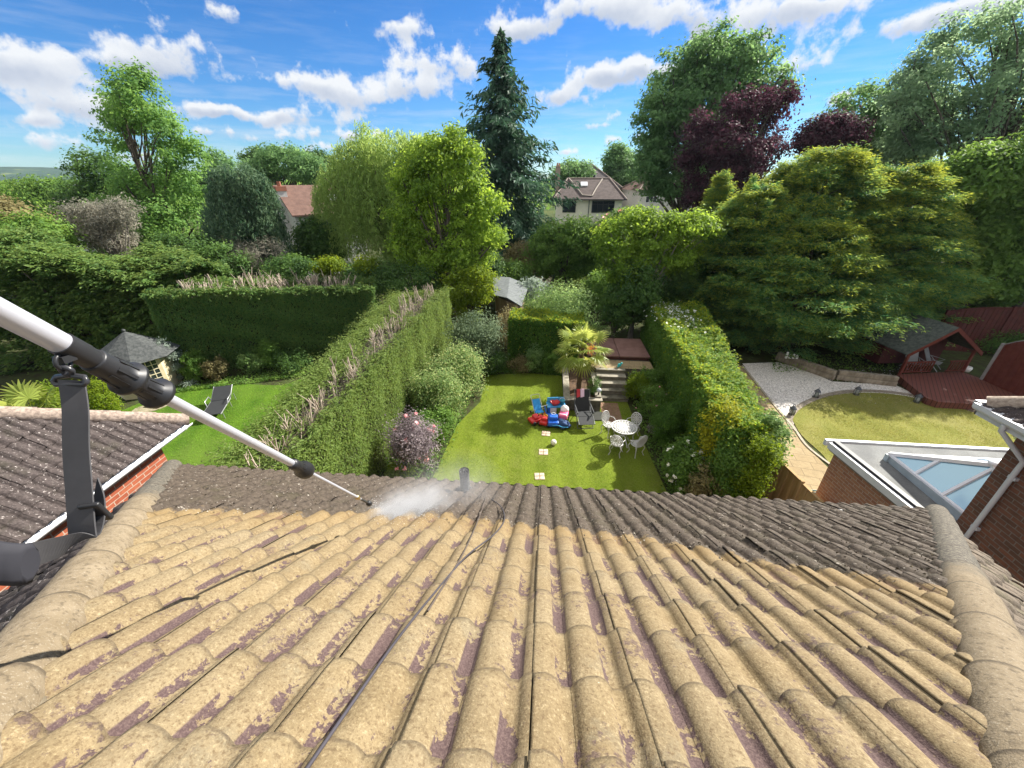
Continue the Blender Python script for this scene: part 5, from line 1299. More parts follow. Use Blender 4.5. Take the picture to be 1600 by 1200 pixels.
def fan_palm(name, label, b, h, nl, ln, seed, tint=.5, orange=True, rad=.1):
    t = thing(name, label, 'palm', b); rng = np.random.default_rng(seed); mb = MB()
    mb.tube([(0, 0, -.1), (.03, 0, h * .5), (0, 0, h)], [rad * 1.1, rad, rad * .9], 12)
    for k in range(70):
        z = rng.uniform(.1, h); a = rng.uniform(0, 6.28); r = rad; mb.tube([(math.cos(a) * r * .8, math.sin(a) * r * .8, z), (math.cos(a) * r * 1.5, math.sin(a) * r * 1.5, z + .12)], [.02, .006], 4)
    mb.build('trunk', m_noise('palm_fibre', (0.05, 0.035, 0.02), (0.16, 0.11, 0.06), 30, 1, .8), t)
    for k in range(nl):
        u = (k + .5) / nl; el = math.radians(80 - 125 * u + rng.uniform(-8, 8)); a = k * 2.39996 + rng.uniform(-.2, .2); D = np.array([math.cos(a) * math.cos(el), math.sin(a) * math.cos(el), math.sin(el)])
        pl_ = ln * rng.uniform(.8, 1.1); c0 = np.array([0, 0, h]); hub = c0 + D * pl_ * .62 - np.array([0, 0, .12 * pl_ * math.cos(el)])
        mbk = MB(); mbk.tube([c0, c0 + D * pl_ * .3 + [0, 0, .02], hub], [.014, .01, .007], 5)
        side = unit(np.cross(D, [0, 0, 1.0])); upn = np.cross(side, D); fan = ln * .56 * rng.uniform(.85, 1.1); ns = 22; V = []; FL = []; CT = []; tn = []; tp = []
        base_t = np.clip(tint + rng.normal(0, .2) + (.2 if u < .4 else -.1), 0, 1); old = max(0, u - .72) * 2 * rng.random()
        for s_ in range(ns):
            th = math.radians(-118 + 236 * s_ / (ns - 1)); d1 = D * math.cos(th) + side * math.sin(th); L_ = fan * (1 - .25 * abs(th) / 2.06); w = L_ * .052; d2 = np.cross(upn, d1); fold = upn * .012
            m1 = hub + d1 * L_ * .55 - np.array([0, 0, .04 * L_]); e = hub + d1 * L_ - np.array([0, 0, .24 * L_]) ; bq = len(V)
            V += [hub, m1 + d2 * w + fold * (1 if s_ % 2 else -1), m1 - d2 * w - fold * (1 if s_ % 2 else -1), e + d2 * w * .25, e - d2 * w * .25]; FL += [bq, bq + 1, bq + 2, bq + 1, bq + 3, bq + 4, bq + 2]; CT += [3, 4]; q = base_t + rng.normal(0, .1); tn += [q] * 5; tp += [old, old, old, old + .3, old + .3]
        st = mbk.build('frond', LEAF['palm'], t)
        # blade and stalk are one frond: join by adding to the same mesh
        me0 = st.data; bpy.data.objects.remove(st)
        nv = len(me0.vertices); V0 = np.array([v.co[:] for v in me0.vertices]); FL0 = [i for p in me0.polygons for i in p.vertices]; CT0 = [len(p.vertices) for p in me0.polygons]
        link_mesh('frond', np.concatenate([V0, np.array(V)]), FL0 + [i + nv for i in FL], CT0 + CT, LEAF['palm'], t, False, None, {'tint': np.clip(np.concatenate([np.full(nv, .4), tn]), 0, 1), 'tip': np.clip(np.concatenate([np.full(nv, .2), tp]), 0, 1)})
    if orange:
        L = Leaves(seed + 3); n = 160; c = np.array([.35, -.15, h - .02]); L.add(c + rng.normal(size=(n, 3)) * [.1, .1, .12], rng.normal(size=(n, 3)), .03, rng.random(n)); L.build('flower_cluster', LEAF['orange'], t)
    return t
# raised bed, palm, steps, deck
M_STONE = m_noise('weathered_stone', (0.08, 0.072, 0.055), (0.17, 0.155, 0.125), 5, .95, .5, fine=40)
M_COPING = m_noise('pale_coping', (0.2, 0.18, 0.14), (0.3, 0.275, 0.225), 6, .9, .4)
rb = thing('raised_bed', 'low stone-walled raised bed round the palm beside the steps', 'raised bed', (1.6, 15.3, 0)); RB = (1.6, 15.3, 0)
mb = MB(); zt_ = .5
for c, s_ in (((.92, 15.75, zt_ / 2), (.2, 3.5, zt_)), ((1.66, 14.18, zt_ / 2), (1.28, .2, zt_)), ((2.2, 15.6, .28), (.2, 2.6, .56))): mb.box(c, s_, bev=.01)
mb.build('wall', M_STONE, rb, RB)
mb = MB()
for c, s_ in (((.92, 15.75, zt_ + .026), (.27, 3.5, .05)), ((1.66, 14.18, zt_ + .028), (1.4, .27, .05)), ((2.2, 15.6, .59), (.25, 2.65, .05))): mb.box(c, s_, bev=.008)
mb.build('coping', M_COPING, rb, RB)
mb = MB(); mb.box((1.6, 15.8, .2), (1.1, 3.3, .38)); mb.build('soil', m_noise('bed_soil', (0.05, 0.03, 0.02), (0.12, 0.075, 0.045), 14, 1, .8), rb, RB)
pc = (1.46, 15.25, .35)
fan_palm('fan_palm', 'fan palm with yellowing fronds in the raised bed at the lawn end', pc, 2.0, 26, 1.15, 71, .55)
shrub('box_shrub', 'small clipped box shrub at the foot of the palm', 928, 612, 15.0, 12, 590, LEAF['dark'], 1500, .035, 72, shell=.1)
lp_ = (2.22, 14.45, .62)
gl_ = thing('garden_lamp', 'small grey globe lamp on the raised bed corner by the steps', 'lamp', lp_)
mb = MB(); mb.tube([(0, 0, 0), (0, 0, .12)], .03, 10); mb.build('post', M_BLACK, gl_); mb = MB(); mb.ball((0, 0, .2), .1, n=14); mb.build('globe', m_plain('frosted_globe', (.5, .55, .6), .3), gl_)
stp = thing('garden_steps', 'five pale stone garden steps leading up from the lawn', 'steps', (2.95, 15.8, 0))
SO = (2.95, 15.8, 0)
for k in range(5):
    y0 = 15.0 + k * .36; z1 = .17 * (k + 1)
    mb = MB(); mb.box((2.95, y0 + (17.0 - y0) / 2, z1 / 2 - .025 - .0), (1.25 - .004 * k, 17.0 - y0, z1 - .05)); mb.build('riser', m_noise('step_riser', (0.13, 0.115, 0.09), (0.22, 0.2, 0.16), 8, .95, .4), stp, SO)
    mb = MB(); mb.box((2.95, y0 + .19, z1 - .022), (1.3, .44, .045), bev=.008); mb.build('tread', M_COPING if k > 1 else M_STONE, stp, SO)
sheet('patio', [(2.0, 16.6), (4.9, 16.6), (4.9, 17.5), (2.0, 17.5)], .856, M_PAVE)
mb = MB(); mb.box((3.45, 18.5, .42), (2.9, 3.7, .84)); mb.build('terrace_wall', M_STONE); o = COL.objects[-1] if False else bpy.data.objects['terrace_wall']; tag(o, 'low stone retaining block under the brown deck at the top of the steps', 'retaining wall')
dk = thing('deck', 'flat red-brown two-panel deck platform above the garden steps', 'deck', (3.4, 18.4, .86))
M_DECK = m_noise('brown_deck', (0.16, 0.085, 0.07), (0.22, 0.125, 0.105), 3, .75, .2)
for x0, x1 in ((2.0, 3.46), (3.49, 4.9)):
    mb = MB(); mb.box(((x0 + x1) / 2, 18.75, 1.03), (x1 - x0, 2.4, .07), bev=.012); mb.build('panel', M_DECK, dk, (3.4, 18.4, .86))
mb = MB(); mb.box((3.45, 18.75, .925), (2.8, 2.3, .13)); mb.build('frame', m_plain('deck_edge', (0.07, 0.025, 0.02), .7), dk, (3.4, 18.4, .86))
tt = thing('toy_animal', 'small turquoise toy at the top right of the steps', 'toy', (3.35, 16.7, .87))
mb = MB(); mb.ball((0, 0, .1), .09, (1, .8, .9)); mb.ball((.08, -.02, .2), .05); mb.ball((-.06, -.05, .04), .04); mb.build('body', m_plain('turquoise', (.03, .4, .42), .4), tt)
mb = MB(); mb.box((2.75, 14.0, .016), (.75, 1.7, .02)); struct('path', mb, m_noise('brick_path', (0.2, 0.11, 0.08), (0.28, 0.17, 0.12), 9, .95, .4))

# white cast metal furniture
M_CAST = m_plain('white_cast_metal', (.48, .48, .465), .45, 0, .4, .06)
tcx, tcy = 2.86, 11.95
tb = thing('garden_table', 'round white cast-metal table with pierced top on the lawn', 'table', (tcx, tcy, 0))
mb = MB(); R_ = .46
mb.lathe([(R_ - .05, .70), (R_, .70), (R_, .722), (R_ - .05, .722), (R_ - .05, .70)], n=40)
for r in (.09, .17, .25, .33): mb.lathe([(r - .022, .705), (r + .022, .705), (r + .022, .719), (r - .022, .719), (r - .022, .705)], n=32)
for k in range(24):
    a = k * math.pi / 12; mb.box((math.cos(a) * .23, math.sin(a) * .23, .711), (.42, .03, .012), rz=a)
mb.lathe([(0, .704), (.07, .704), (.07, .718), (0, .718)], n=16)
mb.build('tabletop', M_CAST, tb)
mb = MB(); mb.tube([(0, 0, .7), (0, 0, .3)], .03, 10)
mb.build('column', M_CAST, tb)
for k in range(4):
    a = k * math.pi / 2 + .5; mb = MB(); mb.tube([(0, 0, .36), (math.cos(a) * .12, math.sin(a) * .12, .38), (math.cos(a) * .22, math.sin(a) * .22, .2), (math.cos(a) * .32, math.sin(a) * .32, .02)], [.02, .018, .018, .022], 8); mb.build('leg', M_CAST, tb)
def cast_chair(label, loc, rz):
    t = thing('garden_chair', label, 'chair', loc, rz, 'white cast-metal garden chairs round the table')
    mb = MB()   # faces +Y (seat front), back at -Y
    mb.lathe([(.17, .43), (.205, .43), (.205, .45), (.17, .45), (.17, .43)], n=24)
    for r in (.05, .11): mb.lathe([(r - .022, .435), (r + .022, .435), (r + .022, .447), (r - .022, .447), (r - .022, .435)], n=18)
    for k in range(12): a = k * math.pi / 6; mb.box((math.cos(a) * .11, math.sin(a) * .11, .441), (.16, .024, .01), rz=a)
    mb.build('seat', M_CAST, t)
    mb = MB(); c = np.array([0, -.21, .68]); rx_, rz_ = .2, .235
    up = np.array([0, -.18, .98]); sd = np.array([1.0, 0, 0])
    E_ = lambda s_, n=22: [c + sd * rx_ * s_ * math.cos(a) + up * rz_ * s_ * math.sin(a) for a in np.linspace(0, 2 * math.pi, n)]
    mb.tube(E_(1), .019, 6, caps=False)
    for s_ in (.72, .45): mb.tube(E_(s_), .017, 5, caps=False)
    for k in range(10): a = k * math.pi / 5; d = sd * rx_ * math.cos(a) + up * rz_ * math.sin(a); mb.tube([c + d * .12, c + d * 1], .015, 4)
    mb.ball(tuple(c), .045, (1, .4, 1), n=8)
    mb.build('backrest', M_CAST, t)
    for sx in (-1, 1):
        for sy in (-1, 1):
            mb = MB(); mb.tube([(sx * .15, sy * .15, .44), (sx * .2, sy * .19, .32), (sx * .15, sy * .15, .14), (sx * .2, sy * .2, .0)], [.022, .017, .014, .018], 7); mb.build('leg', M_CAST, t)
    for sx in (-1, 1): mb = MB(); mb.tube([(sx * .2, -.18, .66), (sx * .25, -.02, .66), (sx * .24, .1, .6), (sx * .18, .12, .45)], .012, 6); mb.build('arm_rail', M_CAST, t)
    return t
c1 = cast_chair('white cast chair behind the round table, left one with its oval back facing the camera', (tcx - .44, tcy + .52, 0), math.radians(-140))
c2 = dup(c1, (tcx + .42, tcy + .5, 0), math.radians(140), 'white cast chair behind the round table, right one beside the shrub')
c3 = dup(c1, (tcx - .30, tcy - .62, 0), math.radians(-22), 'white cast chair in front of the round table, left one with curved legs')
c4 = dup(c1, (tcx + .38, tcy - .58, 0), math.radians(33), 'white cast chair in front of the round table, right one in the shade')

# black recliner
M_TEX = m_plain('black_textilene', (.02, .022, .024), .7); M_DGREY = m_plain('dark_frame', (.10, .105, .11), .4, .3)
rc = onz(911, 660)
rec = thing('garden_recliner', 'black folding recliner chair beside the toy pile', 'recliner', (rc[0], rc[1], 0), math.radians(8))
mb = MB(); mb.slab((-.27, -.25, .42), (.27, -.25, .42), (.27, .25, .36), (-.27, .25, .36), (0, 0, .02)); mb.slab((-.27, -.27, .42), (.27, -.27, .42), (.27, -.62, .30), (-.27, -.62, .30), (0, 0, .02)); mb.build('seat', M_TEX, rec)
mb = MB(); mb.slab((-.27, .27, .37), (.27, .27, .37), (.27, .62, 1.12), (-.27, .62, 1.12), (0, .02, 0)); mb.build('backrest', M_TEX, rec)
for s_ in (-1, 1):
    mb = MB(); mb.tube([(s_ * .3, -.62, .31), (s_ * .3, -.25, .43), (s_ * .3, .27, .37), (s_ * .3, .63, 1.14)], .014, 7); mb.tube([(s_ * .3, -.45, .02), (s_ * .3, .32, .62)], .014, 7); mb.tube([(s_ * .3, .45, .02), (s_ * .3, -.3, .6)], .014, 7); mb.tube([(s_ * .31, -.3, .61), (s_ * .31, .34, .63)], .022, 7)
    mb.build('side_frame', M_DGREY, rec)
mb = MB(); mb.tube([(-.3, -.45, .02), (.3, -.45, .02)], .014, 7); mb.tube([(-.3, .45, .02), (.3, .45, .02)], .014, 7); mb.tube([(-.3, -.62, .31), (.3, -.62, .31)], .014, 7); mb.tube([(-.3, .63, 1.14), (.3, .63, 1.14)], .014, 7)
mb.build('cross_bar', M_DGREY, rec)
def cloth(name, label, pts, m, cat='towel'):
    mb = MB(); mb.slab(*pts, (0, -.02, .005)); return tag(mb.build(name, m), label, cat)
q = np.array([rc[0], rc[1], 0]); 
for nm, lb, x0, x1, m in (('towel', 'red cloth hanging over the recliner headrest', -.22, -.09, m_plain('red_cloth', (.5, .04, .05), .8)), ('towel', 'pale pink striped cloth hanging over the recliner headrest', -.07, .08, m_plain('pale_cloth', (.7, .5, .62), .8))):
    tw = thing(nm, lb, 'towel', (rc[0], rc[1], 0), math.radians(8)); mb = MB(); mb.slab((x0, .50, .83), (x1, .50, .82), (x1, .625, 1.165), (x0, .625, 1.165), (0, -.012, .004)); mb.slab((x0, .60, 1.165), (x1, .60, 1.165), (x1, .665, 1.02), (x0, .665, 1.02), (0, .01, 0)); mb.build('cloth', m, tw)
bg_ = onz(932, 652); bagt = thing('ground_mat', 'dark folded mat lying on the grass right of the recliner', 'mat', (bg_[0], bg_[1], .012))
mb = MB(); mb.slab((-.25, -.3, .01), (.3, -.25, .01), (.22, .3, .05), (-.2, .35, .03), (0, 0, .03)); mb.build('cloth', m_plain('mat_cloth', (.035, .037, .03), .9), bagt)

# ------------------------------------------------------------------ toys
RED = m_plain('toy_red', (.52, .03, .03), .35); BLU = m_plain('toy_blue', (.015, .11, .52), .35); SKY = m_plain('toy_sky_blue', (.06, .33, .62), .35); PNK = m_plain('toy_pink', (.7, .12, .25), .35); NAVY = m_plain('navy_cloth', (.025, .06, .16), .8); TOYW = m_plain('toy_white', (.72, .72, .7), .4); YEL = m_plain('toy_yellow', (.65, .42, .03), .4); TEALB = m_plain('toy_teal', (.05, .3, .4), .4)
def toy(name, label, px_, py_, cat='toy', rz=0.0):
    p = onz(px_, py_); return thing(name, label, cat, (p[0], p[1], .012), rz)
t = toy('doll_pushchair', 'blue folding toy pushchair at the left of the toy pile', 840, 650, 'toy pushchair', .4)
mb = MB(); mb.slab((-.16, .25, .62), (.16, .25, .62), (.16, -.02, .26), (-.16, -.02, .26), (0, .02, .02)); mb.slab((-.16, -.02, .26), (.16, -.02, .26), (.16, -.26, .28), (-.16, -.26, .28), (0, 0, .025)); mb.build('seat', m_plain('pushchair_blue', (.03, .28, .62), .7), t)
for s_ in (-1, 1):
    mb = MB(); mb.tube([(s_ * .18, .38, .78), (s_ * .18, -.28, .06)], .012, 6); mb.tube([(s_ * .18, .28, .05), (s_ * .18, -.2, .42)], .012, 6); mb.build('frame', M_CAST, t)
    for y in (-.28, .28): mb = MB(); mb.lathe([(0, -.015), (.06, -.015), (.06, .015), (0, .015)], (s_ * .2, y, .06), 12, axis=(1, 0, 0)); mb.build('wheel', M_BLACK, t)
mb = MB(); mb.tube([(-.18, .38, .78), (.18, .38, .78)], .013, 6); mb.build('handle', M_CAST, t)
def toy_car(name, label, px_, py_, body, trim, rz, L_=.62, W_=.36, H_=.34):
    t = toy(name, label, px_, py_, 'toy car', rz); mb = MB(); mb.box((0, 0, H_ * .42), (L_, W_, H_ * .42), bev=.05); mb.box((-.02, 0, H_ * .78), (L_ * .42, W_ * .8, H_ * .34), bev=.05); mb.box((L_ * .36, 0, H_ * .66), (L_ * .2, W_ * .7, H_ * .16), bev=.03); mb.build('body', body, t)
    for sx in (-1, 1):
        for sy in (-1, 1): mb = MB(); mb.lathe([(0, -.035), (.075, -.035), (.085, -.02), (.085, .02), (.075, .035), (0, .035)], (sx * L_ * .32, sy * W_ * .5, .085), 14, axis=(0, 1, 0)); mb.build('wheel', M_BLACK, t)
    mb = MB(); ring = [(.06 + .02 * math.cos(a), .09 * math.cos(a), H_ * 1.02 + .09 * math.sin(a) * .5) for a in np.linspace(0, 6.28, 13)]; mb.tube(ring, .014, 6, caps=False); mb.build('steering_wheel', trim, t)
    return t
toy_car('ride_on_car', 'red and black ride-on toy car at the left of the pile, nearer the lawn middle', 838, 660, RED, M_BLACK, .6)
toy_car('ride_on_car', 'small bright red ride-on toy between the red car and the blue toys', 851, 663, RED, YEL, 1.3, .5, .32, .36)
toy_car('ride_on_car', 'blue ride-on toy in the middle of the pile', 864, 664, BLU, TOYW, 1.6, .62, .42, .46)
t = toy('toy_kitchen', 'toy play table with mixed blue and white panels at the back of the pile', 868, 648, 'toy table', .15)
mb = MB(); mb.box((0, 0, .46), (.75, .42, .05), bev=.015); mb.box((0, .17, .6), (.7, .05, .22), bev=.015); mb.build('top', SKY, t)
for sx in (-1, 1):
    for sy in (-1, 1): mb = MB(); mb.box((sx * .3, sy * .15, .22), (.09, .09, .44), bev=.02); mb.build('leg', BLU, t)
mb = MB(); mb.box((-.15, 0, .3), (.3, .36, .22), bev=.02); mb.build('drawer', TOYW, t)
bz = (t.location.x, t.location.y)
tb2 = thing('toy_basin', 'red plastic bowl on top of the toy table', 'toy bowl', (bz[0] - .05, bz[1] - .03, .5)); mb = MB(); mb.lathe([(0, 0), (.12, 0), (.19, .12), (.2, .13), (.18, .125), (.11, .02), (0, .02)], n=20); mb.build('bowl', RED, tb2)
tb3 = thing('toy_bucket', 'teal toy bucket on top of the toy table', 'toy bucket', (bz[0] + .24, bz[1] + .02, .5)); mb = MB(); mb.lathe([(0, 0), (.08, 0), (.11, .18), (.12, .18), (.1, .17), (.07, .02), (0, .02)], n=16); mb.build('bucket', TEALB, tb3); mb = MB(); mb.tube([(.115 * math.cos(a), 0, .18 + .11 * math.sin(a)) for a in np.linspace(0, math.pi, 9)], .008, 5); mb.build('handle', TOYW, tb3)
t = toy('toy_pram', 'pink toy pram at the right of the pile', 880, 660, 'toy pram', -.2)
mb = MB(); mb.box((0, 0, .36), (.34, .5, .22), bev=.06); mb.build('body', PNK, t); mb = MB(); mb.ball((0, .16, .5), .2, (.85, .8, .9), n=12); mb.build('hood', m_plain('pram_hood', (.72, .68, .66), .7), t)
for sx in (-1, 1):
    for sy in (-1, 1): mb = MB(); mb.lathe([(0, -.015), (.09, -.015), (.09, .015), (0, .015)], (sx * .18, sy * .2, .09), 14, axis=(1, 0, 0)); mb.tube([(sx * .16, sy * .2, .09), (sx * .12, sy * .1, .28)], .01, 5); mb.build('wheel', M_BLACK, t)
mb = MB(); mb.tube([(-.14, -.22, .4), (-.14, -.42, .62), (.14, -.42, .62), (.14, -.22, .4)], .012, 6); mb.build('handle', TOYW, t)
t = toy('storage_bag', 'navy blue slumped fabric bag with pale stripe in front of the toys', 876, 668, 'bag', -.15)
mb = MB(); mb.ball((0, 0, .15), .34, (1.05, .6, .48), n=18, noise=.5, seed=5); mb.build('body', NAVY, t); mb = MB(); mb.tube([(-.3, -.2, .17), (-.1, -.235, .22), (.1, -.235, .17), (.3, -.18, .16)], .018, 5); mb.build('stripe', SKY, t)
mb = MB(); mb.tube([(-.15, 0, .3), (-.1, -.05, .42), (.1, -.05, .42), (.15, 0, .3)], .012, 5); mb.build('handle', NAVY, t)
t = toy('toy_tractor', 'small blue toy trike tipped over at the front of the pile', 855, 655, 'toy trike', 2.2)
mb = MB(); mb.tube([(-.2, 0, .2), (.1, 0, .26), (.22, 0, .5)], .025, 7); mb.box((-.16, 0, .28), (.18, .16, .05), bev=.02); mb.build('frame', BLU, t)
for p in ((.2, 0, .1), (-.22, .14, .08), (-.22, -.14, .08)): mb = MB(); mb.lathe([(0, -.02), (p[2], -.02), (p[2], .02), (0, .02)], p, 14, axis=(0, 1, 0)); mb.build('wheel', RED, t)
mb = MB(); mb.tube([(.22, -.15, .5), (.22, .15, .5)], .014, 6); mb.build('handlebar', TOYW, t)
bp = onz(865, 692, .1); bl = thing('football', 'cream ball lying on the lawn between the stepping stones', 'ball', (bp[0], bp[1], .012))
gb = G('ball_panels'); gbv = gb.voro(gb.co(), 9, 'DISTANCE_TO_EDGE'); mb = MB(); mb.ball((0, 0, .11), .11, n=18); mb.build('ball', gb.done(gb.mix(gb.step(gbv, .0, .05), (.35, .33, .25), (.72, .7, .58)), .5), bl)
M_SLAB = m_noise('stepping_stone', (.40, .27, .2), (.58, .47, .38), 14, .9, .5)
for k, (x, y, lb) in enumerate([(853, 678, 'pinkish square stepping stone nearest the toy pile'), (849, 707, 'pinkish square stepping stone just beyond the ball, middle of the line'), (843, 745, 'pinkish square stepping stone nearest the roof edge')]):
    p = onz(x, y); t = thing('stepping_stone', lb, 'stepping stone', (p[0], p[1], .0), .08 * k - .05, 'stepping stones in the lawn')
    for i in (-1, 1):
        for j in (-1, 1): mb = MB(); mb.box((i * .083, j * .083, .017), (.15, .15, .03), bev=.006); mb.build('slab', M_SLAB, t)

# ------------------------------------------------------------------ shed in the middle distance
sc = [onz(770, 432, 2.3), onz(826, 447, 2.3), onz(815, 480, 2.1), onz(772, 462, 2.1)]
scn = sum(sc) / 4
sh = thing('garden_shed', 'small shed with plain grey felt roof half hidden in the bushes', 'shed', (scn[0], scn[1], 0)); SHO = (scn[0], scn[1], 0)
mb = MB(); mb.prism([tuple(scn[:2] + (p[:2] - scn[:2]) * .88) for p in (sc[3], sc[2], sc[1], sc[0])], 0, 2.02); mb.build('wall', m_noise('shed_boards', (.12, .08, .05), (.2, .14, .09), 5, .9, .4, sc=(1, 1, .2)), sh, SHO)
mb = MB(); rdg0, rdg1 = (sc[0] + sc[1]) / 2 + [0, 0, .2], (sc[3] + sc[2]) / 2 + [0, 0, .16]
mb.slab(sc[0], rdg0, rdg1, sc[3], (0, 0, .05)); mb.slab(rdg0, sc[1], sc[2], rdg1, (0, 0, .05)); mb.build('roof', m_noise('grey_felt', (.13, .145, .15), (.19, .205, .21), 5, .85, .3, fine=50), sh, SHO)

# ------------------------------------------------------------------ left garden: summerhouse, lounger, stones
hc_ = onz(236, 606); sm = thing('summerhouse', 'octagonal cream summerhouse with dark cone roof in the left garden', 'summerhouse', (hc_[0], hc_[1], 0), .35)
mb = MB(); N8 = [(1.15 * math.cos(a), 1.15 * math.sin(a)) for a in np.linspace(0, 2 * math.pi, 9)[:-1] + .39]; mb.prism(N8, 0, 1.75); mb.build('wall', m_plain('cream_boards', (.55, .47, .3), .7), sm)
mb = MB(); R8 = [(1.62 * math.cos(a), 1.62 * math.sin(a), 1.7) for a in np.linspace(0, 2 * math.pi, 9)[:-1] + .39]; mb.add(R8 + [(0, 0, 2.75)], [(i, (i + 1) % 8, 8) for i in range(8)] + [tuple(range(8))[::-1]]); mb.ball((0, 0, 2.78), .07); mb.build('roof', m_noise('dark_shingle', (.03, .034, .034), (.075, .08, .078), 9, .85, .5), sm)
for i in (3, 4, 5, 6):
    a = np.array([*N8[i], 0]); b = np.array([*N8[(i + 1) % 8], 0]); c = (a + b) / 2; ang = math.atan2(b[1] - a[1], b[0] - a[0]); n_ = unit(c)
    mb = MB(); cc = c * 1.012; mb.box((cc[0], cc[1], 1.05), (.62, .03, 1.05), rz=ang); w_ = mb.build('window', m_plain('dark_glass', (.02, .025, .03), .08, 0, .6), sm)
    mb = MB()
    cc = c * 1.03
    for k in range(4): u_ = unit(b - a) * (-.3 + .2 * k); mb.box((cc[0] + u_[0], cc[1] + u_[1], 1.05), (.028, .02, 1.08), rz=ang)
    for k in range(6): mb.box((cc[0], cc[1], .53 + .21 * k), (.63, .022, .028), rz=ang)
    mb.build('frame', m_plain('cream_frame', (.6, .53, .36), .6), w_)
lc = onz(346, 640); sl_ = thing('sun_lounger', 'dark grey sun lounger on the bright left lawn', 'sun lounger', (lc[0], lc[1], .012), math.radians(24))
mb = MB(); mb.slab((-.32, -1.0, .3), (.32, -1.0, .3), (.32, .2, .3), (-.32, .2, .3), (0, 0, .025)); mb.build('seat', M_TEX, sl_); mb = MB(); mb.slab((-.32, .21, .31), (.32, .21, .31), (.32, .92, .62), (-.32, .92, .62), (0, 0, .025)); mb.build('backrest', M_TEX, sl_)
M_LG = m_plain('grey_frame', (.35, .36, .37), .4, .5)
mb = MB()
for s_ in (-1, 1): mb.tube([(s_ * .34, -1.02, .3), (s_ * .34, .25, .3), (s_ * .34, .95, .64)], .017, 6)
mb.build('frame', M_LG, sl_)
for s_ in (-1, 1):
    mb = MB(); mb.tube([(s_ * .36, .35, .32), (s_ * .4, .3, .5), (s_ * .4, -.15, .5), (s_ * .36, -.2, .3)], .018, 6); mb.build('armrest', M_LG, sl_)
    for y in (-.85, .1, .75): mb = MB(); mb.tube([(s_ * .34, y, .3), (s_ * .36, y, 0)], .016, 6); mb.build('leg', M_LG, sl_)
for k, (x, y, s_) in enumerate([(228, 640, .5), (246, 634, .55), (262, 628, .45)]):
    p = onz(x, y); mb = MB(); rr = random.Random(k); mb.prism([(p[0] + s_ * (.75 + .4 * rr.random()) * math.cos(a), p[1] + .7 * s_ * (.75 + .4 * rr.random()) * math.sin(a)) for a in np.linspace(0, 6.28, 9)[:-1]], .005, .035)
    tag(mb.build('flat_stone', m_noise('flagstone', (.2, .17, .11), (.32, .28, .2), 5, .9, .4)), ['flat grey stone in the left lawn nearest the garage roof', 'flat grey stone in the left lawn, middle one of three', 'flat grey stone in the left lawn nearest the summerhouse'][k], 'flagstone', 'flagstones in the left lawn')
pp = at(28, 615, 9.6); fan_palm('fan_palm', 'bushy palm with pale fronds behind the left tiled roof', (pp[0], 9.6, 0), 1.35, 20, 1.25, 73, .45, True)

# ------------------------------------------------------------------ right garden
M_SLEEP = m_noise('sleeper', (.16, .13, .095), (.3, .26, .2), 6, .95, .5, sc=(1, 1, .4))
for k, (a, b, lb) in enumerate([(onz(1212, 562), onz(1302, 594), 'long dark sleeper retaining wall at the far edge of the gravel, left one under the golden conifers'), (onz(1305, 592), onz(1398, 603), 'pale sleeper retaining wall between the gravel and the red summerhouse')]):
    a, b = a * [1, 1, 0], b * [1, 1, 0]; m_ = (a + b) / 2; d = b - a; t = thing('sleeper_wall', lb, 'retaining wall', m_, math.atan2(d[1], d[0]))
    for q in range(2): mb = MB(); mb.box((0, .02 * q, .12 + .235 * q), (np.linalg.norm(d) - .05 * q, .22, .225), bev=.012); mb.build('sleeper', M_SLEEP, t)
dp = [onz(1402, 597), onz(1500, 592), onz(1640, 640), onz(1610, 648), onz(1466, 640), onz(1448, 634)]
dpc = sum(dp) / len(dp); dz_ = .3
rd = thing('deck', 'low red-brown timber deck in front of the red summerhouse', 'deck', (dpc[0], dpc[1], 0)); RDO = (dpc[0], dpc[1], 0)
gdk = G('red_deck_boards'); wv2 = gdk.N.new('ShaderNodeTexWave'); wv2.inputs['Scale'].default_value = 2.2; wv2.bands_direction = 'X'; mpg = gdk.N.new('ShaderNodeMapping'); mpg.inputs['Rotation'].default_value = (0, 0, .6); gdk.L.new(gdk.pos(), mpg.inputs[0]); gdk.L.new(mpg.outputs[0], wv2.inputs[0])
gcx = gdk.mix(gdk.step(wv2.outputs['Fac'], .0, .12), (.04, .012, .008), gdk.mix(gdk.noise(gdk.pos(), 3, 5), (.11, .036, .026), (.155, .054, .037))); M_RDECK = gdk.done(gcx, .7)
pt = [onz(x, y, dz_) for x, y in ((1402, 585), (1500, 580), (1640, 628), (1612, 636), (1466, 628), (1448, 622))]
mb = MB(); mb.prism([tuple(p[:2]) for p in pt][::-1], .02, dz_); mb.build('boards', M_RDECK, rd, RDO)
M_RED = m_noise('red_stain', (.105, .024, .016), (.15, .038, .025), 4, .75, .3); M_REDD = m_noise('dark_red_stain', (.06, .016, .014), (.09, .025, .02), 4, .8, .3)
fa, fb = onz(1402, 583, dz_), onz(1500, 580, dz_); W_ = np.linalg.norm(fb - fa); ang = math.atan2(*(fb - fa)[:2][::-1])
s2 = thing('summerhouse', 'dark red wooden summerhouse with open gabled porch under the golden conifers', 'summerhouse', ((fa + fb) / 2 * [1, 1, 0] + [0, 0, dz_]), ang)
hw = W_ / 2; eh, rh_ = 1.15, 2.25; D_ = 2.6
mb = MB(); mb.slab((-hw, 1.1, 0), (hw, 1.1, 0), (hw, 1.1, eh), (-hw, 1.1, eh), (0, .05, 0)); mb.add([(-hw, 1.1, eh), (hw, 1.1, eh), (0, 1.1, rh_)], [(0, 1, 2)])
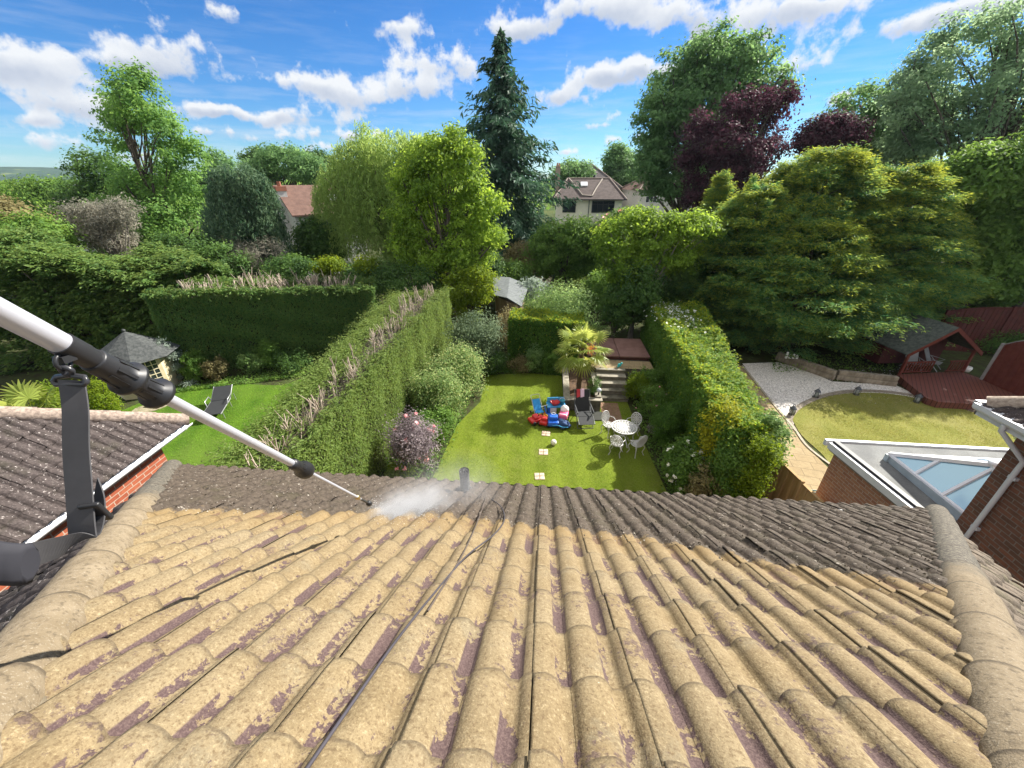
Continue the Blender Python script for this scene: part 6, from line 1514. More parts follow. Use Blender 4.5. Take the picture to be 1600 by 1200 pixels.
for s_ in (-1, 1): mb.slab((s_ * hw, 1.1, 0), (s_ * hw, D_, 0), (s_ * hw, D_, eh), (s_ * hw, 1.1, eh), (-s_ * .05, 0, 0))
mb.slab((-hw, D_, 0), (hw, D_, 0), (hw, D_, eh), (-hw, D_, eh), (0, .05, 0)); mb.build('wall', M_REDD, s2)
mb = MB()
for s_ in (-1, 1): mb.slab((0, -.25, rh_ + .03), (s_ * (hw + .25), -.25, eh - .12), (s_ * (hw + .25), D_ + .2, eh - .12), (0, D_ + .2, rh_ + .03), (0, 0, .05))
mb.build('roof', m_noise('grey_shingle', (.045, .055, .05), (.1, .115, .1), 7, .9, .5, fine=40), s2)
mb = MB()
for s_ in (-1, 1): mb.slab((0, -.27, rh_ + .08), (s_ * (hw + .25), -.27, eh - .07), (s_ * (hw + .25), -.27, eh - .24), (0, -.27, rh_ - .1), (0, .03, 0))
mb.build('barge_board', M_RED, s2)
for x in (-hw, hw): mb = MB(); mb.box((x, -.1, eh / 2), (.09, .09, eh)); mb.build('post', M_RED, s2)
for x0, x1 in ((-hw, -.1), (hw * .42, hw)):
    mb = MB(); mb.box(((x0 + x1) / 2, -.1, .6), (x1 - x0, .06, .06)); mb.box(((x0 + x1) / 2, -.1, .1), (x1 - x0, .05, .05))
    for x in np.arange(x0 + .1, x1, .14): mb.box((x, -.1, .35), (.05, .035, .48))
    mb.build('balustrade', M_RED, s2)
M_DKCH = m_plain('grey_deckchair', (.26, .27, .27), .7)
for k, (x, lb) in enumerate([(.45, 'grey folding deck chair in the red summerhouse porch, nearer its right post'), (-.55, 'grey folding deck chair in the red summerhouse porch, behind the left balustrade')]):
    ca, sa = math.cos(ang), math.sin(ang); b = np.array(s2.location); p = (b[0] + ca * x - sa * .4, b[1] + sa * x + ca * .4, b[2] + .0)
    t = thing('deck_chair', lb, 'chair', p, ang + (.5 if k == 0 else -.3), 'deck chairs in the summerhouse porch')
    mb = MB(); mb.slab((-.25, -.3, .36), (.25, -.3, .36), (.25, .1, .3), (-.25, .1, .3), (0, 0, .03)); mb.build('seat', M_DKCH, t); mb = MB(); mb.slab((-.25, .1, .3), (.25, .1, .3), (.25, .45, .95), (-.25, .45, .95), (0, .03, 0)); mb.build('backrest', M_DKCH, t)
    for s_ in (-1, 1): mb = MB(); mb.tube([(s_ * .27, -.35, .0), (s_ * .27, .2, .55)], .016, 6); mb.tube([(s_ * .27, .35, 0), (s_ * .27, -.32, .52), (s_ * .27, .25, .56)], .016, 6); mb.build('leg', M_DKCH, t)
# solar lanterns round the lawn edge
def lantern(label, loc):
    t = thing('garden_lantern', label, 'lantern', loc, 0, 'lanterns along the lawn edge'); M_L = m_plain('lantern_metal', (.07, .075, .08), .5, .5)
    mb = MB(); mb.lathe([(.12, 0), (.12, .03), (.09, .03), (.09, 0)], n=12); mb.lathe([(.13, .30), (.05, .40), (.0, .42)], n=12); mb.tube([(.05 * math.cos(a), 0, .42 + .06 * math.sin(a)) for a in np.linspace(0, math.pi, 7)], .01, 5)
    for k in range(6): a = k * math.pi / 3; mb.tube([(.1 * math.cos(a), .1 * math.sin(a), .02), (.12 * math.cos(a), .12 * math.sin(a), .16), (.1 * math.cos(a), .1 * math.sin(a), .31)], .009, 5)
    mb.build('frame', M_L, t); mb = MB(); mb.lathe([(.0, .03), (.075, .03), (.085, .16), (.075, .29), (0, .29)], n=12); mb.build('glass', m_plain('lantern_glass', (.3, .33, .33), .15, 0, .5), t); return t
l1 = lantern('dark wire lantern at the near left edge of the dry oval lawn', onz(1236, 648))
for x, y, lb in ((1274, 621, 'dark wire lantern second from the left on the oval lawn edge'), (1337, 617, 'dark wire lantern at the middle of the far edge of the oval lawn'), (1431, 629, 'pale-glass lantern at the corner of the red deck')): dup(l1, onz(x, y), .5, lb, 'lanterns along the lawn edge')
# fences on the right
def panel_fence(name, label, pts, tops, m, bow=0.12, post_m=None):
    t = thing(name, label, 'fence', (pts[0][0], pts[0][1], 0)); o = (pts[0][0], pts[0][1], 0)
    for i in range(len(pts) - 1):
        a, b = np.array([*pts[i][:2], 0]), np.array([*pts[i + 1][:2], 0]); mb = MB(); k = 14; vs = []
        d = unit(b - a); n_ = np.array([-d[1], d[0], 0]) * .03
        for q in range(k):
            u0, u1 = q / k, (q + 1) / k; z0 = tops[i] * (1 - u0) + tops[i + 1] * u0 + bow * math.sin(math.pi * u0); z1 = tops[i] * (1 - u1) + tops[i + 1] * u1 + bow * math.sin(math.pi * u1)
            p0, p1 = a + (b - a) * (u0 + .004), a + (b - a) * (u1 - .004); off = n_ * (.3 if q % 2 else 0); mb.slab(p0 + off, p1 + off, p1 + off + [0, 0, z1], p0 + off + [0, 0, z0], tuple(n_))
        mb.build('panel', m, t, o)
        mb = MB()
        for q in range(k): u0, u1 = q / k, (q + 1) / k; z0 = tops[i] * (1 - u0) + tops[i + 1] * u0 + bow * math.sin(math.pi * u0); z1 = tops[i] * (1 - u1) + tops[i + 1] * u1 + bow * math.sin(math.pi * u1); p0, p1 = a + (b - a) * u0, a + (b - a) * u1; mb.slab(p0 - n_ * .6 + [0, 0, z0], p1 - n_ * .6 + [0, 0, z1], p1 + n_ * 1.8 + [0, 0, z1], p0 + n_ * 1.8 + [0, 0, z0], (0, 0, .04))
        mb.build('capping', post_m or m, t, o)
        mb = MB(); mb.box((a[0], a[1], tops[i] / 2 + .04), (.1, .1, tops[i] + .1)); mb.build('post', post_m or m, t, o)
    return t
M_CAP = m_plain('grey_capping', (.3, .29, .28), .8)
panel_fence('panel_fence', 'dark red bow-topped panel fence at the right edge, nearer one beside the deck', [onz(1528, 602), onz(1602, 636), onz(1690, 676)], [2.0, 2.1, 2.1], M_RED, .5, M_CAP)
f0, f1 = onz(1450, 545), onz(1640, 560)
def z_at(p, ypx):
    lo, hi = 0, 12
    for _ in range(40):
        m_ = (lo + hi) / 2; w = np.array([p[0], p[1], m_]) - EYEP
        if 600 - F * (w @ UPV) / (w @ FWD) > ypx: lo = m_
        else: hi = m_
    return lo
fm = (f0 + f1) / 2
panel_fence('panel_fence', 'dark maroon panel fence at the far right behind the summerhouse', [f0, fm, f1], [z_at(f0, 487), z_at(fm, 482), z_at(f1, 485)], M_REDD, .1)
shrub('shrub', 'dark bush between the two red fences at the right edge', 1565, 545, 22.5, 40, 515, LEAF['dark'], 6000, .07, 95)
bp_ = at(1592, 524, 24.6); bt = thing('trampoline', 'round blue trampoline edge showing behind the far red fence', 'trampoline', (bp_[0] + .9, 24.6, 0)); zt2 = bp_[2]
mb = MB(); mb.lathe([(1.25, zt2 - .04), (1.6, zt2 - .04), (1.62, zt2), (1.6, zt2 + .04), (1.25, zt2 + .04), (1.25, zt2 - .04)], n=36); mb.build('pad', BLU, bt)
mb = MB(); mb.lathe([(0, zt2 + .01), (1.26, zt2 + .01)], n=36); mb.build('mat', M_BLACK, bt)
for k in range(6): a = k * math.pi / 3; mb = MB(); mb.tube([(1.4 * math.cos(a), 1.4 * math.sin(a), 0), (1.4 * math.cos(a), 1.4 * math.sin(a), zt2 - .03)], .03, 6); mb.build('leg', M_LG, bt)
wp = onz(1237, 560, .5); wo = thing('garden_ornament', 'small white ornament on the sleeper wall under the golden conifers', 'ornament', (wp[0], wp[1] + .05, .47))
mb = MB(); 
for k, h in enumerate((.3, .18, .2, .16)): mb.box((-.25 + .17 * k, 0, h / 2), (.1, .08, h), bev=.02); mb.ball((-.25 + .17 * k, 0, h), .06, n=8)
mb.build('figure', TOYW, wo)
wb = onz(1509, 580, dz_); wt = thing('plant_pot', 'white round pot at the right post of the red summerhouse', 'pot', (wb[0], wb[1], dz_)); mb = MB(); mb.lathe([(0, 0), (.12, 0), (.17, .16), (.15, .24), (.12, .24), (.13, .16), (0, .05)], n=18); mb.build('pot', TOYW, wt)

# low growth filling the beds so that the lawn edges are ragged
Lg = Leaves(400); rg = Lg.rng; P = []
def bed(n, f):
    q = np.array([f(rg) for _ in range(n)]); P.append(q)
bed(5200, lambda r_: (r_.uniform(-5.2, -3.15) + .0, r_.uniform(5, 17), 0)); bed(3600, lambda r_: (r_.uniform(3.72, 4.95), r_.uniform(5, 15), 0)); bed(2600, lambda r_: (r_.uniform(-3.4, .8), r_.normal(17.6, .22), 0))
bed(4200, lambda r_: (r_.uniform(-17, -8.5), 0, 0)); bed(1500, lambda r_: (*onz(r_.uniform(1205, 1400), r_.uniform(556, 582))[:2], 0))
P = np.concatenate(P); m_ = P[:, 1] == 0; P[m_, 1] = 16.6 + (P[m_, 0] + 13) * .43 + np.abs(rg.normal(0, .55, m_.sum())) - 1.2
ok = ~inpoly(P, lawn) | (rg.random(len(P)) < .1); P = P[ok]; n = len(P)
hh = np.clip(.12 + .12 * np.sin(P[:, 0] * 3.1) * np.cos(P[:, 1] * 2.3), .02, .3); P[:, 2] = rg.random(n) * hh + .02
Lg.add(P, rg.normal(size=(n, 3)) * .6 + [0, 0, .7], .045 * rg.uniform(.5, 1.6, n), np.clip(.45 + .3 * np.sin(P[:, 0] * 5 + P[:, 1] * 3) + rg.normal(0, .2, n), 0, 1), (rg.random(n) < .1) * .8, .5)
tag(Lg.build('ground_cover', LEAF['mid']), 'low green ground cover filling the flower beds along the hedges', 'ground cover', kind='stuff')
# ------------------------------------------------------------------ trees and far houses
def gbase(px_, Y): p = at(px_, 300, Y); return np.array([p[0], Y, 0.])
# tall ash tree on the left
broad('ash_tree', 'tall airy ash tree on the left with dark branching limbs against the sky', gbase(238, 34),
      pl([(205, 140, 36, 34), (190, 180, 42, 30), (228, 178, 42, 34), (180, 222, 36, 18), (258, 205, 40, 32), (286, 240, 36, 28), (225, 285, 62, 34), (285, 292, 40, 34), (200, 330, 58, 36), (265, 345, 62, 42), (230, 385, 70, 40), (215, 118, 20, 14)], 34, 1),
      LEAF['ash'], BARK, 470, 62, .7, .15, r0=.36, nl=70, seed=101, shell=.4, fork=(.4, .95))
broad('tree', 'dark leafy tree behind the ash tree on its left side', gbase(160, 40), pl([(160, 275, 34, 34), (140, 320, 40, 40), (180, 330, 44, 44)], 40, 2), LEAF['dark'], BARK, 230, 50, .8, .17, r0=.3, seed=102)
# weeping dark conifer
def weeping(name, label, base, Y, dome, leaf, mat, seed, n, lenr, step=.14, tb=.45, spread=.07, aspect=.28, cat='tree', trunk_r=.25, bark=BARK, per=2, curl=.25):
    t = thing(name, label, cat, base); L = Leaves(seed); rng = L.rng; B = np.array(base, float)
    tops = []; lens = []; od = []; tn = []
    w = np.array([q[2] * q[3] for q in dome], float); w /= w.sum()
    for k in range(n):
        q = dome[rng.choice(len(dome), p=w)]; c = at(q[0], q[1], Y); kx = mpp(c); d = rdir(rng, 1)[0]; d[2] = abs(d[2]) * 1.0 - .35
        p = c + d * np.array([q[2] * kx, q[2] * kx * .9, q[3] * kx]) * rng.uniform(.75, 1.05) - B
        ln = rng.uniform(*lenr); ln = min(ln, max(.4, p[2] - .2)); tops.append(p); lens.append(ln); o = np.array([d[0], d[1], 0]); od.append(o); tn.append(np.clip(rng.normal(tb, .2), 0, 1))
    strands(L, tops, lens, step, leaf, aspect, spread, tn, curl, od, per); L.build('crown', mat, t)
    mb = MB(); sel = [np.array(tops[i]) for i in rng.choice(len(tops), 40)]; limbs(mb, (0, 0, -.1), trunk_r * .25, trunk_r, sel, rng, (.45, .95)); mb.build('trunk', bark, t); return t
weeping('weeping_conifer', 'dark blue-green weeping conifer left of the white gabled house', gbase(390, 26), 26, [(362, 290, 36, 46), (394, 292, 30, 48), (375, 330, 54, 50), (408, 342, 27, 42), (365, 372, 55, 34), (425, 390, 30, 24)], .13, LEAF['deodar'], 103, 1500, (.6, 1.6), .12, .45)
broad('dead_conifer', 'bare brown twiggy conifer at the foot of the weeping conifer', gbase(395, 24.5), pl([(375, 400, 42, 28), (415, 400, 34, 24)], 24.5, 4), LEAF['grey'], BARK_PALE, 110, 40, .5, .16, r0=.12, nl=60, seed=104, aspect=.1)
broad('shrubby_tree', 'greyish-brown bare-looking bush tree in front of the red roofs', gbase(150, 25), pl([(140, 350, 34, 32), (175, 360, 32, 34), (190, 330, 22, 18)], 25, 5), LEAF['grey'], BARK_PALE, 200, 45, .5, .12, r0=.14, nl=30, seed=105, aspect=.3)
# tall untrimmed cypress hedge row on the left
for k, (x, yt, yb, rx, Y) in enumerate([(-60, 370, 560, 75, 17), (30, 392, 560, 62, 17.2), (105, 396, 565, 58, 17.6), (180, 392, 560, 58, 18), (245, 398, 540, 48, 18.8)]):
    base = gbase(x, Y); zc = at(x, (yt + yb) / 2, Y); kx = mpp(zc); hz = at(x, yt, Y)[2]; rng = np.random.default_rng(200 + k)
    lab = ['broad dark conifer at the far left edge, mostly outside the frame', 'feathery-topped dark conifer above the lance tube at the left edge', 'feathery-topped dark conifer behind the black lance clamps', 'feathery-topped dark conifer left of the summerhouse roof', 'feathery-topped dark conifer next to the cut-trunk hedge'][k]
    t = thing('conifer', lab, 'tree', base, group='row of tall dark conifers on the left'); L = Leaves(210 + k); rg = L.rng; r = rx * kx
    n = 2100; u = rg.random(n); z = hz * (.04 + .96 * u ** .8); a = rg.uniform(0, 6.28, n); rr = r * np.clip(1.06 - (z / hz) ** 5, .25, 1) * (1 + .18 * np.sin(a * 3 + z * 1.3 + k) + rg.normal(0, .08, n)); D = np.column_stack([np.cos(a), np.sin(a), rg.uniform(.15, .8, n)]); R = np.column_stack([np.cos(a) * rr * .62, np.sin(a) * rr * .62, z - .35])
    top = rg.random(n) < .3; R[top, 0] = rg.uniform(-r, r, top.sum()) * .8; R[top, 1] = rg.uniform(-r, r, top.sum()) * .8; R[top, 2] = hz - .55 - .3 * (R[top, 0] ** 2 + R[top, 1] ** 2) / r ** 2 + .3 * np.sin(R[top, 0] * 2.2 + k) + .35 * np.sin(R[top, 0] * .9 + R[top, 1] * 1.3 + k * 2); D[top] = np.column_stack([rg.normal(size=top.sum()) * .7, rg.normal(size=top.sum()) * .7 - .3, np.full(top.sum(), .7)])
    fronds(L, R, D, r * .36 * rg.uniform(.6, 1.3, n), .13, 6, .42, .35, .38, np.clip(.45 + .25 * lowfreq(R, 1.4, k) + rg.normal(0, .15, n), 0, 1), .55); L.build('crown', LEAF['cypress'], t)
    mb = MB(); limbs(mb, (0, 0, -.1), .05, .18, R[rg.choice(n, 45)], rg, (.1, .9)); mb.build('trunk', BARK, t)
for k, (x, y, rx, ry, Y, m, lab) in enumerate([(-20, 330, 70, 46, 30, 'mid', 'mid green tree at the left edge with sunlit top below the distant hill'), (40, 372, 55, 26, 22, 'mid', 'rounded green bush tree in front of the red roofs at the left'), (5, 350, 34, 34, 23.5, 'brown', 'brown-tinged bush at the left edge of the frame'), (75, 300, 40, 20, 55, 'mid', 'light green tree just above the red roof at the left'), (130, 312, 26, 24, 52, 'dark', 'dark green tree behind the rooftop aerial')]):
    broad('tree', lab, gbase(x, Y), pl([(x, y, rx, ry), (x - rx * .5, y + ry * .5, rx * .6, ry * .7), (x + rx * .5, y + ry * .4, rx * .55, ry * .7)], Y, 30 + k), LEAF[m], BARK, 200, 55, .5 + Y * .012, .09 + Y * .0022, r0=.2, seed=110 + k)
# willow and bright green tree
weeping('willow_tree', 'large pale weeping willow in the middle left with hanging strands', gbase(600, 31), 31, [(565, 245, 52, 40), (615, 225, 58, 26), (665, 232, 48, 30), (640, 380, 40, 40), (528, 295, 38, 55), (600, 290, 70, 55), (560, 345, 50, 40), (640, 330, 40, 50), (565, 200, 14, 14)], .14, LEAF['willow'], 106, 2900, (1.2, 3.4), .17, .55, .09, .24, trunk_r=.45, per=2)
broad('tree', 'bright fresh-green leafy tree in front of the willow, left of the tall spruce', gbase(695, 25),
      pl([(690, 245, 42, 30), (660, 285, 42, 36), (715, 285, 40, 36), (735, 340, 32, 30), (680, 345, 52, 42), (720, 395, 42, 36), (662, 395, 40, 36), (640, 335, 34, 36), (742, 300, 24, 24), (690, 222, 22, 16), (737, 240, 18, 14), (768, 318, 14, 16), (772, 368, 18, 16), (640, 280, 24, 22), (655, 238, 18, 14), (712, 212, 14, 10), (630, 380, 20, 24), (700, 425, 40, 34), (745, 385, 22, 18)], 25, 6), LEAF['bright'], BARK, 560, 60, .5, .115, r0=.28, nl=40, seed=107)
broad('shrubby_tree', 'light lime-green bush at the foot of the bright tree beside the shed', gbase(725, 23), pl([(715, 452, 30, 26), (748, 445, 24, 30), (725, 485, 24, 28)], 22.5, 7), LEAF['lime'], BARK, 170, 50, .36, .08, r0=.1, seed=108, tintb=-.1)
broad('shrubby_tree', 'dark evergreen bush tree behind the left hedge end', gbase(640, 23), pl([(640, 445, 40, 28), (600, 440, 34, 22), (675, 470, 24, 30)], 23, 8), LEAF['dark'], BARK, 180, 50, .42, .09, r0=.12, seed=109)
# spruce
def spruce(label, px_, ytop, ybase, Y, halfw, seed, mat=LEAF['spruce'], name='spruce_tree', leaf=.26, whorls=42, per_w=9, tip=0., droop=.42, top_pow=.85, group=None, jag=.25, upsweep=0.):
    b = gbase(px_, Y); H_ = at(px_, ytop, Y)[2]; k = mpp(at(px_, (ytop + ybase) / 2, Y)); Rm = halfw * k; t = thing(name, label, 'tree', b, group=group); L = Leaves(seed); rng = L.rng; mb = MB()
    mb.tube([(0, 0, -.1), (0, 0, H_ * .5), (0, 0, H_ * .98)], [.018 * H_ + .04, .011 * H_ + .02, .02], 8)
    for w in range(whorls):
        u = (w + .3) / whorls; z = H_ * (1 - u ** 1.05 * .97); rad = Rm * 1.6 * (u ** top_pow) * (1 + .28 * math.sin(w * 1.9) * .6)
        m = max(4, int(per_w * (.5 + u)))
        for q in range(m):
            a = rng.uniform(0, 6.28); ln = rad * rng.uniform(1 - jag * 1.6, 1 + jag); 
            if ln < .25: ln = .25
            D = np.array([math.cos(a), math.sin(a), upsweep]); ns = max(4, int(ln / .42)); uu = (np.arange(ns) + .6) / ns
            P = D * (ln * uu)[:, None] + [0, 0, z]; P[:, 2] += -droop * ln * uu ** 1.5 + .18 * ln * uu ** 4
            side = np.array([-math.sin(a), math.cos(a), 0])
            mult = 5; PP = np.repeat(P, mult, 0); U_ = np.repeat(uu, mult); n = len(PP); so = rng.normal(size=n) * .22 * ln * (1.1 - U_) * .8
            PP = PP + side * so[:, None] + rng.normal(size=(n, 3)) * .1; PP[:, 2] -= np.abs(rng.normal(size=n)) * .24 * (.4 + U_)
            dd = D + side * np.sign(so)[:, None] * .8 + np.array([0, 0, -.75]) + rng.normal(size=(n, 3)) * .35
            L.add(PP, np.array([0, 0, .8]) + D * .6 + rng.normal(size=(n, 3)) * .5, leaf * rng.uniform(.7, 1.4, n), np.clip(rng.normal(.4, .2) + rng.normal(0, .12, n), 0, 1), None if not tip else np.clip(tip * (U_ - .3) * 1.6 + rng.normal(0, .15, n), 0, 1), .34, dd)
            if w % 3 == 0 and q % 2 == 0: mb.tube([(0, 0, z), tuple(P[len(P) // 2]), tuple(P[-1])], [.05, .03, .012], 4, caps=False)
    L.build('crown', mat, t); mb.build('trunk', BARK, t); return t
spruce('tall dark spruce with drooping branches rising into the sky at the centre', 785, 50, 400, 44, 76, 120, jag=.42, whorls=44, per_w=13, leaf=.32, top_pow=.72, droop=.34)
# centre background house
def hip_house(name, label, c, w, d, eave, ridge_h, rot, wallm, roofm, over=.5, cat='house', windows=(), chim=(), ridge_len=None):
    t = thing(name, label, cat, c, rot); mb = MB(); mb.prism([(-w / 2, -d / 2), (w / 2, -d / 2), (w / 2, d / 2), (-w / 2, d / 2)], 0, eave); mb.build('wall', wallm, t)
    rl = (w - d if ridge_len is None else ridge_len) / 2; W2, D2 = w / 2 + over, d / 2 + over; z0 = eave - .1
    A = [(-W2, -D2, z0), (W2, -D2, z0), (W2, D2, z0), (-W2, D2, z0), (-rl, 0, eave + ridge_h), (rl, 0, eave + ridge_h)]
    mb = MB(); mb.add(A, [(0, 1, 5, 4), (1, 2, 5), (2, 3, 4, 5), (3, 0, 4), (3, 2, 1, 0)]); rf = mb.build('roof', roofm, t)
    mb = MB()
    for i, j in ((0, 4), (1, 5), (2, 5), (3, 4), (4, 5)): mb.tube([np.array(A[i]) + [0, 0, .03], np.array(A[j]) + [0, 0, .03]], .1, 6)
    mb.build('ridge_tiles', m_plain('far_ridge', (.25, .2, .17), .9), rf)
    mb = MB(); mb.box((0, -D2 - .02, z0 - .02), (2 * W2, .12, .14)); mb.build('gutter', m_plain('dark_gutter', (.05, .05, .05), .5), t)
    for (x, z, ww, hh, panes, frm) in windows:
        mb = MB(); mb.box((x, -d / 2 - .005, z), (ww, .06, hh)); wn = mb.build('window', m_plain('window_glass', (.02, .025, .035), .06, 0, .7), t)
        mb = MB()
        for q in range(panes + 1): mb.box((x - ww / 2 + ww * q / panes, -d / 2 - .05, z), (.07, .05, hh + .06))
        for q in (0, .68, 1): mb.box((x, -d / 2 - .053, z - hh / 2 + hh * q), (ww + .07, .05, .06))
        mb.build('frame', frm, wn)
    for (x, y, zt, s_) in chim:
        mb = MB(); mb.box((x, y, eave + (zt - eave) / 2), (s_, s_, zt - eave)); mb.box((x, y, zt), (s_ * 1.15, s_ * 1.15, .15)); ch = mb.build('chimney', M_BRICK_RED, rf)
        mb = MB()
        for q in (-.2, .2): mb.tube([(x + q * s_, y, zt + .07), (x + q * s_, y, zt + .5)], [.12, .1], 8)
        mb.build('chimney_pot', m_plain('terracotta', (.35, .14, .08), .8), ch)
    return t, rf
def rooftile_far(name, a, b): 
    g = G(name); P = g.co(); wv = g.N.new('ShaderNodeTexWave'); wv.bands_direction = 'Z'; wv.inputs['Scale'].default_value = 3.2; wv.inputs['Distortion'].default_value = .6; g.L.new(P, wv.inputs[0])
    n = g.noise(P, 2.2, 6, .7); c = g.mix(g.step(n, .3, .7), a, b); c = g.mix(g.math('MULTIPLY', g.step(wv.outputs['Fac'], .25, .0), .5), c, tuple(x * .5 for x in a)); return g.done(c, .9)
RT_BROWN = rooftile_far('brown_tile', (.07, .055, .05), (.125, .098, .09)); RT_RED = rooftile_far('red_tile', (.105, .06, .047), (.165, .096, .075)); RT_GREY = rooftile_far('grey_tile', (.075, .066, .066), (.125, .11, .108))
M_CREAM = m_noise('cream_render', (.74, .71, .58), (.84, .81, .68), .8, .9, .1); DKF = m_plain('dark_frame_far', (.03, .03, .035), .5); WTF = m_plain('white_frame_far', (.7, .7, .7), .5)
YH = 62.0; hL, hR = at(866, 310, YH), at(977, 310, YH); hw_ = hR[0] - hL[0]; ev_ = hL[2]; rg_ = at(920, 279, YH + 5)[2] - ev_
hc0 = np.array([(hL[0] + hR[0]) / 2, YH + 4.5, 0])
ht, hroof = hip_house('house', 'cream rendered house with brown hipped roof in the centre background', hc0, hw_ - .7, 9, ev_, rg_, 0.0, M_CREAM, RT_BROWN, windows=[(-hw_ * .28, ev_ - 1.05, hw_ * .18, 1.5, 2, DKF), (hw_ * .2, ev_ - 1.05, hw_ * .31, 1.5, 4, DKF), (-hw_ * .05, 1.3, 1.6, 1.6, 2, DKF)], chim=[(-hw_ * .46, 2.0, ev_ + rg_ + 1.6, .7)], ridge_len=hw_ * .62)
mb = MB(); mb.tube([(0.0, -4.56, ev_ - .2), (0.0, -4.56, 0)], .06, 8); mb.build('downpipe', m_plain('green_pipe', (.1, .13, .11), .5), ht)
# pale valley lines on the front slope
mb = MB(); fs_ = lambda x, u: np.array([x, -5.0 + 5.0 * u, ev_ - .1 + (rg_ + .1) * u + .06])
mb.tube([fs_(-hw_ * .29, .97), fs_(-hw_ * .1, .16), fs_(hw_ * .04, .15), fs_(hw_ * .1, .5), fs_(hw_ * .2, .95)], .11, 6)
mb.build('valley_tiles', m_plain('pale_valley', (.3, .26, .22), .9), hroof)
mb = MB(); q_ = fs_(-hw_ * .07, .7); mb.box(tuple(q_), (1.0, 1.1, .16), rx=math.atan2(rg_, 5)); mb.build('skylight', M_WHITE, hroof)
t2, r2_ = hip_house('house', 'grey-brown roofed house whose pointed roof and dormer show above the cream house', np.array([at(921, 270, 76)[0], 78, 0]), 9.5, 9.5, at(920, 292, 74)[2], at(923, 257, 77)[2] - at(920, 292, 74)[2], 0, M_RENDER, RT_GREY, ridge_len=1.2)
zz = at(920, 276, 74)[2]; mb = MB(); mb.box((-.1, -3.3, zz), (2.2, 1.4, .9)); dm = mb.build('dormer', WTF, r2_); mb = MB(); mb.box((-.1, -4.02, zz), (1.9, .06, .6)); mb.build('window', m_plain('dormer_glass', (.05, .06, .08), .1), dm); mb = MB(); mb.slab((-1.4, -4.2, zz + .45), (1.2, -4.2, zz + .45), (1.2, -2.5, zz + .7), (-1.4, -2.5, zz + .7), (0, 0, .08)); mb.build('dormer_roof', RT_GREY, dm)
hip_house('house', 'partly hidden house with white wall and orange roof behind the tall tree', np.array([at(1034, 290, 72)[0], 75, 0]), 9, 8, at(1030, 296, 72)[2], 2.6, .2, M_RENDER, RT_RED, windows=[(-2.5, at(1030, 296, 72)[2] - 1.2, 1.8, 1.3, 3, WTF)], chim=[(-3.2, -1, at(965, 272, 72)[2] + .5, .9)])
# white gabled house on the left
gx = at(476, 330, 40); gh = thing('gabled_house', 'white house with steep red-brown gable roof left of the willow', 'house', (gx[0], 42, 0), .8); GE = at(470, 334, 38)[2]; GR = at(470, 292, 42)[2]
mb = MB(); w_, d_ = 3.1, 4.2
mb.prism([(-w_, -d_), (w_, -d_), (w_, d_), (-w_, d_)], 0, GE); mb.add([(-w_, -d_, GE), (-w_, d_, GE), (-w_, 0, GR)], [(0, 1, 2)]); mb.add([(w_, -d_, GE), (w_, d_, GE), (w_, 0, GR)], [(0, 1, 2)]); mb.build('wall', M_RENDER, gh)
mb = MB()
for s_ in (-1, 1): mb.slab((-w_ - .3, 0, GR + .05), (w_ + .3, 0, GR + .05), (w_ + .3, s_ * (d_ + .4), GE - .15), (-w_ - .3, s_ * (d_ + .4), GE - .15), (0, 0, .12))
gr_ = mb.build('roof', RT_RED, gh)
mb = MB(); mb.box((-w_ - .05, -1.4, (GR - .3) / 2), (.8, .9, GR - .3)); ch = mb.build('chimney', M_RENDER, gr_)
mb = MB(); mb.box((-w_ - .05, -1.4, GR - .1), (.9, 1.0, .4))
for q in (-.2, .2): mb.tube([(-w_ - .05, -1.4 + q, GR + .1), (-w_ - .05, -1.4 + q, GR + .5)], .13, 8)
mb.build('chimney_pot', m_plain('terracotta_b', (.33, .13, .08), .8), ch)
for x in (-2, 1.2): mb = MB(); mb.box((x, -d_ - .02, GE - 1.3), (1.3, .08, 1.1)); wn = mb.build('window', m_plain('gable_glass', (.03, .035, .045), .08), gh); mb = MB(); [mb.box((x + o_, -d_ - .07, GE - 1.3), (.07, .05, 1.15)) for o_ in (-.65, 0, .65)]; mb.build('frame', WTF, wn)
mb = MB(); mb.slab((.6, -d_ * .62, GE + (GR - GE) * .38 + .16), (1.6, -d_ * .62, GE + (GR - GE) * .38 + .16), (1.6, -d_ * .4, GE + (GR - GE) * .6 + .16), (.6, -d_ * .4, GE + (GR - GE) * .6 + .16), (0, 0, .08)); mb.build('skylight', M_WHITE, gr_)
for k, (x, y, yb, w2, Y, lab) in enumerate([(72, 322, 352, 9.5, 44, 'house with low red-brown hipped roof at the far left'), (140, 328, 350, 9, 47, 'house with red-brown roof and terracotta chimney under the aerial')]):
    e_ = at(x, yb - 8, Y)[2]; t, r_ = hip_house('house', lab, np.array([at(x, 340, Y)[0], Y + 3, 0]), w2, 7, e_, at(x, y, Y + 2)[2] - e_, .25, M_RENDER, RT_RED, chim=[(1.0, 0, at(x, 318, Y)[2], .7)] if k else [])
    if k:
        ae = thing('roof_aerial', 'thin television aerial on a pole above the red roofs at the left', 'aerial', (at(135, 330, 46)[0], 46, 0)); z1 = at(135, 288, 46)[2]; mb = MB(); mb.tube([(0, 0, 5), (-.15, 0, z1)], .035, 6)
        for q in (0, .12, 1.2): mb.tube([(-1.1 + q * .3, 0, z1 - q * .9), (.9, 0, z1 - .05 - q * .9)], .025, 5)
        for q in np.linspace(-.9, .7, 6): mb.tube([(q, -.35, z1 - .03), (q, .35, z1 - .03)], .015, 4)
        mb.build('mast', M_LG, ae)
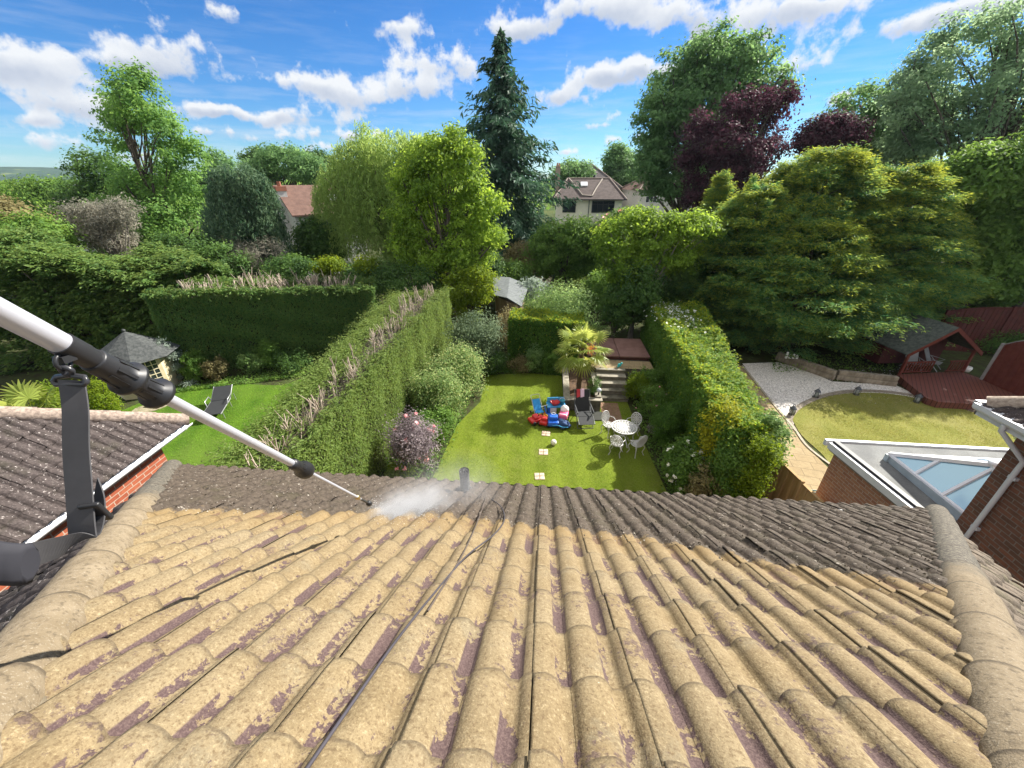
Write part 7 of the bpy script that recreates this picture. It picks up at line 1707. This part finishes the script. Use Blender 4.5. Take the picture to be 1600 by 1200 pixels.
# trees round the centre
broad('tree', 'dense dark round-crowned tree in front of the cream house', gbase(890, 33), pl([(872, 378, 40, 34), (912, 374, 42, 32), (855, 398, 32, 30), (900, 408, 46, 30), (940, 395, 28, 32)], 33, 9), LEAF['mid'], BARK, 420, 62, .55, .13, r0=.22, nl=40, seed=121)
broad('cherry_tree', 'loose light-green tree with grey slanting trunk at the head of the right hedge', gbase(1018, 22.5), pl([(1000, 350, 42, 26), (960, 375, 34, 32), (1040, 360, 44, 24), (1085, 355, 34, 20), (1020, 400, 44, 34), (975, 425, 34, 30), (1055, 400, 34, 28), (1110, 365, 18, 12)], 22.5, 10), LEAF['bright'], BARK_PALE, 380, 52, .42, .10, r0=.15, nl=50, seed=122, shell=.4, tintb=-.1)
broad('shrubby_tree', 'small shrub tree with pinkish leaves in front of the cream house', gbase(975, 30), pl([(975, 345, 24, 16), (955, 350, 14, 12)], 30, 11), LEAF['mid'], BARK, 60, 45, .4, .11, r0=.1, seed=123, flowers=(LEAF['pink'], 16, .12, ''))
for k, (x, y, rx, ry, Y, m, lab) in enumerate([(985, 455, 40, 50, 21.8, 'dark', 'dark evergreen bush tree behind the deck beside the cherry trunk'), (1050, 455, 44, 46, 24, 'dark', 'dark conifer-like tree filling the gap behind the right hedge'), (1095, 420, 36, 50, 25.5, 'dark', 'very dark tree between the cherry tree and the golden conifers'), (940, 455, 30, 26, 25, 'mid', 'mid green shrub tree between the pale shrub and the cherry tree'), (815, 405, 24, 18, 36, 'brown', 'brown and gold shrub tree at the foot of the spruce by the sandy path'), (800, 425, 22, 16, 31, 'mid', 'green bush above the shed roof'), (760, 420, 20, 24, 29, 'dark', 'dark bush left of the shed roof'), (832, 455, 16, 14, 26, 'silver', 'pale silvery bush beside the sandy path')]):
    broad('shrubby_tree', lab, gbase(x, Y), pl([(x, y, rx, ry), (x - rx * .45, y + ry * .4, rx * .6, ry * .6), (x + rx * .45, y + ry * .3, rx * .6, ry * .6)], Y, 60 + k), LEAF[m], BARK, 190, 50, .25 + Y * .008, .05 + Y * .0022, r0=.12, seed=130 + k)
# tall tree, copper beech, golden conifers and the tall trees on the right
broad('tree', 'very tall broad green tree behind the copper beech', gbase(1075, 46), pl([(1110, 95, 60, 34), (1060, 130, 50, 40), (1160, 110, 58, 40), (1100, 165, 64, 50), (1030, 190, 42, 40), (1180, 160, 50, 50), (1050, 230, 56, 40), (1020, 255, 36, 26), (1120, 230, 60, 50), (1110, 68, 28, 12), (1036, 285, 30, 22)], 46, 12), LEAF['tall'], BARK, 640, 66, .9, .19, r0=.5, nl=90, seed=140, shell=.36, fork=(.3, .9))
broad('copper_beech', 'dark purple copper beech in front of the very tall green tree', gbase(1150, 36), pl([(1160, 175, 40, 34), (1100, 200, 36, 26), (1205, 165, 30, 30), (1080, 250, 26, 36), (1140, 250, 58, 46), (1195, 235, 42, 38), (1110, 300, 46, 30), (1238, 150, 18, 20)], 36, 13), LEAF['copper'], BARK, 330, 52, .62, .14, r0=.34, nl=70, seed=141, shell=.55)
broad('copper_beech', 'smaller purple-leaved tree right of the copper beech', gbase(1305, 38), pl([(1300, 205, 32, 22), (1325, 210, 22, 18), (1275, 215, 26, 26)], 38, 14), LEAF['copper'], BARK, 130, 50, .7, .15, r0=.2, seed=142)
for k, (x, Y, m, ls, lab) in enumerate([(1345, 42, 'tall', [(1345, 175, 48, 40), (1310, 215, 40, 40), (1385, 205, 44, 46), (1350, 250, 60, 50)], 'mid green tree between the copper beech and the tall trees at the right'), (1010, 82, 'tall', [(968, 255, 22, 26), (978, 282, 22, 22), (990, 268, 16, 18)], 'small round green tree right of the pointed house roof'), (440, 58, 'tall', [(440, 255, 44, 24), (405, 268, 26, 20), (480, 262, 30, 20)], 'pale green tree behind the white gabled house'), (400, 66, 'dark', [(405, 255, 26, 18), (500, 262, 30, 22)], 'dark tree behind the pale tree over the white gabled house'), (348, 50, 'tall', [(345, 270, 24, 28), (335, 300, 30, 30)], 'light green tree between the ash and the weeping conifer'), (480, 30, 'dark', [(492, 368, 24, 22), (508, 392, 24, 20), (475, 400, 22, 14)], 'dark twiggy bush tree below the white gabled house'), (895, 72, 'tall', [(900, 268, 22, 14), (885, 275, 20, 14)], 'pale distant tree left of the pointed house roof')]):
    broad('tree', lab, gbase(x if k != 1 else 968, Y), pl(ls, Y, 80 + k), LEAF[m], BARK, 80 * len(ls), 55, .35 + Y * .009, .07 + Y * .0024, r0=.1 + Y * .004, seed=150 + k)
# golden conifers
def golden(label, px_, ytop, ybot, Y, halfw, seed, n=3000):
    b = gbase(px_, Y); H_ = at(px_, ytop, Y)[2]; k = mpp(at(px_, (ytop + ybot) / 2, Y)); R_ = halfw * k; t = thing('golden_conifer', label, 'tree', b, group='golden conifers behind the right garden'); L = Leaves(seed); rng = L.rng
    nb = int(n / 16); u = rng.random(nb) ** .9; zz = .04 + .93 * u; a = rng.uniform(0, 6.28, nb)
    prof_ = np.where(zz < .45, .80 + .2 * zz / .45, np.clip(1 - (zz - .45) / .55, 0, 1) ** .7) * R_
    reach = prof_ * np.clip(rng.normal(.92, .16, nb), .55, 1.3); slope = np.clip(.15 + .55 * zz + rng.normal(0, .12, nb), -.05, 1.1)
    mb = MB(); mb.tube([(0, 0, -.1), (0, 0, H_ * .95)], [.24, .03], 8); bt = np.clip(rng.normal(.42, .22, nb), 0, 1)
    for i in range(nb):      # every limb is a flat plume of sprays sweeping out and up, its end drooping
        d = np.array([math.cos(a[i]), math.sin(a[i]), 0]); sd = np.array([-d[1], d[0], 0]); ln = max(reach[i], .3); z1 = H_ * zz[i]; z0 = max(.15, z1 - slope[i] * ln * .8)
        if i % 4 == 0: mb.tube([(0, 0, z0), d * ln * .5 + [0, 0, z0 + slope[i] * ln * .45], d * ln * .9 + [0, 0, z1 - .05]], [.045, .03, .01], 4, caps=False)
        m = 30; uu = rng.uniform(.42, 1.0, m) ** .7; wd = ln * .30 * (1.15 - uu * .75) + .12
        so = rng.uniform(-1, 1, m) * wd
        Rt = d * (ln * uu)[:, None] + sd * so[:, None]; Rt[:, 2] = z0 + (z1 - z0) * np.sin(uu * 1.75) + rng.normal(0, .06, m) - .12 * np.abs(so)
        D = d + sd * (so / wd * .7)[:, None] + rng.normal(size=(m, 3)) * .22 + [0, 0, .32]
        fronds(L, Rt, D, np.clip(R_ * .17, .35, .75) * rng.uniform(.6, 1.4, m), .12, 6, .24, .22, .34, np.clip(bt[i] + rng.normal(0, .16, m), 0, 1), (.35 + .75 * zz[i]) * rng.uniform(.4, 1.2))
    for sp in range(9):      # upright side leaders give the crown its ragged outline
        aa = rng.uniform(0, 6.28); qq = rng.uniform(.12, .6) * R_; zz_ = H_ * (.45 + .55 * (1 - (qq / R_) ** 1.35)) * rng.uniform(.93, 1.0); m = 36; hh_ = rng.uniform(1.0, 2.0); u_ = rng.random(m); a2 = rng.uniform(0, 6.28, m); rr_ = (1 - u_) * .55 + .04
        P = np.column_stack([math.cos(aa) * qq + np.cos(a2) * rr_ * .5, math.sin(aa) * qq + np.sin(a2) * rr_ * .5, zz_ - .8 + u_ * hh_]); fronds(L, P, np.column_stack([np.cos(a2), np.sin(a2), .5 + u_]), .3 + .35 * (1 - u_), .10, 5, .26, .15, .32, .5, .8)
    m = 46; a = rng.uniform(0, 6.28, m); q = rng.random(m) ** .5 * R_ * .16; P = np.column_stack([np.cos(a) * q, np.sin(a) * q, H_ * (.95 - .10 * q / (R_ * .16))]); fronds(L, P, np.column_stack([np.cos(a) * .3, np.sin(a) * .3, np.ones(m)]), .75, .10, 5, .36, .0, .25, .5, .9)
    L.build('crown', LEAF['gold'], t); mb.build('trunk', BARK, t); return t
golden('golden-tipped conifer, tallest of the group, in the middle of the right garden trees', 1285, 228, 540, 24.5, 125, 160, 5200)
golden('golden-tipped conifer at the right of the group above the red summerhouse', 1405, 250, 520, 24.2, 118, 161, 4600)
golden('golden-tipped conifer at the left of the group with a shaded lower face', 1190, 285, 540, 23.6, 92, 162, 3600)
golden('slim pointed conifer at the far left of the golden group', 1128, 268, 500, 26.5, 34, 163, 1300)
golden('golden-tipped conifer at the front of the group leaning over the sleeper walls', 1300, 335, 560, 22.4, 125, 164, 4200)
golden('golden-tipped conifer in the middle of the group between the two tallest crowns', 1345, 262, 540, 25.2, 100, 166, 3800)
golden('golden-tipped conifer left of the tallest crown in the golden group', 1235, 255, 540, 25.2, 95, 167, 3600)
golden('bushy golden-tipped conifer at the far right of the group beside the maroon fence', 1470, 318, 500, 25.5, 80, 165, 2800)
# big airy trees at the right edge
broad('tall_tree', 'huge airy green tree at the right edge reaching the top of the frame', gbase(1560, 34), pl([(1540, 40, 60, 36), (1590, 70, 60, 44), (1480, 110, 58, 40), (1560, 140, 70, 40), (1440, 165, 44, 30), (1500, 195, 62, 40), (1590, 200, 60, 44), (1640, 130, 60, 70), (1450, 240, 50, 34), (1540, 260, 66, 40), (1610, 0, 50, 34)], 34, 15), LEAF['airy'], BARK, 470, 46, .62, .13, r0=.4, nl=110, seed=170, shell=.6, fork=(.25, .9), tintb=.1)
broad('tall_tree', 'second airy tree left of the huge tree at the right edge, with visible dark stems', gbase(1440, 37), pl([(1430, 120, 40, 34), (1405, 170, 36, 34), (1460, 170, 40, 40), (1420, 225, 46, 40), (1480, 60, 34, 30)], 37, 16), LEAF['airy'], BARK, 220, 46, .65, .14, r0=.3, nl=80, seed=171, shell=.6, fork=(.2, .9))
for k, (x, Y, m, ls, lab) in enumerate([(1560, 29, 'airy', [(1550, 320, 50, 46), (1590, 360, 50, 50), (1610, 290, 40, 40), (1530, 300, 34, 34)], 'dense dark green tree at the right edge under the huge airy tree'), (1575, 27, 'dark', [(1560, 420, 50, 44), (1600, 430, 50, 50), (1520, 430, 34, 34), (1640, 400, 50, 60)], 'dark bushy tree behind the maroon fence at the right edge'), (1700, 26, 'mid', [(1690, 330, 60, 80), (1720, 250, 60, 80), (1680, 200, 50, 60), (1660, 270, 40, 60)], 'leafy tree just beyond the right edge of the frame'), (1500, 30, 'dark', [(1480, 455, 40, 30), (1530, 460, 44, 30), (1450, 440, 30, 24)], 'low dark trees closing the gap above the maroon fence'), (1550, 25.5, 'mid', [(1545, 430, 40, 36), (1610, 420, 44, 44), (1540, 340, 44, 50), (1525, 275, 40, 40), (1580, 320, 40, 50), (1570, 265, 36, 36)], 'green tree hanging over the maroon fence at the right edge')]):
    broad('tree', lab, gbase(x, Y), pl(ls, Y, 90 + k), LEAF[m], BARK, 110 * len(ls), 55, .6, .14, r0=.25, seed=175 + k)
# more plants in the left garden behind the cross hedge
broad('shrubby_tree', 'yellow-green shrub tree behind the cut-trunk hedge', gbase(515, 27), pl([(512, 412, 18, 8), (505, 418, 26, 9), (575, 415, 20, 12)], 24, 18), LEAF['lime'], BARK, 90, 45, .4, .09, r0=.08, seed=180)
broad('shrubby_tree', 'dark green shrub tree behind the right end of the cut-trunk hedge', gbase(600, 25), pl([(600, 425, 34, 16), (560, 430, 30, 14), (440, 418, 34, 12), (330, 425, 40, 14)], 24.5, 19), LEAF['cypress'], BARK, 240, 45, .45, .1, r0=.1, seed=181)
broad('shrub_mass', 'dark shady shrubs under the weeping conifer', gbase(330, 22.5), pl([(330, 410, 50, 30), (290, 400, 40, 34), (450, 420, 36, 20)], 22.5, 20), LEAF['dark'], BARK, 240, 50, .45, .1, r0=.12, seed=182)
# far woods and hills
Lf = Leaves(300); rg = Lf.rng; n = 30000
az = rg.uniform(-1.15, 1.15, n); dist = rg.uniform(85, 420, n) ; keep = np.ones(n, bool)
hh = (5.5 + 2.5 * np.sin(az * 17 + dist * .02) + 1.5 * np.sin(az * 43)); P = np.column_stack([np.sin(az) * dist, np.cos(az) * dist, rg.random(n) ** .6 * hh])
Lf.add(P, rg.normal(size=(n, 3)) + [0, -.6, .8], dist * .0055 * rg.uniform(.6, 1.4, n), np.clip(.45 + .3 * np.sin(az * 60 + dist * .05) + rg.normal(0, .15, n), 0, 1), None, .7)
tag(Lf.build('far_wood', LEAF['mid']), 'distant mass of mixed green trees along the horizon', 'woodland', kind='stuff')
def hill(name, az0, az1, dist, hmax, seed, m):
    V = []; F_ = []; nx_, ny_ = 60, 14
    for j in range(ny_):
        for i in range(nx_):
            a = az0 + (az1 - az0) * i / (nx_ - 1); d = dist + 900 * j / (ny_ - 1); z = hmax * math.sin(math.pi * min(1, j / (ny_ - 1) * .9)) ** 1 * (math.sin(math.pi * i / (nx_ - 1)) ** .6) * (1 + .25 * mnoise.noise(Vector((a * 9, j * .2, seed))) + .06 * mnoise.noise(Vector((a * 90, j, seed)))); V.append((math.sin(a) * d, math.cos(a) * d, z - 2))
    for j in range(ny_ - 1):
        for i in range(nx_ - 1): F_.append((j * nx_ + i, j * nx_ + i + 1, (j + 1) * nx_ + i + 1, (j + 1) * nx_ + i))
    mb = MB(); mb.add(V, F_, True); return struct(name, mb, m)
gh_ = G('wooded_hill'); nh = gh_.noise(gh_.pos(), .006, 6, .6); nh2 = gh_.noise(gh_.pos(), .05, 4, .7)
hcol = gh_.mix(gh_.step(nh, .62, .68), gh_.mix(gh_.step(nh2, .4, .6), (.02, .045, .03), (.035, .07, .04)), (.13, .16, .06)); M_HILL = gh_.done(hcol, 1.0, 0, .05)
hill('hill', -1.35, -.3, 1500, 40, 1, M_HILL); hill('hill', -.5, 1.4, 1900, 26, 5, M_HILL)

# ------------------------------------------------------------------ air
hz = MB(); hz.box((0, 1200, 14), (7400, 2700, 54))
hzm = bpy.data.materials.new('air'); hzm.use_nodes = True; nt = hzm.node_tree; nt.nodes.clear(); ho = nt.nodes.new('ShaderNodeOutputMaterial'); hv = nt.nodes.new('ShaderNodeVolumePrincipled'); nt.links.new(hv.outputs[0], ho.inputs['Volume'])
hv.inputs['Color'].default_value = (.72, .84, 1, 1); hv.inputs['Density'].default_value = .00011; hv.inputs['Anisotropy'].default_value = 0.3
USE_HAZE = True
if USE_HAZE:
    ho_ = hz.build('haze', hzm); ho_['kind'] = 'stuff'
